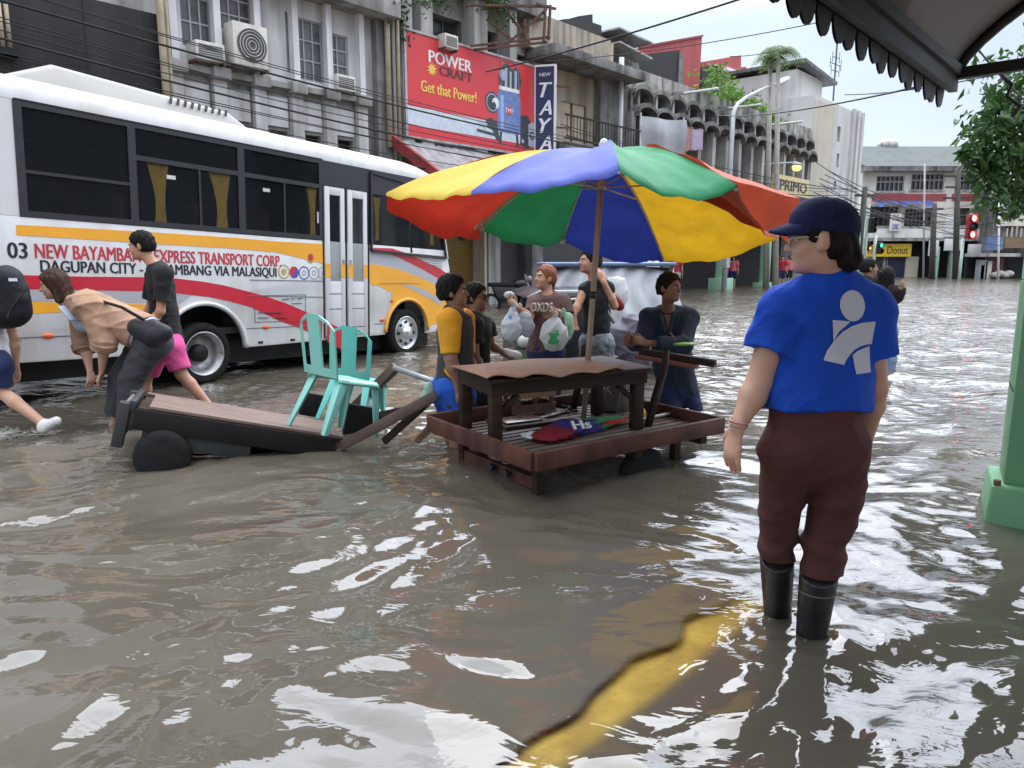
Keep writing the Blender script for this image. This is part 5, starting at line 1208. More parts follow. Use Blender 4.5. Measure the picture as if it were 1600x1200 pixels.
# ---------------------------------------------------------------- tree at the right
def right_tree():
    t = thing('street_tree', 'leafy dark green tree reaching in from the right edge under the canopy', 'tree', (9.6, 11.2, -.13))
    g = np.random.default_rng(9)
    MB().tube([(0, 0, -.2), (-.1, 0, 1.5), (-.2, 0, 2.8), (0, .1, 4.2)], [.2, .16, .13, .08], 10).build('trunk', mat('tree bark', (.12, .10, .08), .9, .3, 8, .4), t, smooth=True)
    lm = MB(); fm = MB(); base = Vector((9.6, 11.2, -.13))
    tips = []
    for (px, py, Y, r_) in ((1590, 110, 10, .8), (1550, 140, 10.4, .55), (1505, 205, 10, .38), (1540, 190, 10.3, .6), (1590, 200, 10.6, .9), (1560, 250, 10.2, .55), (1500, 235, 10.1, .30), (1525, 260, 10, .35), (1590, 270, 10.4, .6), (1530, 300, 10, .42), (1548, 320, 10.1, .32), (1508, 272, 10.0, .2), (1480, 238, 10, .16), (1640, 150, 10.5, 1.0), (1640, 250, 10.5, 1.0), (1660, 60, 10.5, 1.0), (1580, 160, 10, .6), (1515, 190, 10.2, .28), (1565, 215, 10, .5), (1585, 240, 10.3, .6), (1600, 300, 10.3, .5), (1555, 285, 10.2, .4), (1497, 220, 10.1, .22), (1600, 130, 10.2, .7), (1560, 170, 10.4, .6), (1535, 225, 10.3, .5), (1570, 300, 10.4, .45), (1540, 165, 10.3, .45), (1575, 265, 10.2, .55), (1505, 255, 10.1, .25)):
        px += 34 if px < 1562 else 10
        c_ = W(px, py, Y) - base; tips.append(c_)
        leafcloud(fm, c_, (r_ * .62, r_ * .62, r_ * .55), int(110 * r_ + 26), .14, g, flat=.7, droop=.9, clump=6)
    for c_ in tips:
        s0 = Vector((-.15, .03, 2.6 + g.random() * 1.2)); md = s0.lerp(c_, .55) + Vector((0, 0, .35)); lm.tube([s0, md, c_], [.045, .025, .008], 5)
    lm.build('limbs', MATS['tree bark'], t, smooth=True); fm.build('crown', leaf_d, t, fix=False)
right_tree()
# ---------------------------------------------------------------- wooden vending cart with a table, a parasol and bits and pieces
woodd = mat('dark wet wood', (.030, .019, .014), .6, .35, 5, .25, stretch=(1, 1, 4), blotch=((.06, .04, .03), .5, 3), spec=.15)
woodr = mat('red brown painted board', (.088, .036, .027), .6, .3, 3, .2, blotch=((.04, .02, .017), .8, 2.5), streak=((.17, .075, .055), .4, 6), spec=.18)
woodm = mat('worn brown wood', (.17, .10, .07), .6, .3, 4, .25, stretch=(3, 3, 3), blotch=((.08, .05, .04), .6, 4))
woodg = mat('grey weathered slat', (.16, .135, .115), .6, .3, 5, .2, blotch=((.07, .05, .04), .6, 4))
ply = mat('warped brown plywood', (.36, .20, .125), .55, .12, 2.5, .1, blotch=((.22, .12, .08), .6, 3))
ironb = mat('black iron', (.02, .02, .022), .5, .3, 8)
CA = G(643, 652, .30); CB = G(836, 708, .30); CC = G(1130, 652, .30)
cu_ = Vector((CC.x - CB.x, CC.y - CB.y, 0)); CLEN = cu_.length; CANG = math.atan2(cu_.y, cu_.x)
CWID = 1.24
CM = Matrix.Translation((CB.x, CB.y, 0)) @ Matrix.Rotation(CANG, 4, 'Z')
def cart():
    t = thing('wooden_cart', 'low red brown wooden vending cart with a slatted bed standing in the flood', 'cart', (CB.x, CB.y, 0), CANG)
    L_, Wd = CLEN, CWID; zt, zb = .30, .19
    for nm, a in (('front_board', (0, L_, -.02, .015, zb, zt)), ('end_board', (-.02, .015, .0152, Wd, zb, zt)), ('back_board', (.0, L_, Wd - .005, Wd + .03, zb, zt + .01)), ('end_board', (L_ - .015, L_ + .02, .0152, Wd, zb, zt))): MB().box(*a).build(nm, woodr, t, bevel=.004)
    for k in range(15):
        y = .05 + k * (Wd - .09) / 15; MB().box(.02, L_ - .02, y, y + .05, zb + .01, zb + .03).build('slat', woodg if k % 4 else woodm, t)
    for x in (.12, L_ / 2, L_ - .2): MB().box(x, x + .06, .02, Wd - .02, zb - .06, zb + .008).build('bearer', woodd, t)
    for x, y in ((.14, .16), (.14, Wd - .22), (L_ - .3, .16), (L_ - .3, Wd - .22)): MB().box(x, x + .055, y, y + .055, -.3, zb - .05).build('leg', woodd, t)
    MB().box(.15, .185, .2, Wd - .2, .0, .075).build('foot_rail', woodr, t); MB().box(.20, .24, .24, Wd - .25, .095, .15).build('foot_rail', woodd, t)
    for y in (.45, .62): MB().tube([(.13, y, .05), (.10, y, .05)], .025, 8).build('bolt', ironb, t)
    M = Matrix.Translation((L_ * .62, .3, -.06)) @ Matrix.Rotation(rad(90), 4, 'X')
    for y in (.12, Wd - .15): MB().lathe([(.0, -.05), (.17, -.05), (.2, -.03), (.2, .03), (.17, .05), (0, .05)], 24, Matrix.Translation((L_ * .6, y, -.04)) @ Matrix.Rotation(rad(90), 4, 'X')).build('wheel', m_rubber, t, smooth=True)
    # push handle at the right end
    hb = CM.inverted() @ W(1118, 566, 5.55); h0 = CM.inverted() @ W(990, 548, 5.95)
    xe = L_ - .1
    MB().tube([(xe - .28, .35, zb + .03), (xe - .18, .38, .42), (xe - .06, .42, .60), (xe - .03, .43, .74)], [.028, .03, .028, .025], 8).build('handle_post', woodd, t, smooth=True)
    MB().tube([(xe - .35, Wd - .15, zb + .03), (xe - .26, Wd - .13, .5), (xe - .2, Wd - .1, .72)], [.028, .03, .025], 8).build('handle_post', woodd, t, smooth=True)
    q0 = CM.inverted() @ W(1000, 549, 5.75); q1 = CM.inverted() @ W(1118, 568, 5.35)
    MB().bar(q0, q1, .06, .055).build('handle_bar', woodd, t, bevel=.01)
    MB().bar(q0 + Vector((-.05, -.02, -.03)), q0.lerp(q1, .72) + Vector((0, -.04, -.045)), .10, .03).build('arm_board', mat('red arm board', (.20, .07, .05), .6, .3, 4), t, bevel=.006)
cart()
zb_ = .225   # top of the slats
def cart_table():
    f0 = G(768, 592, .66); f1 = G(1012, 574, .66); b0 = G(716, 563, .66)
    d = Vector((f1.x - f0.x, f1.y - f0.y, 0)); L_ = d.length; an = math.atan2(d.y, d.x); Wd = .62
    t = thing('wooden_table', 'dark wooden table with a warped brown plywood top standing on the cart', 'table', (f0.x, f0.y, zb_), an)
    h = .66 - zb_
    MB().box(-.02, L_ + .02, -.02, Wd, h - .03, h - .006).build('tabletop', woodd, t, bevel=.004)
    vs = []; n, m_ = 26, 12; g = np.random.default_rng(2)
    for k, dz in ((0, 0), (1, .008)):
        for i in range(n + 1):
            for j in range(m_ + 1):
                x = -.05 + (L_ * .84) * i / n; y = -.05 + .02 * math.sin(i * .9) * (j == 0) + (Wd + .02) * j / m_
                vs.append((x, y, h + .0 + dz + .010 * math.sin(x * 7 + 1) * math.cos(y * 4) + .010 * (j == 0) * math.sin(i * .8)))
    k = (n + 1) * (m_ + 1); c_ = m_ + 1; fs = []
    for i in range(n):
        for j in range(m_): a = i * c_ + j; fs += [(a, a + 1, a + c_ + 1, a + c_), (k + a, k + a + c_, k + a + c_ + 1, k + a + 1)]
    for i in range(n): a = i * c_; fs += [(a, a + c_, k + a + c_, k + a), (a + m_, k + a + m_, k + a + c_ + m_, a + c_ + m_)]
    for j in range(m_): fs += [(j, k + j, k + j + 1, j + 1), (n * c_ + j, n * c_ + j + 1, k + n * c_ + j + 1, k + n * c_ + j)]
    MB().add([(x, y, z + .006) for x, y, z in vs], fs).build('plywood_sheet', ply, t, smooth=False)
    MB().box(L_ * .84 - .04, L_ + .03, -.03, Wd + .01, h - .004, h + .004).build('end_plank', mat('dark worn plank', (.13, .09, .08), .5, .3, 4), t)
    for nm, a in (('apron', (.03, L_ - .03, .0, .03, h - .11, h - .03)), ('apron', (.03, L_ - .03, Wd - .05, Wd - .02, h - .11, h - .03)), ('apron', (.0, .03, .0, Wd - .02, h - .11, h - .03)), ('apron', (L_ - .03, L_, .0, Wd - .02, h - .11, h - .03))): MB().box(*a).build(nm, woodd, t)
    for x, y in ((.005, .005), (.005, Wd - .09), (L_ - .09, .005), (L_ - .09, Wd - .09)): MB().box(x, x + .075, y, y + .075, 0, h - .031).build('leg', woodd, t, bevel=.006)
    for x, sg in ((.08, 1), (L_ - .09, -1)): MB().bar((x, .04, h - .22), (x + sg * .12, .04, h - .12), .03, .03).build('corner_brace', woodd, t)
cart_table()
def onbed(px, py): return G(px, py, zb_)
def crate():
    p_ = onbed(806, 650); t = thing('wooden_crate', 'small slatted wooden crate under the table on the cart', 'crate', (p_.x + .01, p_.y + .02, zb_), CANG - .15)
    w, d, h = .32, .24, .20
    for k in range(4): MB().box(-.01, w + .01, k * d / 4 + .004, (k + 1) * d / 4 - .002, h, h + .016).build('top_slat', mat('pale crate wood', (.40, .26, .17), .6, .25, 6), t)
    for x, y in ((0, 0), (w - .03, 0), (0, d - .03), (w - .03, d - .03), (w / 2 - .015, 0)): MB().box(x, x + .03, y, y + .03, 0, h).build('corner_post', woodm, t)
    for z0, z1 in ((0, .075), (.125, .18)):
        MB().box(-.012, w + .012, -.014, -.001, z0, z1).build('side_slat', MATS['pale crate wood'] if z0 else woodm, t); MB().box(w + .0, w + .014, 0, d, z0, z1).build('side_slat', woodm, t); MB().box(-.014, -.001, 0, d, z0, z1).build('side_slat', woodm, t)
crate()
def boards():
    p_ = onbed(790, 672)
    a = thing('loose_board', 'wet reddish board lying on the cart bed below the crate', 'board', (p_.x, p_.y, zb_), CANG - .1)
    MB().box(0, .40, 0, .30, .002, .02).build('board', woodr, a, bevel=.004); MB().box(.04, .34, .05, .25, .0205, .034).build('upper_board', mat('wet dark board', (.10, .05, .04), .25, .3, 4), a, bevel=.004)
    p_ = onbed(835, 660); a = thing('loose_board', 'grey wet board lying flat beside the parasol pole', 'board', (p_.x + .05, p_.y + .08, zb_), CANG + .25)
    MB().box(0, .36, 0, .28, .002, .018).build('board', mat('grey wet board', (.20, .18, .17), .25, .3, 4), a, bevel=.004); MB().box(.05, .12, .05, .10, .018, .03).build('batten', woodd, a)
boards()
def rag():
    p_ = onbed(955, 640)
    c_ = Vector((p_.x, p_.y, 0)); g = np.random.default_rng(8)
    vs = []; n, m_ = 28, 14
    for i in range(n):
        a = 2 * math.pi * i / n
        for j in range(m_):
            s_ = j / (m_ - 1); r_ = (.035 + .075 * s_ ** 1.4) * (1 + .22 * math.sin(5 * a + s_ * 3) * (.4 + s_) + .12 * math.sin(9 * a + 1))
            vs.append((c_.x + .05 * (1 - s_) + r_ * math.cos(a) * 1.1, c_.y + r_ * math.sin(a), .60 - .372 * s_ ** .85 + .012 * math.sin(3 * a)))
    fs = [(i * m_ + j, ((i + 1) % n) * m_ + j, ((i + 1) % n) * m_ + j + 1, i * m_ + j + 1) for i in range(n) for j in range(m_ - 1)]
    o = MB().add(vs, fs).build('rag', mat('grey rag cloth', (.11, .10, .09), .95, .3, 8, .2), None, smooth=True)
    tag(o, 'dark grey rag draped by the right table leg down to the cart bed', 'rag')
    p_ = onbed(968, 640)
    for k in range(5): pass
    m = MB()
    for k in range(7):
        x0 = p_.x + .02 + .03 * g.normal(); y0 = p_.y - .02 + .03 * g.normal()
        m.tube([(x0, y0, .58 - .05 * g.random()), (x0 + .05 * g.normal(), y0, .48), (x0 + .05 * g.normal() + .04, y0, .40), (x0 + .09 * g.normal(), y0, .33)], .005, 5)
    o = m.build('string_tangle', mat('pale string', (.5, .48, .42), .8), None, smooth=True); tag(o, 'pale tangled strings hanging under the right end of the table', 'string', kind='stuff')
rag()
# folded parasol lying along the front board
fabs = {n_: mat_cloth('parasol ' + n_, c_, transl=.10 if n_ in ('blue', 'green', 'purple') else .22) for n_, c_ in dict(yellow=(.80, .46, .02), blue=(.035, .065, .42), green=(.03, .30, .11), red=(.58, .045, .025), orange=(.50, .095, .05), purple=(.055, .04, .22), white=(.7, .7, .7)).items()}
def folded_parasol():
    a = onbed(830, 690) ; b = onbed(1005, 655)
    d = Vector((b.x - a.x, b.y - a.y, 0)); L_ = d.length; t = thing('folded_parasol', 'folded parasol of blue, red and green cloth lying on the cart bed', 'parasol', (a.x, a.y, zb_), math.atan2(d.y, d.x))
    g = np.random.default_rng(4)
    mat_cloth('parasol dark red', (.22, .02, .03)); fabs['dark'] = MATS['parasol dark red']
    cols = [('dark', 0, .36, -.03, .10), ('purple', .14, .62, .02, .115), ('white', -.03, .12, .04, .05), ('green', .34, .84, .03, .08), ('yellow', .35, .8, .08, .04), ('red', .55, .85, -.02, .035)]
    for nm, s0, s1, yo, r0 in cols:
        vs = []; n, m_ = 16, 18
        for i in range(m_):
            s_ = i / (m_ - 1); x = (s0 + (s1 - s0) * s_) * L_; rr = r0 * (math.sin(math.pi * min(1, max(.02, s_ * .96 + .02))) ** .45) * (1.15 - .5 * s_)
            for k in range(n):
                an = 2 * math.pi * k / n; q = rr * (1 + .25 * math.sin(4 * an + i * .35 + s0 * 9) + .1 * g.normal())
                vs.append((x, yo + q * math.cos(an) * 1.25, max(.003, .03 + q * .46 * math.sin(an))))
        fs = [(i * n + k, i * n + (k + 1) % n, (i + 1) * n + (k + 1) % n, (i + 1) * n + k) for i in range(m_ - 1) for k in range(n)] + [tuple(range(n)), tuple((m_ - 1) * n + k for k in range(n))]
        MB().add(vs, fs).build('cloth_panel', fabs[nm], t, smooth=True)
    MB().lathe([(.0, -.06), (.03, -.055), (.04, -.02), (.04, .03), (.022, .045), (0, .05)], 14, Matrix.Translation((L_ * .98, .02, .045)) @ Matrix.Rotation(rad(90), 4, 'Y')).build('end_cap', mat('yellow plastic', (.75, .42, .02), .4), t, smooth=True)
    M = Matrix.Translation((.26 * L_, -.095, .038)) @ Matrix.Rotation(rad(-14), 4, 'Z') @ Matrix.Rotation(rad(-48), 4, 'X')
    lettering('lettering', 'Hs', fabs['white'], t, 0, .13, 0, .07, -.02, .012, bold=.05, M=M)
folded_parasol()
tag(MB().tube([G(1075, 640, zb_ + .02), G(1018, 652, zb_ + .02), G(960, 662, zb_ + .02)], .012, 8).build('pole_section', mat('white pipe', (.55, .53, .5), .5), None, smooth=True), 'thin pale pipe lying at the right end of the cart bed', 'pipe')
m = MB(); g0 = np.random.default_rng(15)
for k in range(26):
    q_ = onbed(830 + g0.random() * 70, 632 + g0.random() * 16); m.ell((q_.x, q_.y, zb_ + .012), (.025 * (.5 + g0.random()), .02, .012), 7, 5)
tag(m.build('debris', woodd, None, smooth=True), 'dark scraps and dirt scattered on the cart bed behind the pole', 'debris', kind='stuff')
tag(MB().ell((0, 0, 0), (.13, .07, .018), 16, 8).build('leaf_tray', mat('lime green plastic', (.20, .45, .09), .4), None, smooth=True), 'lime green tray resting on the cart handle by the leaning man', 'tray').location = W(1062, 537, 5.85)

# open parasol
def parasol():
    hub = Vector((.63, 5.25, 2.13)); base = G(912, 655, zb_ + .0)
    t = thing('beach_parasol', 'big open parasol of yellow, blue, green and red panels shading the cart', 'parasol', base)
    def R(v): return Vector(v) - base
    cor = [('yellow', W(604, 301, 5.0)), ('blue', W(738, 297, 4.25)), ('green', W(968, 264, 3.9)), ('orange', W(1152, 291, 4.2)), ('yellow', W(1215, 366, 5.75)), ('blue', W(1037, 402, 6.5)), ('green', W(880, 372, 6.6)), ('red', W(752, 352, 6.05))]
    fade = dict(yellow=(.60, .44, .06), blue=(.075, .10, .38), green=(.014, .20, .08), orange=(.40, .085, .04), red=(.40, .05, .03))  # outer cloth colours: fading, with the sky's sheen painted in
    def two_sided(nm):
        m = fabs[nm].copy(); m.name = 'parasol sheen and fade ' + nm; t_ = m.node_tree; N = t_.nodes; b_ = N['Principled BSDF']; src = b_.inputs['Base Color'].links[0].from_socket
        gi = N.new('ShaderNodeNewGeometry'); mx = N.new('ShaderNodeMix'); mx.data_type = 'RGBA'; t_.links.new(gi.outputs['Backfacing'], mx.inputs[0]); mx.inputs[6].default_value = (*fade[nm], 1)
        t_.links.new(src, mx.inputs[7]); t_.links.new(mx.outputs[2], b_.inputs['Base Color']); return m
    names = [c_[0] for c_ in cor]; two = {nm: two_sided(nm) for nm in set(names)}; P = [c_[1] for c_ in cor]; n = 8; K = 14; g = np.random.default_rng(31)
    droop = {0: .0, 1: .0, 2: .04, 3: .03, 4: .03, 5: .03, 6: .03, 7: .03}
    ribs = []
    for i in range(n):
        A, B = P[i], P[(i + 1) % n]; vs = []
        for a in range(K + 1):
            s_ = a / K
            for b in range(K + 1):
                u_ = b / K; e_ = A.lerp(B, u_); p_ = hub.lerp(e_, s_)
                # cloth sags between the ribs, ribs bow upward a little
                sag = -((.03 if i in (0, 1) else .05 if i == 2 else .05) * s_ ** 1.3 * math.sin(math.pi * u_)) + .10 * math.sin(math.pi * s_) * (1 - .35 * math.sin(math.pi * u_))
                wr = .006 * math.sin(u_ * 14 + s_ * 9 + i * 2) * s_ + .006 * math.sin(u_ * 25 - s_ * 13 + i) * s_
                edge = -droop[i] * math.sin(math.pi * u_) * max(0, s_ - .72) / .28
                vs.append(R(p_ + Vector((0, 0, sag + wr + edge)) + (e_ - hub).normalized() * .008 * math.sin(u_ * 9 + i) * s_))
        c_ = K + 1; fs = [(a * c_ + b, (a + 1) * c_ + b, (a + 1) * c_ + b + 1, a * c_ + b + 1) for a in range(K) for b in range(K)]
        # a short hanging hem
        m0 = len(vs)
        for b in range(K + 1):
            e_ = Vector(vs[K * c_ + b]); hl = (.02 if i in (0, 1, 2) else .10 if i == 7 else .03) * (1 + .12 * math.sin(b * .8 + i * 3))
            out = (e_ + base - hub); out.z = 0; out.normalize()
            vs.append(e_ + out * (.006 + .003 * math.sin(b * .7 + i)) - Vector((0, 0, hl)))
        fs += [(K * c_ + b, m0 + b, m0 + b + 1, K * c_ + b + 1) for b in range(K)]
        m1 = len(vs)
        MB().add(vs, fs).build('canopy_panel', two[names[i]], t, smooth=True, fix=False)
        ribs.append([R(hub.lerp(A, s_) + Vector((0, 0, .10 * math.sin(math.pi * s_) - .022))) for s_ in np.linspace(0, 1, 9)])
    # torn loose flap of the orange panel
    A, B = P[3], P[4]; Mx = W(1250, 323, 4.9); tip = W(1238, 378, 5.1)
    fl = []
    for a in range(9):
        s_ = a / 8; q0 = hub.lerp(P[3], .35 + .65 * s_) + Vector((0, 0, .10 * math.sin(math.pi * (.35 + .65 * s_)) + .012)); q1 = hub.lerp(Mx, .25 + .75 * s_) + Vector((0, 0, .06)); q2 = hub.lerp(tip, .3 + .7 * s_) + Vector((.02 * math.sin(a * 2), 0, -.02))
        for b in range(9):
            u_ = b / 8; p_ = q0.lerp(q1, u_ * 2) if u_ < .5 else q1.lerp(q2, u_ * 2 - 1); fl.append(R(p_ + Vector((0, 0, .012 * math.sin(a * 1.7 + b * 1.1)))))
    MB().add(fl, [(a * 9 + b, a * 9 + b + 1, (a + 1) * 9 + b + 1, (a + 1) * 9 + b) for a in range(8) for b in range(8)]).build('loose_flap', fabs['orange'], t, smooth=True, fix=False)
    ribm = mat('pale rib steel', (.5, .48, .45), .4, .2, 8, metal=.3)
    for r_ in ribs:
        MB().tube(r_, .009, 6).build('rib', ribm, t, smooth=True)
    pole_top = R(hub + Vector((.0, 0, .02))); 
    polem = mat('weathered pole', (.40, .33, .27), .55, .2, 8, streak=((.2, .15, .1), .5, 6))
    MB().tube([Vector((0, 0, 0)), pole_top.lerp(Vector((0, 0, 0)), .45), pole_top], [.021, .021, .019], 12).build('pole', polem, t, smooth=True)
    c_ = pole_top * .47; MB().tube([c_ * .985, c_ * 1.04], .027, 12).build('pole_joint', ironb, t, smooth=True)
    run = pole_top * .86
    MB().tube([run * .99, run * 1.02], .035, 12).build('runner', ribm, t, smooth=True)
    for i in range(n): MB().tube([run, ribs[i][4]], .006, 5).build('strut', ribm, t, smooth=True)
    MB().lathe([(.03, 0), (.035, .03), (.02, .06), (0, .07)], 12, Matrix.Translation(pole_top - Vector((0, 0, .01)))).build('finial', fabs['white'], t, smooth=True)
    for i in (6, 7): MB().ell(ribs[i][8], (.03, .03, .03)).build('rib_tip', fabs['white'], t, smooth=True)
    a_, b_ = R(W(728, 370, 6.0)), R(W(758, 340, 5.95)); MB().tube([a_, b_], [.012, .02], 8).build('broken_rib_end', fabs['white'], t, smooth=True)
    a_ = ribs[0][8]; MB().tube([R(W(643, 318, 5.3)), R(W(641, 365, 5.3)), R(W(643, 395, 5.3))], .008, 6).build('tie_cord', ironb, t, smooth=True)
parasol()

# ---------------------------------------------------------------- tilted flat trolley
mat('black board', (.014, .013, .013), .7, .3, 4, .2, spec=.15)
def trolley():
    fl = W(218, 632, 4.80); fr_ = W(538, 682, 5.3); 
    ex = (fr_ - fl); LEN = ex.length; ex.normalize()
    hz = Vector((-.65, .76, 0)); hz = (hz - ex * hz.dot(ex)).normalized(); up = ex.cross(hz)
    M = Matrix((ex, hz, up)).transposed().to_4x4(); M.translation = fl
    t = thing('flat_trolley', 'low flat wooden trolley tilted down to the right with slatted brown deck', 'trolley', fl); t.rotation_euler = M.to_euler()
    Wd = .98; I = M.inverted()
    n = 8
    deckm = mat('brown deck slat', (.19, .125, .10), .55, .3, 5, .2, stretch=(.5, 6, 6), blotch=((.09, .06, .05), .6, 3))
    for k in range(n):
        y = k * Wd / n; MB().box(.06 if k < n - 1 else .0, LEN, y + .004, y + Wd / n - .012, -.022, 0).build('deck_slat', deckm, t, bevel=.003)
    MB().box(.0, LEN, .0, Wd, -.05, -.023).build('under_deck', woodd, t)
    MB().box(-.02, LEN - .05, -.02, .02, -.17, -.03).build('side_beam', MATS['black board'], t, bevel=.006); MB().box(-.02, LEN - .05, Wd - .03, Wd + .01, -.17, -.03).build('side_beam', woodd, t, bevel=.006)
    MB().box(.05, .75, .02, .06, -.27, -.16).build('skirt_plate', ironb, t, bevel=.004)
    MB().box(-.06, -.02, -.02, Wd, -.05, .02).build('end_rail', ironb, t, bevel=.006); MB().box(-.10, -.06, .12, Wd - .16, -.26, -.02).build('end_board', mat('grey brown board', (.16, .12, .10), .7, .3, 5), t, bevel=.004)
    for y0, y1 in ((-.03, .10), (Wd - .15, Wd)): MB().box(-.12, -.05, y0, y1, -.30, .0).build('end_post', ironb, t, bevel=.008)
    for y in (-.02, Wd - .2):
        Mw = Matrix.Translation((.20, y, -.32)) @ Matrix.Rotation(rad(90), 4, 'X')
        MB().lathe([(0, -.06), (.12, -.06), (.165, -.05), (.18, -.02), (.18, .02), (.165, .05), (.12, .06), (0, .06)], 32, Mw).build('wheel', m_rubber, t, smooth=True)
    # chocks and boxes at the low end
    def blk(pts, h0, h1, m, nm): pass
    a = I @ W(562, 668, 5.75); MB().box(a.x - .12, a.x + .12, a.y - .02, a.y + .06, -.08, .22).build('wheel_box', mat('black board', (.018, .017, .02), .6, .3, 4), t, bevel=.008)
    a = I @ W(485, 640, 6.35); MB().box(a.x - .09, a.x + .09, a.y - .03, a.y + .05, .0, .20).build('wheel_box', MATS['black board'], t, bevel=.008)
    # handles
    h0, h1 = I @ W(532, 698, 5.3), I @ W(682, 617, 5.3); MB().bar(h0, h1, .05, .075).build('handle_rail', mat('dark brown handle', (.075, .045, .033), .5, .3, 5, .2), t, bevel=.006)
    g0_, g1_ = I @ W(548, 642, 6.5), I @ W(618, 574, 6.2); MB().bar(g0_, g1_, .05, .09).build('handle_rail', MATS['dark brown handle'], t, bevel=.006)
    MB().tube([I @ W(616, 575, 6.18), I @ W(690, 600, 5.65)], .022, 12).build('handle_pipe', mat('dull grey pipe', (.32, .35, .38), .4, .15, 5, metal=.4), t, smooth=True)
    MB().bar(I @ W(565, 655, 6.2), I @ W(640, 640, 6.0), .045, .06).build('cross_rail', woodd, t); MB().bar(I @ W(590, 610, 6.3), I @ W(585, 690, 5.9), .04, .05).build('strut', woodd, t)
    MB().bar(I @ W(600, 690, 5.45), I @ W(672, 625, 5.35), .035, .05).build('strut', woodd, t); MB().bar(I @ W(650, 690, 5.25), I @ W(690, 650, 5.35), .035, .05).build('strut', woodm, t)
    return M
TM = trolley()
TR_up = TM.to_3x3() @ Vector((0, 0, 1))
turq = mat('turquoise plastic', (.24, .60, .52), .35, .06, 3, coat=.2); turq2 = mat('brighter turquoise plastic', (.13, .58, .50), .35, .06, 3, coat=.2)
def chair(label, rear, f, m):
    """moulded plastic chair: local +y is where the sitter faces, origin on the deck"""
    zz = (TR_up * .85 + Vector((0, 0, .15))).normalized(); f = Vector(f); f = (f - zz * f.dot(zz)).normalized(); xx = f.cross(zz)
    t = thing('plastic_chair', label, 'chair', rear + f * .30, 0, 'turquoise plastic chairs on the trolley'); t.rotation_euler = Matrix((xx, f, zz)).transposed().to_euler()
    w0, w1, sh, bh, d = .205, .19, .42, .84, .20
    # seat: dished panel with a rolled lip
    vs = []; n = 12
    for th in (0, -.016):
        for i in range(n + 1):
            for j in range(n + 1):
                u_, v_ = i / n * 2 - 1, j / n * 2 - 1
                x = u_ * (w0 if v_ > 0 else w0 - .015 * -v_) * (1 - .08 * max(0, abs(v_) - .7)); y = v_ * d
                lip = -.03 * max(0, (abs(u_) - .82) / .18) ** 2 - .035 * max(0, (v_ - .8) / .2) ** 2
                vs.append((x, y, sh - .014 * (1 - u_ * u_) * (1 - v_ * v_) + lip + th))
    c_ = n + 1; k = c_ * c_; fs = []
    for i in range(n):
        for j in range(n): a = i * c_ + j; fs += [(a, a + c_, a + c_ + 1, a + 1), (k + a, k + a + 1, k + a + c_ + 1, k + a + c_)]
    for i in range(n): fs += [(i, i + 1, k + i + 1, k + i), (n * c_ + i, k + n * c_ + i, k + n * c_ + i + 1, n * c_ + i + 1), (i * c_, k + i * c_, k + (i + 1) * c_, (i + 1) * c_), (i * c_ + n, (i + 1) * c_ + n, k + (i + 1) * c_ + n, k + i * c_ + n)]
    MB().add(vs, fs).build('seat', m, t, smooth=True)
    # backrest: curved shell with two tall slots, arched top
    def bp_(u_, z, th): # u -1..1
        s_ = (z - sh) / (bh - sh); y = -d - .02 - .13 * s_ - .03 * (1 - u_ * u_) + th; half = w1 + .01 * s_
        return (u_ * half, y, z)
    us = [-1, -.84, -.70, -.34, -.30, 0, .30, .34, .70, .84, 1]; zs_ = [sh - .01, sh + .05, sh + .08, sh + .16, sh + .24, sh + .31, sh + .345, sh + .39, bh]
    def top(u_): return bh - .10 * abs(u_) ** 2.6
    vs = []; fs = []
    for th in (0, -.014):
        for u_ in us:
            for z in zs_:
                zz = min(z, z if z < sh + .3 else sh + .3 + (z - sh - .3) * (top(u_) - sh - .3) / (bh - sh - .3)); vs.append(bp_(u_, zz, th))
    c_ = len(zs_); k = c_ * len(us)
    hole = lambda i, j: (us[i] >= -.85 and us[i + 1] <= -.33 or us[i] >= .33 and us[i + 1] <= .85) and 1 <= j <= 6
    solid = lambda i, j: 0 <= i < len(us) - 1 and 0 <= j < c_ - 1 and not hole(i, j)
    for i in range(len(us) - 1):
        for j in range(c_ - 1):
            if not solid(i, j): continue
            a = i * c_ + j; b = a + c_; fs += [(a, b, b + 1, a + 1), (k + a, k + a + 1, k + b + 1, k + b)]
            if not solid(i - 1, j): fs.append((a, a + 1, k + a + 1, k + a))
            if not solid(i + 1, j): fs.append((b, k + b, k + b + 1, b + 1))
            if not solid(i, j - 1): fs.append((a, k + a, k + b, b))
            if not solid(i, j + 1): fs.append((a + 1, b + 1, k + b + 1, k + a + 1))
    o = MB().add(vs, fs).build('backrest', m, t, smooth=True)
    try: o.data.set_sharp_from_angle(angle=rad(40))
    except Exception: pass
    # legs: tapering L section with splay
    for sx in (-1, 1):
        for sy in (-1, 1):
            top_ = Vector((sx * (w0 - .02), sy * (d - .02), sh - .015)); bot = Vector((sx * (w0 + .02), sy * (d + (.09 if sy < 0 else .03)), 0))
            def ring(p_, s_):
                a, b = -sx, -sy
                return [p_, p_ + Vector((a * s_, 0, 0)), p_ + Vector((a * s_, b * .012, 0)), p_ + Vector((a * .012, b * .012, 0)), p_ + Vector((a * .012, b * s_, 0)), p_ + Vector((0, b * s_, 0))]
            r0, r1 = ring(top_, .075), ring(bot, .04)
            MB().add(r0 + r1, [tuple(range(6)), tuple(range(11, 5, -1))] + [(i, (i + 1) % 6, 6 + (i + 1) % 6, 6 + i) for i in range(6)]).build('leg', m, t, bevel=.003)
    return t
def ondeck(px, py):
    d = ray(px, py); n_ = TR_up; o_ = TM.translation; return CAMP + d * ((o_ - CAMP).dot(n_) / d.dot(n_))
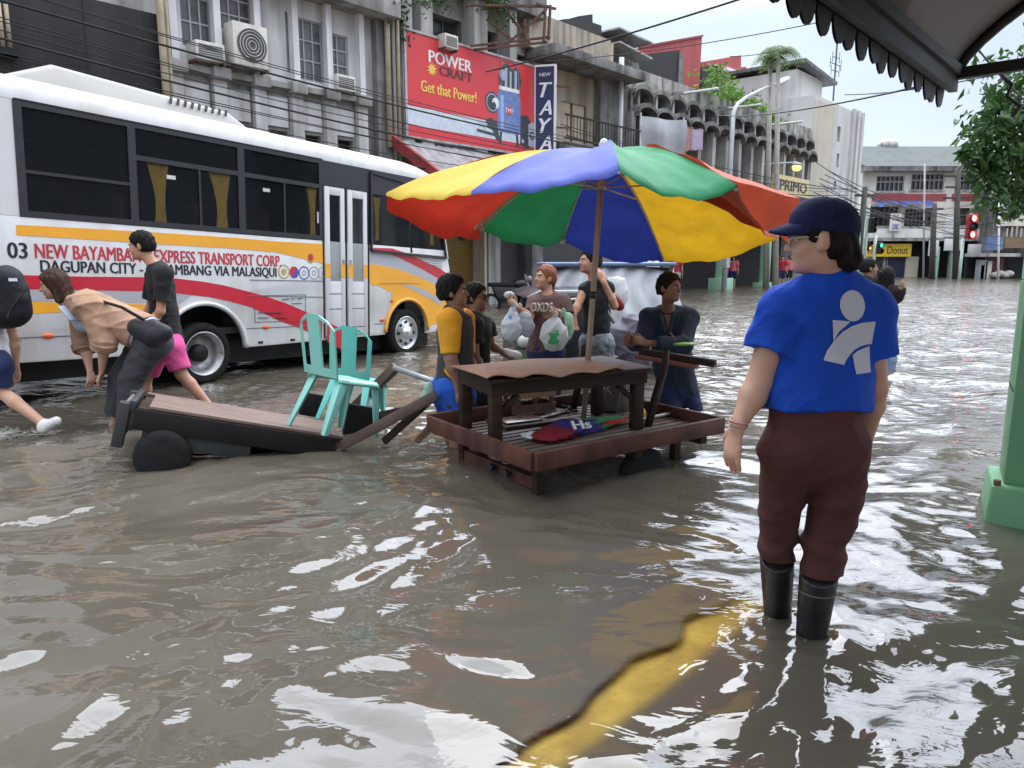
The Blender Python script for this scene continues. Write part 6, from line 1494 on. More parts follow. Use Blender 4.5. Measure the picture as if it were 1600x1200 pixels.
chair('front turquoise plastic chair with a paler back, legs nearest the camera', ondeck(474, 672), (.62, .78, 0), turq)
chair('brighter turquoise plastic chair behind, half hidden by the front chair', ondeck(528, 661), (.24, .97, 0), turq2)
# ---------------------------------------------------------------- people: smooth bodies grown from joints (signed distance field -> one closed skin)
def _surface(prims, h, bumps=None):
    """prims: dicts; union with smooth blending, returns mesh verts/quads"""
    los, his = [], []
    for q in prims:
        if q['t'] == 'c': r_ = max(q['ra'], q['rb']) * q.get('big', 1); lo = np.minimum(q['a'], q['b']) - r_; hi = np.maximum(q['a'], q['b']) + r_
        else: r_ = max(q['r']); lo = q['a'] - r_; hi = q['a'] + r_
        m_ = q.get('k', .02) + 3 * h; q['lo'], q['hi'] = lo - m_, hi + m_; los.append(lo); his.append(hi)
    org = np.min(los, 0) - 3 * h; top = np.max(his, 0) + 3 * h
    n = np.ceil((top - org) / h).astype(int) + 1
    D = np.full(n, 1.0, np.float32)
    for q in prims:
        i0 = np.maximum(0, np.floor((q['lo'] - org) / h).astype(int)); i1 = np.minimum(n, np.ceil((q['hi'] - org) / h).astype(int) + 1)
        ax = [org[k] + h * np.arange(i0[k], i1[k]) for k in range(3)]
        P = np.stack(np.meshgrid(*ax, indexing='ij'), -1).astype(np.float32)
        if q['t'] == 'c':
            a, b = q['a'].astype(np.float32), q['b'].astype(np.float32); V = P - a; ab = b - a
            if 'f' in q:
                f = q['f'].astype(np.float32); V = V + f * ((V @ f)[..., None] * (1 / q['ff'] - 1)); ab = ab + f * (ab @ f) * (1 / q['ff'] - 1)
            t = np.clip((V @ ab) / max(1e-9, ab @ ab), 0, 1); d = np.linalg.norm(V - t[..., None] * ab, axis=-1) - (q['ra'] + (q['rb'] - q['ra']) * t)
            if 'f' in q: d = d * (.5 + .5 * q['ff'])
        else:
            V = (P - q['a'].astype(np.float32)) @ q['M'].astype(np.float32).T; r_ = np.array(q['r'], np.float32)
            k0 = np.linalg.norm(V / r_, axis=-1); k1 = np.linalg.norm(V / (r_ * r_), axis=-1) + 1e-6; d = k0 * (k0 - 1) / k1
        for (c_, nn) in q.get('cut', ()): d = np.maximum(d, (P - c_.astype(np.float32)) @ nn.astype(np.float32))
        sl_ = tuple(slice(i0[k], i1[k]) for k in range(3)); E_ = D[sl_]; k = q.get('k', .02)
        if q.get('sub'): D[sl_] = np.maximum(E_, -d); continue
        w = np.clip(.5 + .5 * (E_ - d) / k, 0, 1); D[sl_] = E_ * (1 - w) + d * w - k * w * (1 - w)
    if bumps is not None:
        near = np.abs(D) < .06; ii = np.argwhere(near); D[near] += bumps(org + ii * h).astype(np.float32)
    s = D < 0
    c8 = [(i, j, k) for i in (0, 1) for j in (0, 1) for k in (0, 1)]
    cnt = sum(s[i:s.shape[0] - 1 + i, j:s.shape[1] - 1 + j, k:s.shape[2] - 1 + k].astype(np.int8) for i, j, k in c8)
    cells = np.argwhere((cnt > 0) & (cnt < 8)); idx = np.full(cnt.shape, -1, np.int64); idx[tuple(cells.T)] = np.arange(len(cells))
    val = np.stack([D[cells[:, 0] + i, cells[:, 1] + j, cells[:, 2] + k] for i, j, k in c8], 1); C8 = np.array(c8, float)
    acc = np.zeros((len(cells), 3)); num = np.zeros(len(cells))
    for a in range(8):
        for b in range(a + 1, 8):
            if abs(C8[a] - C8[b]).sum() != 1: continue
            x = (val[:, a] < 0) != (val[:, b] < 0); t = np.where(x, val[:, a] / np.where(x, val[:, a] - val[:, b], 1), 0)
            acc += np.where(x[:, None], C8[a] + t[:, None] * (C8[b] - C8[a]), 0); num += x
    v = org + h * (cells + acc / num[:, None]); F = []
    for ax in range(3):
        o1, o2 = (ax + 1) % 3, (ax + 2) % 3
        sa = [slice(None)] * 3; sb = [slice(None)] * 3; sa[ax] = slice(0, -1); sb[ax] = slice(1, None)
        for o_ in (o1, o2): sa[o_] = slice(1, -1); sb[o_] = slice(1, -1)
        A, B = s[tuple(sa)], s[tuple(sb)]; e_ = np.argwhere(A != B)
        if not len(e_): continue
        e_[:, o1] += 1; e_[:, o2] += 1
        inside = s[tuple(e_.T)]
        def cell(d1, d2): q = e_.copy(); q[:, o1] += d1; q[:, o2] += d2; return idx[tuple(q.T)]
        Q = np.stack([cell(-1, -1), cell(0, -1), cell(0, 0), cell(-1, 0)], 1); Q[~inside] = Q[~inside][:, ::-1]; F.append(Q)
    return v, np.concatenate(F)
def sdf(name, prims, h, m, root, parent=None, bumps=None):
    v, q = _surface(prims, h, bumps); v = v - np.array(root.location)
    me = bpy.data.meshes.new(name); me.vertices.add(len(v)); me.vertices.foreach_set('co', v.astype(np.float32).ravel())
    me.loops.add(q.size); me.loops.foreach_set('vertex_index', q.astype(np.int32).ravel()); me.polygons.add(len(q))
    me.polygons.foreach_set('loop_start', np.arange(0, q.size, 4, dtype=np.int32)); me.polygons.foreach_set('loop_total', np.full(len(q), 4, np.int32)); me.polygons.foreach_set('use_smooth', np.ones(len(q), bool))
    me.update(calc_edges=True); me.validate()
    return link(name, me, m, parent or root)
A_ = lambda v: np.array(v, float)
def cone(a, b, ra, rb, k=.02, f=None, ff=1, cut=()):
    q = dict(t='c', a=A_(a), b=A_(b), ra=ra, rb=rb, k=k, cut=[(A_(c_), A_(n_)) for c_, n_ in cut])
    if f is not None: q['f'] = A_(f); q['ff'] = ff
    return q
def ball(a, r, M=None, k=.02, cut=()): return dict(t='e', a=A_(a), r=tuple(r) if hasattr(r, '__len__') else (r, r, r), M=np.eye(3) if M is None else A_(M), k=k, cut=[(A_(c_), A_(n_)) for c_, n_ in cut])
def stand(x, y, z, H, yaw, stride=0.0):
    F = Vector((math.sin(yaw), math.cos(yaw), 0)); R = Vector((F.y, -F.x, 0)); o = Vector((x, y, z)); U = Vector((0, 0, H))
    J = dict(pelvis=o + U * .53, waist=o + U * .61, chest=o + U * .72, neck=o + U * .835, head=o + U * .925)
    for s_, n_ in ((-1, 'L'), (1, 'R')):
        st = F * (stride * s_ * H)
        J['hip' + n_] = o + U * .50 + R * (s_ * .052 * H); J['kn' + n_] = o + U * .28 + R * (s_ * .056 * H) + st * .55 + F * .02; J['an' + n_] = o + U * .045 + R * (s_ * .058 * H) + st
        J['sh' + n_] = o + U * .812 + R * (s_ * .108 * H); J['el' + n_] = o + U * .635 + R * (s_ * .138 * H) - F * .02 - st * .2; J['wr' + n_] = o + U * .49 + R * (s_ * .15 * H) + F * .05 - st * .4
    return J, F
def hand(w, d, pn, side, S, curl=.5):
    d = Vector(d).normalized(); pn = Vector(pn); pn = (pn - d * pn.dot(d)).normalized(); sv = d.cross(pn) * side; w = Vector(w); out = []
    out.append(cone(w - d * .01 * S, w + d * .08 * S, .030 * S, .040 * S, .015, f=pn, ff=.45))
    for off, ln in ((-.034, .058), (-.0115, .07), (.0115, .074), (.034, .066)):
        k0_ = w + d * .085 * S + sv * off * S; c1 = curl * .7; d1 = (d * math.cos(c1) + pn * math.sin(c1)); d2 = (d * math.cos(c1 * 2.2) + pn * math.sin(c1 * 2.2)); m_ = k0_ + d1 * ln * .55 * S
        out += [cone(k0_ - d * .02 * S, m_, .0092 * S, .0086 * S, .004), cone(m_, m_ + d2 * ln * .55 * S, .009 * S, .0075 * S, .004)]
    t0 = w + d * .025 * S + sv * .030 * S; t1 = t0 + (d * .7 + sv * .6 + pn * .25).normalized() * .045 * S; out += [cone(t0, t1, .014 * S, .011 * S, .012), cone(t1, t1 + (d * .9 + sv * .15 + pn * .4).normalized() * .032 * S, .011 * S, .0085 * S, .005)]
    return out
skin1 = mat('tan skin', (.46, .25, .16), .5, .1, 9, .06, spec=.35, blotch=((.40, .19, .13), .5, 6)); skin2 = mat('brown skin', (.30, .16, .102), .5, .06, 12, spec=.35); skin3 = mat('fair skin', (.60, .36, .255), .5, .1, 9, .06, spec=.35, blotch=((.55, .28, .20), .5, 5)); skin0 = mat('dark tan skin', (.25, .132, .085), .5, .06, 12)
hairk = mat('black hair', (.010, .009, .009), .65, .3, 30, .3, spec=.15, stretch=(4, 4, 1)); hairb = mat('brown hair', (.045, .022, .016), .6, .3, 30, .3, spec=.15, stretch=(4, 4, 1)); hairr = mat('reddish hair', (.22, .075, .038), .6, .3, 30, .3, spec=.2, stretch=(4, 4, 1))
eyew = mat('eye white', (.6, .58, .55), .3); iris = mat('dark iris', (.02, .012, .01), .2); lipm = mat('lips', (.33, .11, .095), .45); browm = mat('eyebrow', (.03, .022, .018), .8)
def clothm(name, c_, rough=.85, var=.12, **k): return mat('cloth ' + name, c_, rough, var, 6, .5, bscale=15, sheen=.03, spec=.2, **k)
def folds(amp, fr, seed=0.0, ax=(1, 1, 1)):
    g = np.random.default_rng(int(seed * 100) + 3); D = g.normal(size=(9, 3)); D /= np.linalg.norm(D, axis=1)[:, None]; ph = g.random((9, 2)) * 6.28; fq = fr * (.6 + 1.1 * g.random(9))
    def f(P):
        r_ = 0
        for k in range(9):
            w_ = P @ D[k]; o_ = P @ D[(k + 4) % 9]; m_ = np.clip(.5 + np.sin(fr * .35 * o_ + ph[k, 1]), 0, 1)
            r_ = r_ + m_ * ((1 - np.abs(np.sin(.5 * fq[k] * w_ + ph[k, 0] + 1.1 * np.sin(fr * .3 * o_ + k)))) ** 2.2 - .3)
        return -amp * .75 * r_
    return f
def person(label, J, F, hf, S=1.0, hu=(0, 0, 1), h=.009, skin=skin1, hair='short', hairm=hairk, shirt=None, bottom=None, shoes=None, hands=('r', 'r'), girth=1.0, hs=None, face=True, group=None, loc=None, palm=None, curl=.5, neckr=.05, slimlegs=False):
    hs = hs or S; F = Vector(F).normalized(); hf = Vector(hf).normalized(); hu = Vector(hu); hu = (hu - hf * hu.dot(hf)).normalized(); hr = hf.cross(hu)
    base = loc or Vector(((J['anL'].x + J['anR'].x) / 2, (J['anL'].y + J['anR'].y) / 2, min(J['anL'].z, J['anR'].z) - .04))
    t = thing('person', label, 'person', base, 0, group)
    HM = Matrix((hr, hf, hu)); Hc = J['head']
    hp = lambda x, y, z: Hc + (hr * x + hf * y + hu * z) * hs
    hb = lambda c_, r_, k=.02, cut=(): ball(hp(*c_), tuple(v * hs for v in r_), HM, k * hs, cut)
    g_ = girth * S
    head = [hb((0, -.012, .028), (.074, .093, .088)), hb((0, .028, -.028), (.061, .062, .082), .03), hb((0, .042, -.072), (.046, .046, .036), .03), hb((0, .078, -.09), (.020, .017, .016), .02),
            cone(hp(0, .084, .012), hp(0, .108, -.022), .009 * hs, .0135 * hs, .012 * hs), hb((-.013, .096, -.026), (.009, .010, .008), .008), hb((.013, .096, -.026), (.009, .010, .008), .008), hb((0, .077, .024), (.048, .018, .012), .012), hb((-.036, .062, -.032), (.024, .026, .024), .02), hb((.036, .062, -.032), (.024, .026, .024), .02),
            hb((0, .084, -.055), (.022, .013, .012), .01)]
    for sx in (-1, 1): head += [hb((sx * .076, -.008, -.008), (.012, .020, .031), .008), hb((sx * .072, .004, -.028), (.010, .012, .014), .008)]
    nk = J['neck']
    body = head + [cone(nk - Vector((0, 0, .02)), hp(0, -.012, -.06), neckr * S * 1.05, neckr * S * .95, .03)]
    if hair == 'cap' or hair == 'none': pass
    fl = .66
    dn = (J['pelvis'] - J['chest']).normalized()
    shm = (J['shL'] + J['shR']) / 2
    def torso(e_, kk=.05, chest=.135, waist=.125, pel=.135, hem=None):
        c_ = [(hem, dn)] if hem is not None else []
        o = [cone(J['chest'], J['waist'], chest * g_ + e_, waist * g_ + e_, kk, F, fl, c_), cone(J['waist'], J['pelvis'], waist * g_ + e_, pel * g_ + e_, kk, F, fl + .06, c_)]
        o += [cone(J['chest'].lerp(shm, .55), J['sh' + s_], .088 * g_ + e_, .050 * S + e_ * .9, kk, F, .8) for s_ in 'LR']
        o += [cone(nk - (nk - shm) * .2, J['sh' + s_].lerp(nk, .1), .050 * g_ + e_, .046 * S + e_, kk) for s_ in 'LR']
        if hem is not None: o.append(cone(J['pelvis'], hem, pel * g_ + e_, pel * g_ + e_ * 1.1, kk, F, fl + .06, c_))
        return o
    body += torso(-.014)
    for s_ in 'LR':
        sd = -1 if s_ == 'L' else 1
        body += [cone(J['sh' + s_], J['el' + s_], .047 * g_, .037 * g_, .02), cone(J['el' + s_], J['el' + s_].lerp(J['wr' + s_], .3), .037 * g_, .038 * g_, .015), cone(J['el' + s_].lerp(J['wr' + s_], .3), J['wr' + s_], .038 * g_, .024 * S, .02)]
        R_ = Vector((F.y, -F.x, 0)); pn = Vector(palm[s_]) if palm and s_ in palm else -R_ * sd + Vector((.01, .01, .01)); dd = J['ha' + s_] - J['wr' + s_] if 'ha' + s_ in J else (J['wr' + s_] - J['el' + s_])
        body += hand(J['wr' + s_], dd, pn, sd if pn.dot(-R_ * sd) > 0 else sd, S, curl)
        lg = .62 if slimlegs else .93 if (bottom and bottom.get('len', 1) > .6) or slimlegs else 1.0
        cf = J['kn' + s_].lerp(J['an' + s_], .3)
        body += [cone(J['hip' + s_], J['kn' + s_], .080 * g_ * lg, .052 * g_ * lg, .03), cone(J['kn' + s_], cf, .050 * g_ * lg, .052 * g_ * lg, .02), cone(cf, J['an' + s_], .052 * g_ * lg, .034 * S * lg, .02)]
        fd = J.get('to' + s_); fd = (fd - J['an' + s_]) if fd is not None else F * .16 * S - Vector((0, 0, .03 * S))
        body += [cone(J['an' + s_] - Vector((0, 0, .02 * S)), J['an' + s_] + fd * .9 - Vector((0, 0, .01)), .034 * S, .026 * S, .02)]
    sdf('body', body, h, skin, t)
    if face:
        for sx in (-1, 1):
            e_ = MB().ell(hp(sx * .031, .0765, .004) - t.location, (.0125 * hs, .012 * hs, .0085 * hs), 10, 8, HM.transposed()).build('eye', eyew, t, smooth=True)
            MB().ell(hp(sx * .031, .0855, .004) - t.location, (.006 * hs, .004 * hs, .006 * hs), 8, 6, HM.transposed()).build('iris', iris, e_, smooth=True)
            MB().bar(hp(sx * .016, .094, .023) - t.location, hp(sx * .05, .080, .024) - t.location, .006 * hs, .007 * hs).build('eyebrow', browm, t)
        MB().ell(hp(0, .0955, -.056) - t.location, (.020 * hs, .006 * hs, .0075 * hs), 10, 6, HM.transposed()).build('lips', lipm, t, smooth=True)
    if hair not in ('none',):
        fc = (hp(0, .064, .048), hf * .85 - hu * .52); nc = (hp(0, 0, -.058), -hu); q = []
        if hair in ('short', 'boy', 'tied', 'bob', 'long'):
            e_ = .012 if hair != 'boy' else .018
            q.append(hb((0, -.014, .033), (.074 + e_, .094 + e_, .088 + e_), .02, [fc, nc])); q.append(hb((0, -.045, -.01), (.072 + e_ * .6, .060 + e_, .075), .02, [nc, (hp(0, -.01, 0), hf)]))
        if hair == 'tied': q += [hb((0, -.10, .0), (.03, .03, .035)), cone(hp(0, -.11, -.01), hp(0, -.105, -.11), .024 * hs, .012 * hs)]
        if hair in ('bob', 'long'):
            ln = -.15 if hair == 'bob' else -.27
            for sx in (-1, 1): q += [cone(hp(sx * .070, .005, .03), hp(sx * .078, .012, ln), .026 * hs, .024 * hs, .03), cone(hp(sx * .055, -.05, .02), hp(sx * .062, -.05, ln), .045 * hs, .035 * hs, .03)]
            q.append(cone(hp(0, -.07, .02), hp(0, -.075, ln), .055 * hs, .045 * hs, .03)); q.append(cone(hp(-.05, .055, .075), hp(-.076, .03, -.02), .018 * hs, .016 * hs, .02)); q.append(cone(hp(.05, .055, .075), hp(.076, .03, -.02), .018 * hs, .016 * hs, .02))
        if hair == 'cap':
            q += [hb((0, -.032, .0), (.080, .082, .088), .02, [(hp(0, -.012, 0), hf), (hp(0, 0, -.075), -hu)]), hb((0, -.085, -.075), (.055, .042, .038), .03), hb((-.064, .022, .022), (.016, .026, .030), .01), hb((.064, .022, .022), (.016, .026, .030), .01)]
        sdf('hair', q, min(h, .009), hairm, t, bumps=(lambda P: .003 * np.sin(P[:, 0] * 140 + 3 * np.sin(P[:, 2] * 30)) + .002 * np.sin(P[:, 1] * 170 + P[:, 2] * 20)) if h < .012 else None)
    if shirt:
        hem = J['waist'].lerp(J['pelvis'], shirt.get('hem', .9)); e_ = shirt.get('ease', .012)
        q = torso(e_, hem=hem)
        ncut = (nk + Vector((0, 0, .012 * S)) + F * .0, (Vector((0, 0, 1)) + F * .55).normalized())
        for p_ in q: p_['cut'] = p_['cut'] + [(A_(ncut[0]), A_(ncut[1]))]
        for s_ in 'LR':
            sl_ = shirt.get('sleeve', .55); es = shirt.get('sease', e_); a, b, w = J['sh' + s_], J['el' + s_], J['wr' + s_]
            if sl_ <= 0: continue
            if sl_ <= 1:
                e2 = a.lerp(b, sl_ + .1); ct = (a.lerp(b, sl_), (b - a).normalized()); q.append(cone(a, e2, .046 * g_ + es, (.047 + .012) * g_ + es, .03, cut=[ct]))
            else:
                q.append(cone(a, b, .050 * g_ + e_, .042 * g_ + e_, .03)); f_ = sl_ - 1; q.append(cone(b, b.lerp(w, min(1, f_ + .08)), .042 * g_ + e_, .036 * g_ + e_, .02, cut=[(b.lerp(w, f_), (w - b).normalized())]))
        nm = shirt.get('name', 'shirt')
        so = sdf(nm, q, min(h, shirt.get('h', h)), shirt['m'], t, bumps=folds(shirt.get('fold', .005) * S, 34 / S, shirt.get('seed', 1.0)))
        t['_s'] = 0
    if bottom:
        e_ = bottom.get('ease', .014); L_ = bottom['len']; q = [cone(J['waist'].lerp(J['pelvis'], .35), J['pelvis'], .125 * g_ + e_ * .6, .135 * g_ + e_ * .6, .05, F, fl + .08)]
        for s_ in 'LR':
            a, b, c_ = J['hip' + s_], J['kn' + s_], J['an' + s_]; w1 = bottom.get('flare', .0)
            q.append(cone(J['pelvis'].lerp(a, .6), a, .10 * g_ + e_, .085 * g_ + e_, .05))
            if L_ <= .5: f_ = L_ * 2; q.append(cone(a, a.lerp(b, min(1.1, f_ + .1)), .083 * g_ + e_, .066 * g_ + e_ + w1, .03, cut=[(a.lerp(b, f_), (b - a).normalized())]))
            else: f_ = L_ * 2 - 1; q += [cone(a, b, .083 * g_ + e_, .056 * g_ + e_ + w1, .03), cone(b, b.lerp(c_, min(1.1, f_ + .1)), .056 * g_ + e_ + w1, .046 * g_ + e_ + w1, .03, cut=[(b.lerp(c_, f_), (c_ - b).normalized())])]
        sdf(bottom.get('name', 'trousers'), q, h, bottom['m'], t, bumps=folds(bottom.get('fold', .005) * S, 26 / S, 2.0))
    if shoes:
        for s_ in 'LR':
            fd = J.get('to' + s_); fd = (fd - J['an' + s_]) if fd is not None else F * .17 * S - Vector((0, 0, .04 * S))
            sdf('shoe', [cone(J['an' + s_] - Vector((0, 0, .03 * S)), J['an' + s_] + fd - Vector((0, 0, .01)), .048 * S, .038 * S, .02), cone(J['an' + s_], J['an' + s_] - Vector((0, 0, .03)), .043 * S, .045 * S, .02)], max(h, .009), shoes, t)
    t['_s'] = 0; del t['_s']
    t_hp[t.name] = (hp, HM, hs)
    return t
t_hp = {}
def loc_(t, v): return Vector(v) - t.location
def kid(t, name): return [o for o in bpy.data.objects if o.parent == t and o.name.split('.')[0] == name][0]

# ---- the woman in the blue shirt, seen from behind
def woman_blue():
    Y = 2.5; w = lambda x, y, d=0.0: W(x, y, Y + d)
    F = Vector((-.22, .97, 0)).normalized(); hf = Vector((-.90, .40, -.06))
    aL = G(1215, 985, -.10); aR = G(1264, 1024, -.10)
    J = dict(head=w(1285, 374), neck=w(1300, 446, .03), chest=w(1284, 512, .03), waist=w(1281, 592, .02), pelvis=w(1272, 690, .0), shL=w(1219, 488, .0), shR=w(1358, 488, .03), elL=w(1186, 598, -.02), wrL=w(1152, 668, -.06), haL=w(1142, 712, -.05), elR=w(1366, 606, .05), wrR=w(1352, 690, .16), haR=w(1345, 735, .2),
             hipL=w(1226, 738, .02), hipR=w(1318, 738, .0), knL=w(1216, 842, .07), knR=w(1288, 848, .02), anL=Vector((aL.x, aL.y, -.085)), anR=Vector((aR.x, aR.y, -.085)))
    blue = clothm('royal blue', (.010, .075, .50), .75, .10, blotch=((.007, .05, .36), .4, 3)); mar = clothm('maroon', (.088, .033, .031), .8, .15)
    t = person('woman in bright blue shirt, navy cap and maroon trousers standing with her back turned', J, F, hf, 1.0, h=.0055, skin=skin3, hair='cap', hairm=mat('dark brown hair', (.016, .010, .009), .65, .3, 30, .3, spec=.15, stretch=(4, 4, 1)), hs=1.0, girth=1.16, neckr=.056, slimlegs=True,
               shirt=dict(m=blue, hem=.42, ease=.032, sleeve=.56, fold=.0085, seed=.7, sease=.022), bottom=None, palm={'L': (.9, .35, 0)}, curl=.32)
    # trousers, loose and bagging over the boots
    hemL, hemR = w(1214, 872, .09), w(1281, 898, .0)
    q = [cone(w(1279, 622, .02), w(1273, 690, .0), .172, .180, .05, F, .72, [(w(1279, 612), Vector((0, 0, 1)))]), cone(w(1228, 705, -.01), w(1221, 772, .02), .092, .080, .035), cone(w(1312, 705, -.02), w(1308, 775, .0), .100, .094, .035), ball(w(1243, 708, -.05), (.080, .07, .085), None, .05), ball(w(1304, 708, -.055), (.082, .07, .085), None, .05),
         cone(w(1221, 772, .02), w(1215, 842, .07), .080, .067, .012), cone(w(1215, 842, .07), w(1213, 885, .09), .067, .063, .008, cut=[(hemL, Vector((0, 0, -1)))]), cone(w(1308, 775, .0), w(1288, 850, .02), .092, .078, .012), cone(w(1288, 850, .02), w(1281, 912, .0), .078, .070, .008, cut=[(hemR, Vector((.1, 0, -1)).normalized())])]
    fo = folds(.0065, 30, 2.4)
    zk = w(1250, 850).z
    sdf('trousers', q, .0065, mar, t, bumps=lambda P: fo(P) + .006 * np.sin(60 * (P[:, 2] + .4 * P[:, 0])) * np.exp(-((P[:, 2] - zk + .03) / .06) ** 2))
    rub = mat('black rubber boot', (.012, .012, .013), .38, .2, 6, .05, blotch=((.04, .038, .035), .5, 5))
    for a, tp, r0, r1 in ((J['anL'], w(1214, 876, .09), .062, .050), (J['anR'], w(1279, 902, .0), .067, .052)):
        up_ = (tp - a).normalized()
        b = sdf('boot', [cone(a, tp + up_ * .03, r1, r0, .02, cut=[(tp + up_ * .012, up_)]), cone(a - Vector((0, 0, .02)), a + F * .17 - Vector((0, 0, .03)), .048, .042, .03)], .0065, rub, t)
        k_ = tp.lerp(a, .16); MB().tube([k_ + Vector((.0 + r0 * 1.0 * math.cos(q_), r0 * 1.0 * math.sin(q_), 0)) - t.location for q_ in np.linspace(0, 6.283, 25)], .0025, 5).build('boot_seam', mat('grey rubber seam', (.12, .12, .12), .5), b)
    hp, HM, hs = t_hp[t.name]
    capm = clothm('navy cap', (.010, .013, .055), .8, .15)
    up = HM.row[2]; fr = HM.row[1]
    cut = (hp(0, .05, .030), (-HM.row[2] + HM.row[1] * .18).normalized())
    cap = sdf('cap', [ball(hp(0, -.012, .034), (.087 * hs, .105 * hs, .098 * hs), HM, .02, [(hp(0, -.02, .022), (-HM.row[2] + HM.row[1] * .22).normalized())]), ball(hp(0, .03, .060), (.074 * hs, .076 * hs, .074 * hs), HM, .03, [(hp(0, .05, .052), -HM.row[2])])], .006, capm, t)
    vs = []; n, m_ = 20, 8
    for th in (0, 1):
        for i in range(n + 1):
            a = math.pi * (i / n); 
            for j in range(m_ + 1):
                s_ = j / m_; x = -math.cos(a) * (.079 + .004 * s_); y = .035 + .055 * math.sin(a) ** .8 + .080 * s_ * math.sin(a) ** .7; z = .056 - .018 * (x / .08) ** 2 * 1.0 - .022 * s_ + .010 * (1 - th)
                vs.append(hp(x, y, z) - t.location)
    k = (n + 1) * (m_ + 1); c_ = m_ + 1; fs = []
    for i in range(n):
        for j in range(m_): a = i * c_ + j; fs += [(a, a + 1, a + c_ + 1, a + c_), (k + a, k + a + c_, k + a + c_ + 1, k + a + 1)]
        fs.append((i * c_ + m_, k + i * c_ + m_, k + (i + 1) * c_ + m_, (i + 1) * c_ + m_))
    MB().add(vs, fs).build('brim', capm, cap, smooth=True)
    for k in range(6):
        a0 = k * math.pi / 3 + .3; pts = []
        for b_ in np.linspace(.08, 1.32, 10): pts.append(hp(.0885 * math.sin(b_) * math.cos(a0), -.012 + .1065 * math.sin(b_) * math.sin(a0), .034 + .0995 * math.cos(b_)) - t.location)
        MB().tube(pts, .0016, 5).build('cap_seam', capm, cap, smooth=True)
    MB().ell(hp(0, -.012, .133) - t.location, (.008, .008, .006)).build('cap_button', capm, cap, smooth=True)
    gm = mat('silver spectacle frame', (.55, .55, .56), .3, metal=.8)
    g_ = MB().tube([hp(-.080, .0, .006) - t.location, hp(-.074, .05, .010) - t.location, hp(-.060, .098, .008) - t.location], .0022, 6).build('spectacles', gm, t)
    for sx in (-1, 1): MB().tube([hp(sx * (.034 + .022 * math.cos(a)), .104 - .004 * abs(math.cos(a)), .002 + .019 * math.sin(a)) - t.location for a in np.linspace(0, 6.283, 21)], .0018, 6).build('lens_rim', gm, g_)
    MB().tube([hp(.080, .0, .006) - t.location, hp(.074, .05, .010) - t.location, hp(.060, .098, .008) - t.location], .0022, 6).build('temple', gm, g_)
    d = (J['haL'] - J['wrL']).normalized(); o1 = d.orthogonal().normalized(); o2 = d.cross(o1)
    for k_ in (.0, .012): MB().tube([J['wrL'] - d * (.012 + k_) + (o1 * math.cos(a) + o2 * math.sin(a)) * .031 - t.location for a in np.linspace(0, 6.283, 25)], .004, 6).build('bracelet', mat('pink bracelet', (.55, .28, .26), .4), t, smooth=True)
    # collar and printed emblem on the back of the shirt
    so = kid(t, 'shirt'); bpy.context.view_layer.update()
    nk = J['neck']; MB().tube([nk + Vector((.066 * math.cos(a), .066 * math.sin(a), .010 - .03 * (math.cos(a) * F.x + math.sin(a) * F.y))) - t.location for a in np.linspace(0, 6.283, 33)], .008, 6).build('collar', mat('white collar trim', (.55, .57, .62), .8), so, smooth=True)
    for s_ in 'LR':
        a, b = J['sh' + s_], J['el' + s_]; d_ = (b - a).normalized(); c_ = a.lerp(b, .52); o1 = d_.orthogonal().normalized(); o2 = d_.cross(o1)
    from mathutils.bvhtree import BVHTree
    me = so.data; tree = BVHTree.FromPolygons([v.co for v in me.vertices], [tuple(p.vertices) for p in me.polygons])
    gm = mat('grey print', (.60, .64, .70), .8, .06, 10)
    def put(px, py):
        o_ = w(px, py, -.45) - t.location; d_ = Vector((.0, 1, 0)); 
        q0 = w(px, py, .0) - t.location; o_ = q0 - d_ * .5
        hit = tree.ray_cast(o_, d_); return hit[0] - d_ * .0035 if hit[0] else q0
    def patch(A, B, n=26, m_=14):
        def at(P, u):
            u *= len(P) - 1; i = min(int(u), len(P) - 2); f = u - i; return (P[i][0] + (P[i + 1][0] - P[i][0]) * f, P[i][1] + (P[i + 1][1] - P[i][1]) * f)
        vs = []
        for i in range(n + 1):
            a, b = at(A, i / n), at(B, i / n)
            for j in range(m_ + 1): f = j / m_; vs.append(put(a[0] + (b[0] - a[0]) * f, a[1] + (b[1] - a[1]) * f))
        return MB().add(vs, [(i * (m_ + 1) + j, i * (m_ + 1) + j + 1, (i + 1) * (m_ + 1) + j + 1, (i + 1) * (m_ + 1) + j) for i in range(n) for j in range(m_)])
    ctr = (1314, 475); circ_ = [(ctr[0] + 21 * math.cos(a), ctr[1] + 23.5 * math.sin(a)) for a in np.linspace(math.pi, 0, 20)]; cir2 = [(ctr[0] + 21 * math.cos(a), ctr[1] + 23.5 * math.sin(a)) for a in np.linspace(math.pi, 2 * math.pi, 20)]
    patch(circ_, cir2).build('emblem', gm, so, smooth=True)
    patch([(1280, 496), (1294, 497), (1308, 498.5)], [(1280.5, 527), (1290, 513), (1308, 499)]).build('emblem', gm, so, smooth=True)
    patch([(1266, 556), (1272, 541), (1282, 526), (1295, 514), (1312, 505), (1330, 501), (1354, 500)], [(1297, 563), (1301, 556), (1307, 549), (1315, 542), (1326, 537), (1338, 535), (1351, 535)]).build('emblem', gm, so, smooth=True)
    patch([(1312, 549), (1322, 543), (1334, 540), (1347, 538)], [(1316, 577), (1326, 577), (1336, 577), (1347, 577)]).build('emblem', gm, so, smooth=True)
woman_blue()
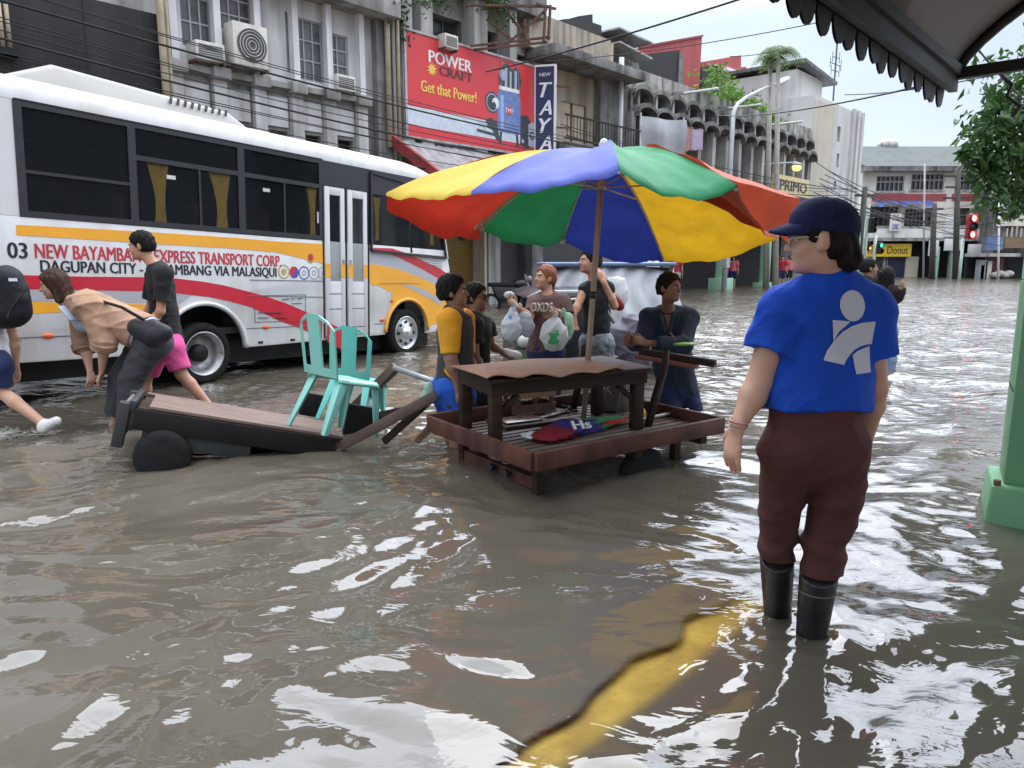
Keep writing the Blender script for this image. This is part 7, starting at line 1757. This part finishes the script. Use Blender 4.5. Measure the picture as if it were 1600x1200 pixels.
# ---- everyone else in the street
RZ = ROAD_Z
def ov(J, Y, **k):
    for n_, v in k.items(): J[n_] = W(v[0], v[1], Y + (v[2] if len(v) > 2 else 0))
    return J
blackt = clothm('black', (.018, .018, .02)); greyd = clothm('dark grey', (.055, .058, .065)); pink = clothm('pink', (.62, .09, .27)); beigec = clothm('beige knit', (.40, .245, .165), .95, .2, blotch=((.30, .18, .12), .5, 8)); lightb = clothm('pale blue', (.42, .47, .58)); whitec = clothm('white', (.68, .69, .70)); brownt = clothm('brown', (.115, .068, .062)); navyc = clothm('navy', (.022, .03, .085)); denim = clothm('dark denim', (.024, .036, .056), .85, .3, blotch=((.045, .06, .085), .6, 4)); yellowc = clothm('yellow ochre', (.72, .34, .03)); charco = clothm('charcoal', (.045, .045, .045)); bluesh = clothm('bright blue shorts', (.02, .09, .42)); camo = clothm('patterned grey', (.20, .22, .23), .9, .5, blotch=((.04, .06, .12), .9, 14)); redc = clothm('red', (.40, .03, .05)); pinkr = clothm('coral pink', (.62, .14, .18)); khaki = clothm('pale khaki', (.38, .34, .28))
def grounded(x, y, Y): p_ = W(x, y, Y); return p_.x
# man in black tee and pink shorts walking left
x0 = W(258, 520, 6.75).x; J, F = stand(x0, 6.75, RZ, 1.84, rad(-88), .10)
ov(J, 6.75, head=(221, 384), neck=(243, 416), chest=(252, 450), waist=(258, 498), pelvis=(262, 533), shL=(256, 428, -.17), shR=(240, 430, .17), elL=(251, 486, -.2), wrL=(226, 520, -.16), elR=(236, 480, .2), wrR=(212, 510, .2), hipL=(270, 546, -.08), hipR=(248, 546, .08), knL=(284, 585, -.08), anL=(327, 634, -.08), knR=(228, 590, .1), anR=(226, 650, .1))
t = person('man in black t-shirt and pink shorts wading left behind the stooping woman', J, F, (-1, -.12, -.18), 1.05, skin=skin1, shirt=dict(m=blackt, hem=.95, ease=.022, sleeve=.75, fold=.006), bottom=dict(m=pink, len=.40, ease=.018, name='shorts', flare=.012))
# woman in beige cardigan bending over the trolley
Y = 6.15; x0 = W(215, 540, Y).x; J, F = stand(x0, Y, RZ, 1.6, rad(-90))
ov(J, Y, head=(84, 444, -.05), neck=(118, 468), chest=(152, 482), waist=(198, 505), pelvis=(236, 526), shL=(140, 477, -.15), shR=(126, 482, .15), elL=(163, 535, -.17), wrL=(159, 580, -.08), haL=(150, 604, -.06), elR=(133, 540, .14), wrR=(140, 578, .06), haR=(143, 600, .02), hipL=(238, 536, -.08), hipR=(230, 536, .08), knL=(205, 592, -.08), anL=(198, 655, -.08), knR=(190, 590, .08), anR=(180, 650, .08))
Fb = Vector((-.50, 0, -.86))
t = person('stooping woman in beige cardigan and grey trousers gripping the tilted trolley', J, Fb, (-.86, -.40, -.28), .98, hu=(-.3, 0, .95), skin=skin3, hair='bob', hairm=hairb, girth=1.2, shirt=dict(m=beigec, hem=.62, ease=.045, sleeve=1.08, fold=.012, name='cardigan'), bottom=dict(m=greyd, len=.98, ease=.035, fold=.008), palm={'L': (0, .3, -1), 'R': (0, -.3, -1)}, loc=Vector((x0, Y, RZ)))
ins = sdf('blouse', [cone(J['neck'] + Vector((-.04, -.05, -.03)), J['chest'] + Vector((-.10, -.05, -.11)), .055, .075, .03), cone(J['chest'] + Vector((-.10, -.05, -.11)), J['waist'] + Vector((-.10, -.02, -.08)), .07, .06, .03)], .01, lightb, t)
MB().bar(loc_(t, W(98, 478, Y - .13)), loc_(t, W(118, 500, Y - .17)), .10, .012).build('collar', lightb, ins, bevel=.004)
def bag_shape(name, label, cat, pts, r, m, h=.01, k=.03, bumps=None, group=None, cut=()):
    c_ = pts[0][0]; t = thing(name, label, cat, c_, 0, group)
    sdf('bag_body', [cone(a, b, ra, rb, k, cut=cut) if b is not None else ball(a, ra, None, k, cut) for a, b, ra, rb in pts], h, m, t, bumps=bumps); return t
P = lambda x, y, d=0: W(x, y, Y + d)
ca = kid(t, 'cardigan')
for s_ in 'LR':
    d_ = (J['wr' + s_] - J['el' + s_]).normalized(); c_ = J['el' + s_] + d_ * .025; o1 = d_.orthogonal().normalized(); o2 = d_.cross(o1)
    for k in range(3): MB().tube([loc_(t, c_ + d_ * (.024 * k - .03) + (o1 * math.cos(a) + o2 * math.sin(a)) * (.094 - .003 * k + .004 * math.sin(3 * a + k))) for a in np.linspace(0, 6.283, 21)], .014, 6).build('rolled_cuff', beigec, ca, smooth=True)
hm = J['waist'].lerp(J['pelvis'], .62); dn_ = (J['pelvis'] - J['chest']).normalized(); o1 = Vector((0, 1, 0)); o2 = dn_.cross(o1)
MB().tube([loc_(t, hm + (o1 * math.cos(a) * .205 + o2 * math.sin(a) * .145)) for a in np.linspace(0, 6.283, 31)], .016, 6).build('hem_band', beigec, ca, smooth=True)
MB().tube([loc_(t, hm + dn_ * .02 + (o1 * math.cos(a) * .19 + o2 * math.sin(a) * .132)) for a in np.linspace(0, 6.283, 31)], .016, 6).build('blouse_tail', lightb, ca, smooth=True)
bg = bag_shape('shoulder_bag', 'black shoulder bag slung on the hip of the stooping woman', 'bag', [(P(215, 512, -.17), P(240, 524, -.18), .08, .10), (P(240, 508, -.18), P(256, 520, -.16), .05, .07)], 0, clothm('black nylon', (.022, .022, .026), .5), bumps=folds(.004, 20, 1))
MB().tube([loc_(bg, v) for v in (P(225, 500, -.22), P(190, 480, -.2), P(150, 468, -.1), P(138, 478, .1))], .014, 6).build('strap', blackt, bg, smooth=True)
# walker at the left edge with a black backpack
Y = 5.85; x0 = W(-14, 560, Y).x; J, F = stand(x0, Y, RZ, 1.66, rad(-92), .12)
ov(J, Y, hipL=(-4, 570, -.08), knL=(2, 612, -.08), anL=(68, 662, -.08), toL=(88, 656, -.08))
t = person('walker at the left edge in white top and dark shorts carrying a big black backpack', J, F, (-1, 0, 0), .98, skin=skin3, hair='short', shirt=dict(m=whitec, hem=1.0, ease=.025, sleeve=.7), bottom=dict(m=navyc, len=.42, ease=.02, name='shorts'), shoes=clothm('white shoe', (.75, .74, .72), .6))
P = lambda x, y, d=0: W(x, y, Y + d)
bg = bag_shape('backpack', 'big black backpack on the walker at the left edge', 'backpack', [(P(10, 440), P(8, 485), .13, .15), (P(22, 455), P(22, 485), .11, .125), (P(30, 468, -.02), P(28, 488, -.02), .075, .085)], 0, clothm('black canvas', (.012, .013, .018), .6), bumps=folds(.005, 24, 3))
MB().box(-.03, .03, -.004, .004, -.012, .012).build('label_patch', whitec, bg).location = loc_(bg, P(20, 437, -.155))
MB().tube([loc_(bg, P(42 - 30 * (1 - math.cos(a)) * .5, 440 + 30 * a / 1.6, -.14 - .02 * math.sin(a * 2))) for a in np.linspace(0, 3.1, 12)], .006, 5).build('zip', charco, bg, smooth=True)
# boys by the cart
Y = 5.5; x0 = W(708, 600, Y).x; J, F = stand(x0, Y, RZ, 1.46, rad(72))
ov(J, Y, head=(708, 456), neck=(712, 490), chest=(711, 528), waist=(712, 585), pelvis=(711, 628), shR=(702, 503, -.19), shL=(724, 503, .17), elR=(704, 560, -.23), wrR=(716, 606, -.22), elL=(730, 560, .16), wrL=(745, 590, .1))
t = person('boy in charcoal jersey with yellow sleeves standing behind the left corner of the cart', J, F, (.93, -.05, .02), .95, skin=skin2, hair='boy', hs=1.02, shirt=dict(m=charco, hem=1.0, ease=.032, sleeve=.0, fold=.005, name='jersey'), bottom=dict(m=bluesh, len=.42, ease=.03, name='shorts'), girth=1.34)
for s_ in 'RL': sdf('sleeve', [cone(J['sh' + s_] + Vector((0, -.012 if s_ == 'R' else .012, .012)), J['el' + s_], .094, .068, .02, cut=[(J['sh' + s_].lerp(J['el' + s_], .88), (J['el' + s_] - J['sh' + s_]).normalized())])], .009, yellowc, t, bumps=folds(.004, 40, 1))
MB().tube([loc_(t, J['neck'] + Vector((.058 * math.cos(a), .06 * math.sin(a), .002 - .02 * math.cos(a)))) for a in np.linspace(0, 6.283, 25)], .013, 6).build('collar', yellowc, t, smooth=True)
sl_ = [o for o in bpy.data.objects if o.parent == t and o.name.startswith('sleeve')][0]
em = MB()
for (dx, dz, w_) in ((0, .03, .03), (-.012, .0, .02), (.012, -.01, .02), (0, -.03, .032)): em.box(dx - w_ / 2, dx + w_ / 2, -.004, .004, dz - .011, dz + .011)
em.build('sleeve_print', whitec, sl_).location = J['shR'].lerp(J['elR'], .5) + Vector((.0, -.072, 0)) - t.location
from mathutils.bvhtree import BVHTree
def stick(t, part, m, pts, Y0, name, w_=.022, parent=None):     # flat trim laid on a garment
    so = kid(t, part); tree = BVHTree.FromPolygons([v.co for v in so.data.vertices], [tuple(p.vertices) for p in so.data.polygons]); out = []
    for px, py in pts:
        q0 = W(px, py, Y0) - t.location; hit = tree.ray_cast(q0 - Vector((0, 1, 0)), Vector((0, 1, 0))); out.append((hit[0] if hit[0] else q0) - Vector((0, .004, 0)))
    vs = []
    for p_ in out: vs += [p_ + Vector((0, 0, w_ / 2)), p_ - Vector((0, 0, w_ / 2))]
    return MB().add(vs, [(2 * i, 2 * i + 1, 2 * i + 3, 2 * i + 2) for i in range(len(out) - 1)]).build(name, m, parent or so, smooth=True)
for k in range(2): stick(t, 'jersey', yellowc, [(697 + i * 2.2, (573 + k * 15) + i * 2) for i in range(6)] + [(708 + i * 2.2, (583 + k * 15) - i * 2.4) for i in range(1, 5)], 5.5, 'chevron_stripe', .03)
Y = 5.95; x0 = W(745, 560, Y).x; J, F = stand(x0, Y, RZ, 1.46, rad(70))
ov(J, Y, head=(744, 464), neck=(746, 494), chest=(747, 528), waist=(746, 580), pelvis=(746, 622), shR=(741, 508, -.14), shL=(760, 506, .13), elR=(742, 556, -.17), wrR=(760, 590, -.12), elL=(768, 540, .12), wrL=(787, 551, .08), haL=(800, 556, .06))
t = person('boy with glasses in dark t-shirt behind the boy in yellow sleeves', J, F, (.9, -.42, -.03), .93, skin=skin0, hair='boy', shirt=dict(m=clothm('black tee', (.02, .022, .02)), hem=1.0, ease=.024, sleeve=.6), bottom=dict(m=greyd, len=.5, ease=.02, name='shorts'))
hp, HM, hs = t_hp[t.name]
g_ = MB()
for sx in (-1, 1): g_.tube([hp(sx * (.033 + .022 * math.cos(a)), .106 - .006 * abs(math.cos(a)), .003 + .018 * math.sin(a)) - t.location for a in np.linspace(0, 6.283, 17)], .003, 5)
g_.tube([hp(.056, .10, .006) - t.location, hp(.08, 0, .006) - t.location], .003, 5).tube([hp(-.056, .10, .006) - t.location, hp(-.08, 0, .006) - t.location], .003, 5); g_.build('spectacles', blackt, t)
MB().tube([loc_(t, J['neck'] + Vector((.05 * math.cos(a) + .01, .05 * math.sin(a), -.01 - .03 * math.cos(a)))) for a in np.linspace(0, 6.283, 21)], .012, 6).build('inner_collar', clothm('pale grey', (.45, .43, .42)), t, smooth=True)
wc = W(796, 553, 6.0); tg = thing('face_towel', 'small white cloth held out by the boy with glasses', 'cloth', wc); sdf('cloth', [cone(wc + Vector((-.03, 0, .02)), wc + Vector((.07, -.02, -.01)), .03, .035, .02), ball(wc + Vector((.02, 0, .0)), (.06, .04, .03), None, .02)], .008, whitec, tg, bumps=folds(.005, 60, 2))
# woman with shopping bags
Y = 7.0; x0 = W(853, 560, Y).x; J, F = stand(x0, Y, RZ, 1.64, rad(-150))
ov(J, Y, head=(852, 434), neck=(856, 462), chest=(855, 490), waist=(853, 525), pelvis=(850, 550), shR=(836, 474), shL=(880, 474), elR=(828, 496, -.1), wrR=(808, 480, -.22), haR=(800, 473, -.24), elL=(886, 498, -.05), wrL=(872, 488, -.2), haL=(862, 490, -.24))
t = person('woman with reddish hair in brown t-shirt carrying full white shopping bags', J, F, (-.85, -.5, .08), .97, skin=skin1, hair='tied', hairm=hairr, shirt=dict(m=brownt, hem=.95, ease=.026, sleeve=.75, fold=.006), bottom=dict(m=navyc, len=.62, ease=.02), girth=1.08)
so = kid(t, 'shirt'); pr = clothm('cream print', (.55, .50, .46))
M = Matrix.Translation(loc_(t, W(829, 476, Y - .22))) @ Matrix.Rotation(rad(-8), 4, 'Z')
lettering('shirt_print', 'OXDS', pr, so, 0, .20, -.06, .02, 0, .05, bold=.06, M=M)
def shopping_bag(label, top, cen, rad_, Y, tint, mark=None, group=None, parts=()):
    c_ = W(*cen, Y); tp = W(*top, Y); m = mat_cloth('thin plastic ' + label[:9], tint, .3, .45, .85); t = thing('shopping_bag', label, 'bag', c_, 0, group)
    q = [ball(c_, (rad_[0], rad_[0] * .7, rad_[1]), None, .03), cone(c_ + Vector((0, 0, rad_[1] * .4)), tp, rad_[0] * .75, .02, .03, Vector((0, 1, 0)), .6)]
    for dx, dz, r_ in parts: q.append(ball(c_ + Vector((dx, -.01, dz)), (r_, r_ * .8, r_), None, .03))
    b = sdf('bag_body', q, .01, m, t, bumps=folds(.011, 46, len(label) * .37))
    MB().tube([tp - c_ + Vector((-.02, -.01, -.05)), tp - c_ + Vector((-.012, -.015, .02)), tp - c_ + Vector((.0, 0, .035)), tp - c_ + Vector((.014, -.01, .02)), tp - c_ + Vector((.022, 0, -.05))], .007, 6).build('handle', m, t, smooth=True)
    if mark:
        tree = BVHTree.FromPolygons([v.co for v in b.data.vertices], [tuple(p.vertices) for p in b.data.polygons])
        for (mx_, mz, mw, mh) in mark[1]:
            vs = []
            for i in range(7):
                for j in range(9):
                    q0 = Vector((mx_ + (i / 6 - .5) * mw * (1 + .3 * math.sin(j)), -1, mz + (j / 8 - .5) * mh)); hit = tree.ray_cast(q0, Vector((0, 1, 0))); vs.append((hit[0] if hit[0] else q0 + Vector((0, 1, 0))) - Vector((0, .003, 0)))
            MB().add(vs, [(i * 9 + j, (i + 1) * 9 + j, (i + 1) * 9 + j + 1, i * 9 + j + 1) for i in range(6) for j in range(8)]).build('printed_mark', mark[0], b, smooth=True)
    return t
gm_ = mat('green print', (.06, .42, .14), .5); bm_ = mat('blue print', (.03, .25, .5), .5)
shopping_bag('bulging white plastic bag hanging from the pointing hand of the woman in brown', (803, 476), (799, 512), (.10, .13), 6.74, (.66, .68, .72), (bm_, [(-.01, .10, .03, .03)]), 'white plastic shopping bags')
shopping_bag('second white plastic bag close to the brown t-shirt, left of it', (812, 480), (822, 508), (.075, .12), 6.80, (.62, .66, .72), None, 'white plastic shopping bags')
shopping_bag('large white plastic bag with green print in front of the brown t-shirt', (868, 492), (866, 524), (.135, .15), 6.74, (.72, .74, .74), (gm_, [(-.01, -.02, .08, .10), (.02, .03, .03, .05)]), 'white plastic shopping bags')
shopping_bag('narrow pale green plastic bag right of the large bag with green print', (880, 488), (889, 512), (.05, .12), 6.78, (.50, .72, .56), None, 'white plastic shopping bags')
# man in dark sleeveless top
Y = 7.25; x0 = W(932, 560, Y).x; J, F = stand(x0, Y, RZ, 1.74, rad(-125))
ov(J, Y, head=(922, 408), neck=(930, 438), chest=(930, 472), waist=(932, 510), pelvis=(933, 538), shR=(914, 452), shL=(950, 452), elR=(902, 478, -.1), wrR=(897, 492, -.18), haR=(897, 508, -.2), elL=(960, 478, -.05), wrL=(943, 440, -.14), haL=(936, 428, -.14))
t = person('man in dark sleeveless top carrying a plastic bag over his shoulder behind the parasol pole', J, F, (-.95, -.3, .02), 1.02, skin=skin1, hair='short', shirt=dict(m=blackt, hem=.95, ease=.02, sleeve=0), bottom=dict(m=camo, len=.5, ease=.028, name='shorts'))
shopping_bag('white plastic bag slung over the shoulder of the man in the sleeveless top', (945, 436), (964, 458), (.12, .17), 7.45, (.72, .73, .75), None, 'white plastic shopping bags')
bg = bag_shape('shoulder_bag', 'dark red bag under the arm of the man in the sleeveless top', 'bag', [(W(960, 470, 7.3), W(968, 478, 7.3), .06, .05)], 0, clothm('dark red', (.16, .015, .02), .6))
# man in dark denim leaning on the handle
Y = 6.1; x0 = W(1050, 600, Y).x; J, F = stand(x0, Y, RZ, 1.66, rad(-165))
ov(J, Y, head=(1046, 450, -.12), neck=(1044, 486, -.03), chest=(1046, 522), waist=(1052, 572, .06), pelvis=(1058, 606, .1), shR=(1015, 498, .0), shL=(1076, 496, .0), elR=(1003, 536, -.1), wrR=(985, 536, -.26), haR=(977, 530, -.32), elL=(1068, 540, -.20), wrL=(1008, 536, -.3), haL=(984, 528, -.33), hipR=(1046, 614, .08), hipL=(1072, 614, .1), knR=(1048, 648, .0), knL=(1084, 646, .05))
t = person('man in dark denim shirt leaning on the cart handle with clasped hands', J, F, (.62, -.75, .02), .99, hu=(.1, 0, 1), skin=skin0, hair='short', shirt=dict(m=denim, hem=1.1, ease=.034, sleeve=1.75, fold=.009, name='denim_shirt', seed=3), bottom=dict(m=navyc, len=.5, ease=.022, name='shorts'), curl=.9)
so = kid(t, 'denim_shirt')
tree = BVHTree.FromPolygons([v.co for v in so.data.vertices], [tuple(p.vertices) for p in so.data.polygons]); vs = []
for j in range(12):
    for i in range(5):
        s_ = j / 11; px = 1041 + 2 * s_ + (i / 4 - .5) * 14 * (1 - s_) ; q0 = W(px, 490 + 38 * s_, Y) - t.location; hit = tree.ray_cast(q0 - Vector((0, 1, 0)), Vector((0, 1, 0))); vs.append((hit[0] if hit[0] else q0) - Vector((0, .004, 0)))
MB().add(vs, [(j * 5 + i, (j + 1) * 5 + i, (j + 1) * 5 + i + 1, j * 5 + i + 1) for j in range(11) for i in range(4)]).build('open_chest', skin0, so, smooth=True)
for sg in (-1, 1): MB().bar(loc_(t, W(1042 + sg * 10, 489, Y - .14)), loc_(t, W(1043 + sg * 3, 518, Y - .19)), .03, .012).build('shirt_lapel', denim, so, bevel=.004)
# small figures further off
def far(label, px, py_top, py_feet, Y, H, yaw, top, bot, sk=skin1, hair='short', hf=None, h=.016, blen=.45, sleeve=.6, z0=-.08, group=None, hairm=hairk, **o):
    x = W(px, 430, Y).x; J, F = stand(x, Y, z0, H, rad(yaw), .05); ov(J, Y, **o)
    return person(label, J, F, hf or F, H / 1.7, h=h, skin=sk, hair=hair, hairm=hairm, shirt=dict(m=top, hem=1.0, ease=.03, sleeve=sleeve), bottom=dict(m=bot, len=blen, ease=.03, name='shorts' if blen < .6 else 'trousers'), face=Y < 15, group=group)
far('person in pink shirt and navy shorts wading between the two green arcade posts', 1145, 398, 447, 36, 1.58, 200, pinkr, navyc, hair='bob')
far('person in red and white shading their eyes, right of the second green arcade post', 1221, 400, 436, 37, 1.6, 190, redc, navyc, elR=(1213, 412), wrR=(1217, 403), haR=(1221, 401))
far('person in pink standing close behind the one shading their eyes', 1233, 402, 436, 38.2, 1.6, 170, pinkr, blackt)
far('person in red shirt and pale trousers below the yellow parasol panel', 1056, 394, 440, 30, 1.66, 10, redc, khaki, blen=.95)
far('person in loose white shirt beyond the plastic sheeting, under the blue parasol panel', 1020, 398, 440, 27, 1.6, 160, whitec, blackt, blen=.9)
t = far('man in dark t-shirt beyond the right shoulder of the woman in blue', 1357, 400, 500, 9.6, 1.68, 80, blackt, greyd, sk=skin2, h=.011, hf=(1, -.1, 0), z0=-.28)
t = far('girl in dark hooded jacket and pale jeans beside the man in dark t-shirt', 1386, 412, 520, 9.2, 1.58, 60, clothm('dark plum', (.03, .02, .025)), clothm('pale denim', (.20, .27, .40)), sk=skin1, h=.011, hf=(.6, .8, 0), hair='long', z0=-.28, blen=.95, sleeve=1.6, elR=(1402, 465, -.1), wrR=(1408, 452, -.2), haR=(1411, 446, -.25))

# ---------------------------------------------------------------- covered tricycle behind the shoppers
def tricycle():
    Y = 8.3; o = W(850, 560, Y); t = thing('tricycle', 'black sidecar tricycle with a dark roof behind the woman in brown', 'tricycle', (o.x, Y, -.3), rad(8))
    x0, x1, y0, y1 = -.35, .72, -.35, 1.0
    MB().hexa([(x0, y0, .25), (x1, y0, .25), (x1, y1, .25), (x0, y1, .25)], [(x0 - .02, y0, .78), (x1, y0, .95), (x1, y1, .95), (x0, y1, .78)]).build('sidecar_body', mat('black glossy paint', (.012, .013, .014), .25, .2, 4), t, bevel=.05)
    for x, y in ((x0 + .1, y0 + .06), (x1 - .05, y0 + .06), (x1 - .05, y1 - .06), (x0 + .1, y1 - .06)): MB().tube([(x, y, .75), (x + (.12 if x < 0 else 0), y, 1.30)], .022, 8).build('roof_pillar', ironb, t, smooth=True)
    MB().hexa([(x0 + .05, y0 - .05, 1.28), (x1, y0 - .05, 1.28), (x1, y1, 1.28), (x0 + .05, y1, 1.28)], [(x0 + .25, y0, 1.36), (x1 - .1, y0, 1.36), (x1 - .1, y1 - .1, 1.36), (x0 + .25, y1 - .1, 1.36)]).build('roof', mat('black glossy paint', (.012, .013, .014)), t, bevel=.04)
    MB().box(x0 + .24, x1 - .1, y0 - .01, y0 - .0, .78, 1.28).build('windscreen', winglass, t)
    MB().tube([(x0 + .18, y0 - .04, 1.0), (x0 + .3, y0 - .06, 1.24), (x1 - .2, y0 - .06, 1.28), (x1 - .02, y0 - .04, 1.0)], .018, 8).build('windscreen_frame', galv, t, smooth=True)
    MB().box(x0 - .02, x0 + .36, y0 - .03, y0 - .0, .50, .72).build('front_plate', mat('olive plate', (.10, .12, .03), .5, .3, 6), t, bevel=.01)
    for x in (x0 + .05, x1 - .1): MB().lathe([(0, -.05), (.2, -.05), (.26, -.03), (.26, .03), (.2, .05), (0, .05)], 24, Matrix.Translation((x, y0 + .3, .22)) @ Matrix.Rotation(rad(90), 4, 'Y')).build('wheel', m_rubber, t, smooth=True)
    MB().ell((x0 + .05, y0 - .08, .82), (.07, .06, .07)).build('headlight', mat('headlight glass', (.5, .5, .48), .15), t, smooth=True)
    MB().tube([(x0 - .1, y0 + .1, 1.05), (x0 + .15, y0 - .02, 1.12), (x0 + .35, y0 + .05, 1.08)], .016, 8).build('handlebar', ironb, t, smooth=True)
    MB().tube([(x0 - .04, y0 + .05, 1.08), (x0 - .1, y0 + .0, 1.28)], .010, 6).build('mirror_stalk', ironb, t); MB().ell((x0 - .1, y0 - .01, 1.31), (.06, .015, .04)).build('mirror', galv, t, smooth=True)
tricycle()
def tarp_load():
    Y = 9.3; o = W(945, 540, Y); t = thing('tarpaulin_stall', 'white plastic sheeting draped over a cart load with a blue top edge behind the shoppers', 'stall', (o.x, Y, -.3), rad(5))
    n, m_ = 34, 20; vs = []; L_ = 1.0; D_ = 1.1
    for i in range(n + 1):
        for j in range(m_ + 1):
            u_, v_ = i / n * 2 - 1, j / m_; x = u_ * L_ * (.76 + .24 * v_); 
            z = 1.62 - .10 * abs(u_) ** 2 - v_ * 1.05; y = -.15 - .55 * v_ ** .7 * (1 - .3 * u_ * u_) + .08 * math.sin(9 * u_ + 4 * v_) * v_ + .04 * math.sin(21 * u_ + 5 * v_ + 2 * math.sin(7 * v_))
            vs.append((x, y, z + .04 * math.sin(7 * u_ + 6 * v_) * v_))
    c_ = m_ + 1
    MB().add(vs, [(i * c_ + j, i * c_ + j + 1, (i + 1) * c_ + j + 1, (i + 1) * c_ + j) for i in range(n) for j in range(m_)]).build('plastic_sheet', mat_cloth('milky plastic sheet', (.60, .63, .66), .3, .3, .8), t, smooth=True, fix=False)
    MB().box(-.80, .82, -.28, .7, 1.60, 1.645).build('blue_top', mat('blue awning edge', (.10, .155, .27), .6, .2, 4), t, bevel=.02)
    MB().box(-.74, .78, -.10, .7, .3, 1.58).build('load', mat('dark load', (.05, .05, .055), .8), t)
    for x in (-.75, .78): MB().tube([(x, -.2, -.1), (x, -.2, 1.62)], .022, 8).build('frame_post', galv, t, smooth=True)
tarp_load()
Y = 7.8
bag_shape('plastic_bundle', 'heap of grey and lilac plastic sheeting by the leaning man', 'bundle', [(W(985, 502, Y), W(1000, 540, Y), .10, .2), (W(968, 525, Y), W(1000, 555, Y), .15, .2), (W(1010, 500, Y + .1), W(1000, 540, Y + .1), .08, .14)], 0, mat_cloth('crumpled grey plastic', (.22, .21, .26), .25, .25, .7), bumps=folds(.016, 34, 5))
bag_shape('plastic_bag', 'pale green plastic bag hanging from the trolley pipe by the boy', 'bag', [(W(670, 603, 5.45), W(667, 622, 5.45), .035, .055)], 0, mat_cloth('pale green plastic', (.45, .62, .50), .3, .4), bumps=folds(.006, 70, 2))
def motorcycle():
    o = W(800, 452, 21); t = thing('motorcycle', 'dark parked motorcycle in front of the grey shutter', 'motorcycle', (o.x, 21, 0), rad(15))
    for x in (-.62, .62): MB().lathe([(.22, -.05), (.30, -.04), (.30, .04), (.22, .05)], 20, Matrix.Translation((x, 0, .12)) @ Matrix.Rotation(rad(90), 4, 'X')).build('wheel', m_rubber, t, smooth=True)
    MB().hexa([(-.45, -.12, .25), (.4, -.12, .25), (.4, .12, .25), (-.45, .12, .25)], [(-.6, -.1, .62), (.3, -.1, .58), (.3, .1, .58), (-.6, .1, .62)]).build('engine_body', ironb, t, bevel=.05)
    MB().box(-.7, .05, -.12, .12, .6, .72).build('seat', blackt, t, bevel=.05); MB().ell((.22, 0, .68), (.24, .14, .13)).build('fuel_tank', mat('black glossy paint', (.012, .013, .014)), t, smooth=True)
    MB().tube([(.62, 0, .15), (.4, 0, .85), (.38, 0, .95)], .03, 6).build('fork', galv, t); MB().tube([(.32, -.32, .98), (.4, 0, .95), (.32, .32, .98)], .018, 6).build('handlebar', ironb, t, smooth=True); MB().ell((.5, 0, .82), (.09, .08, .09)).build('headlight', galv, t, smooth=True)
motorcycle()
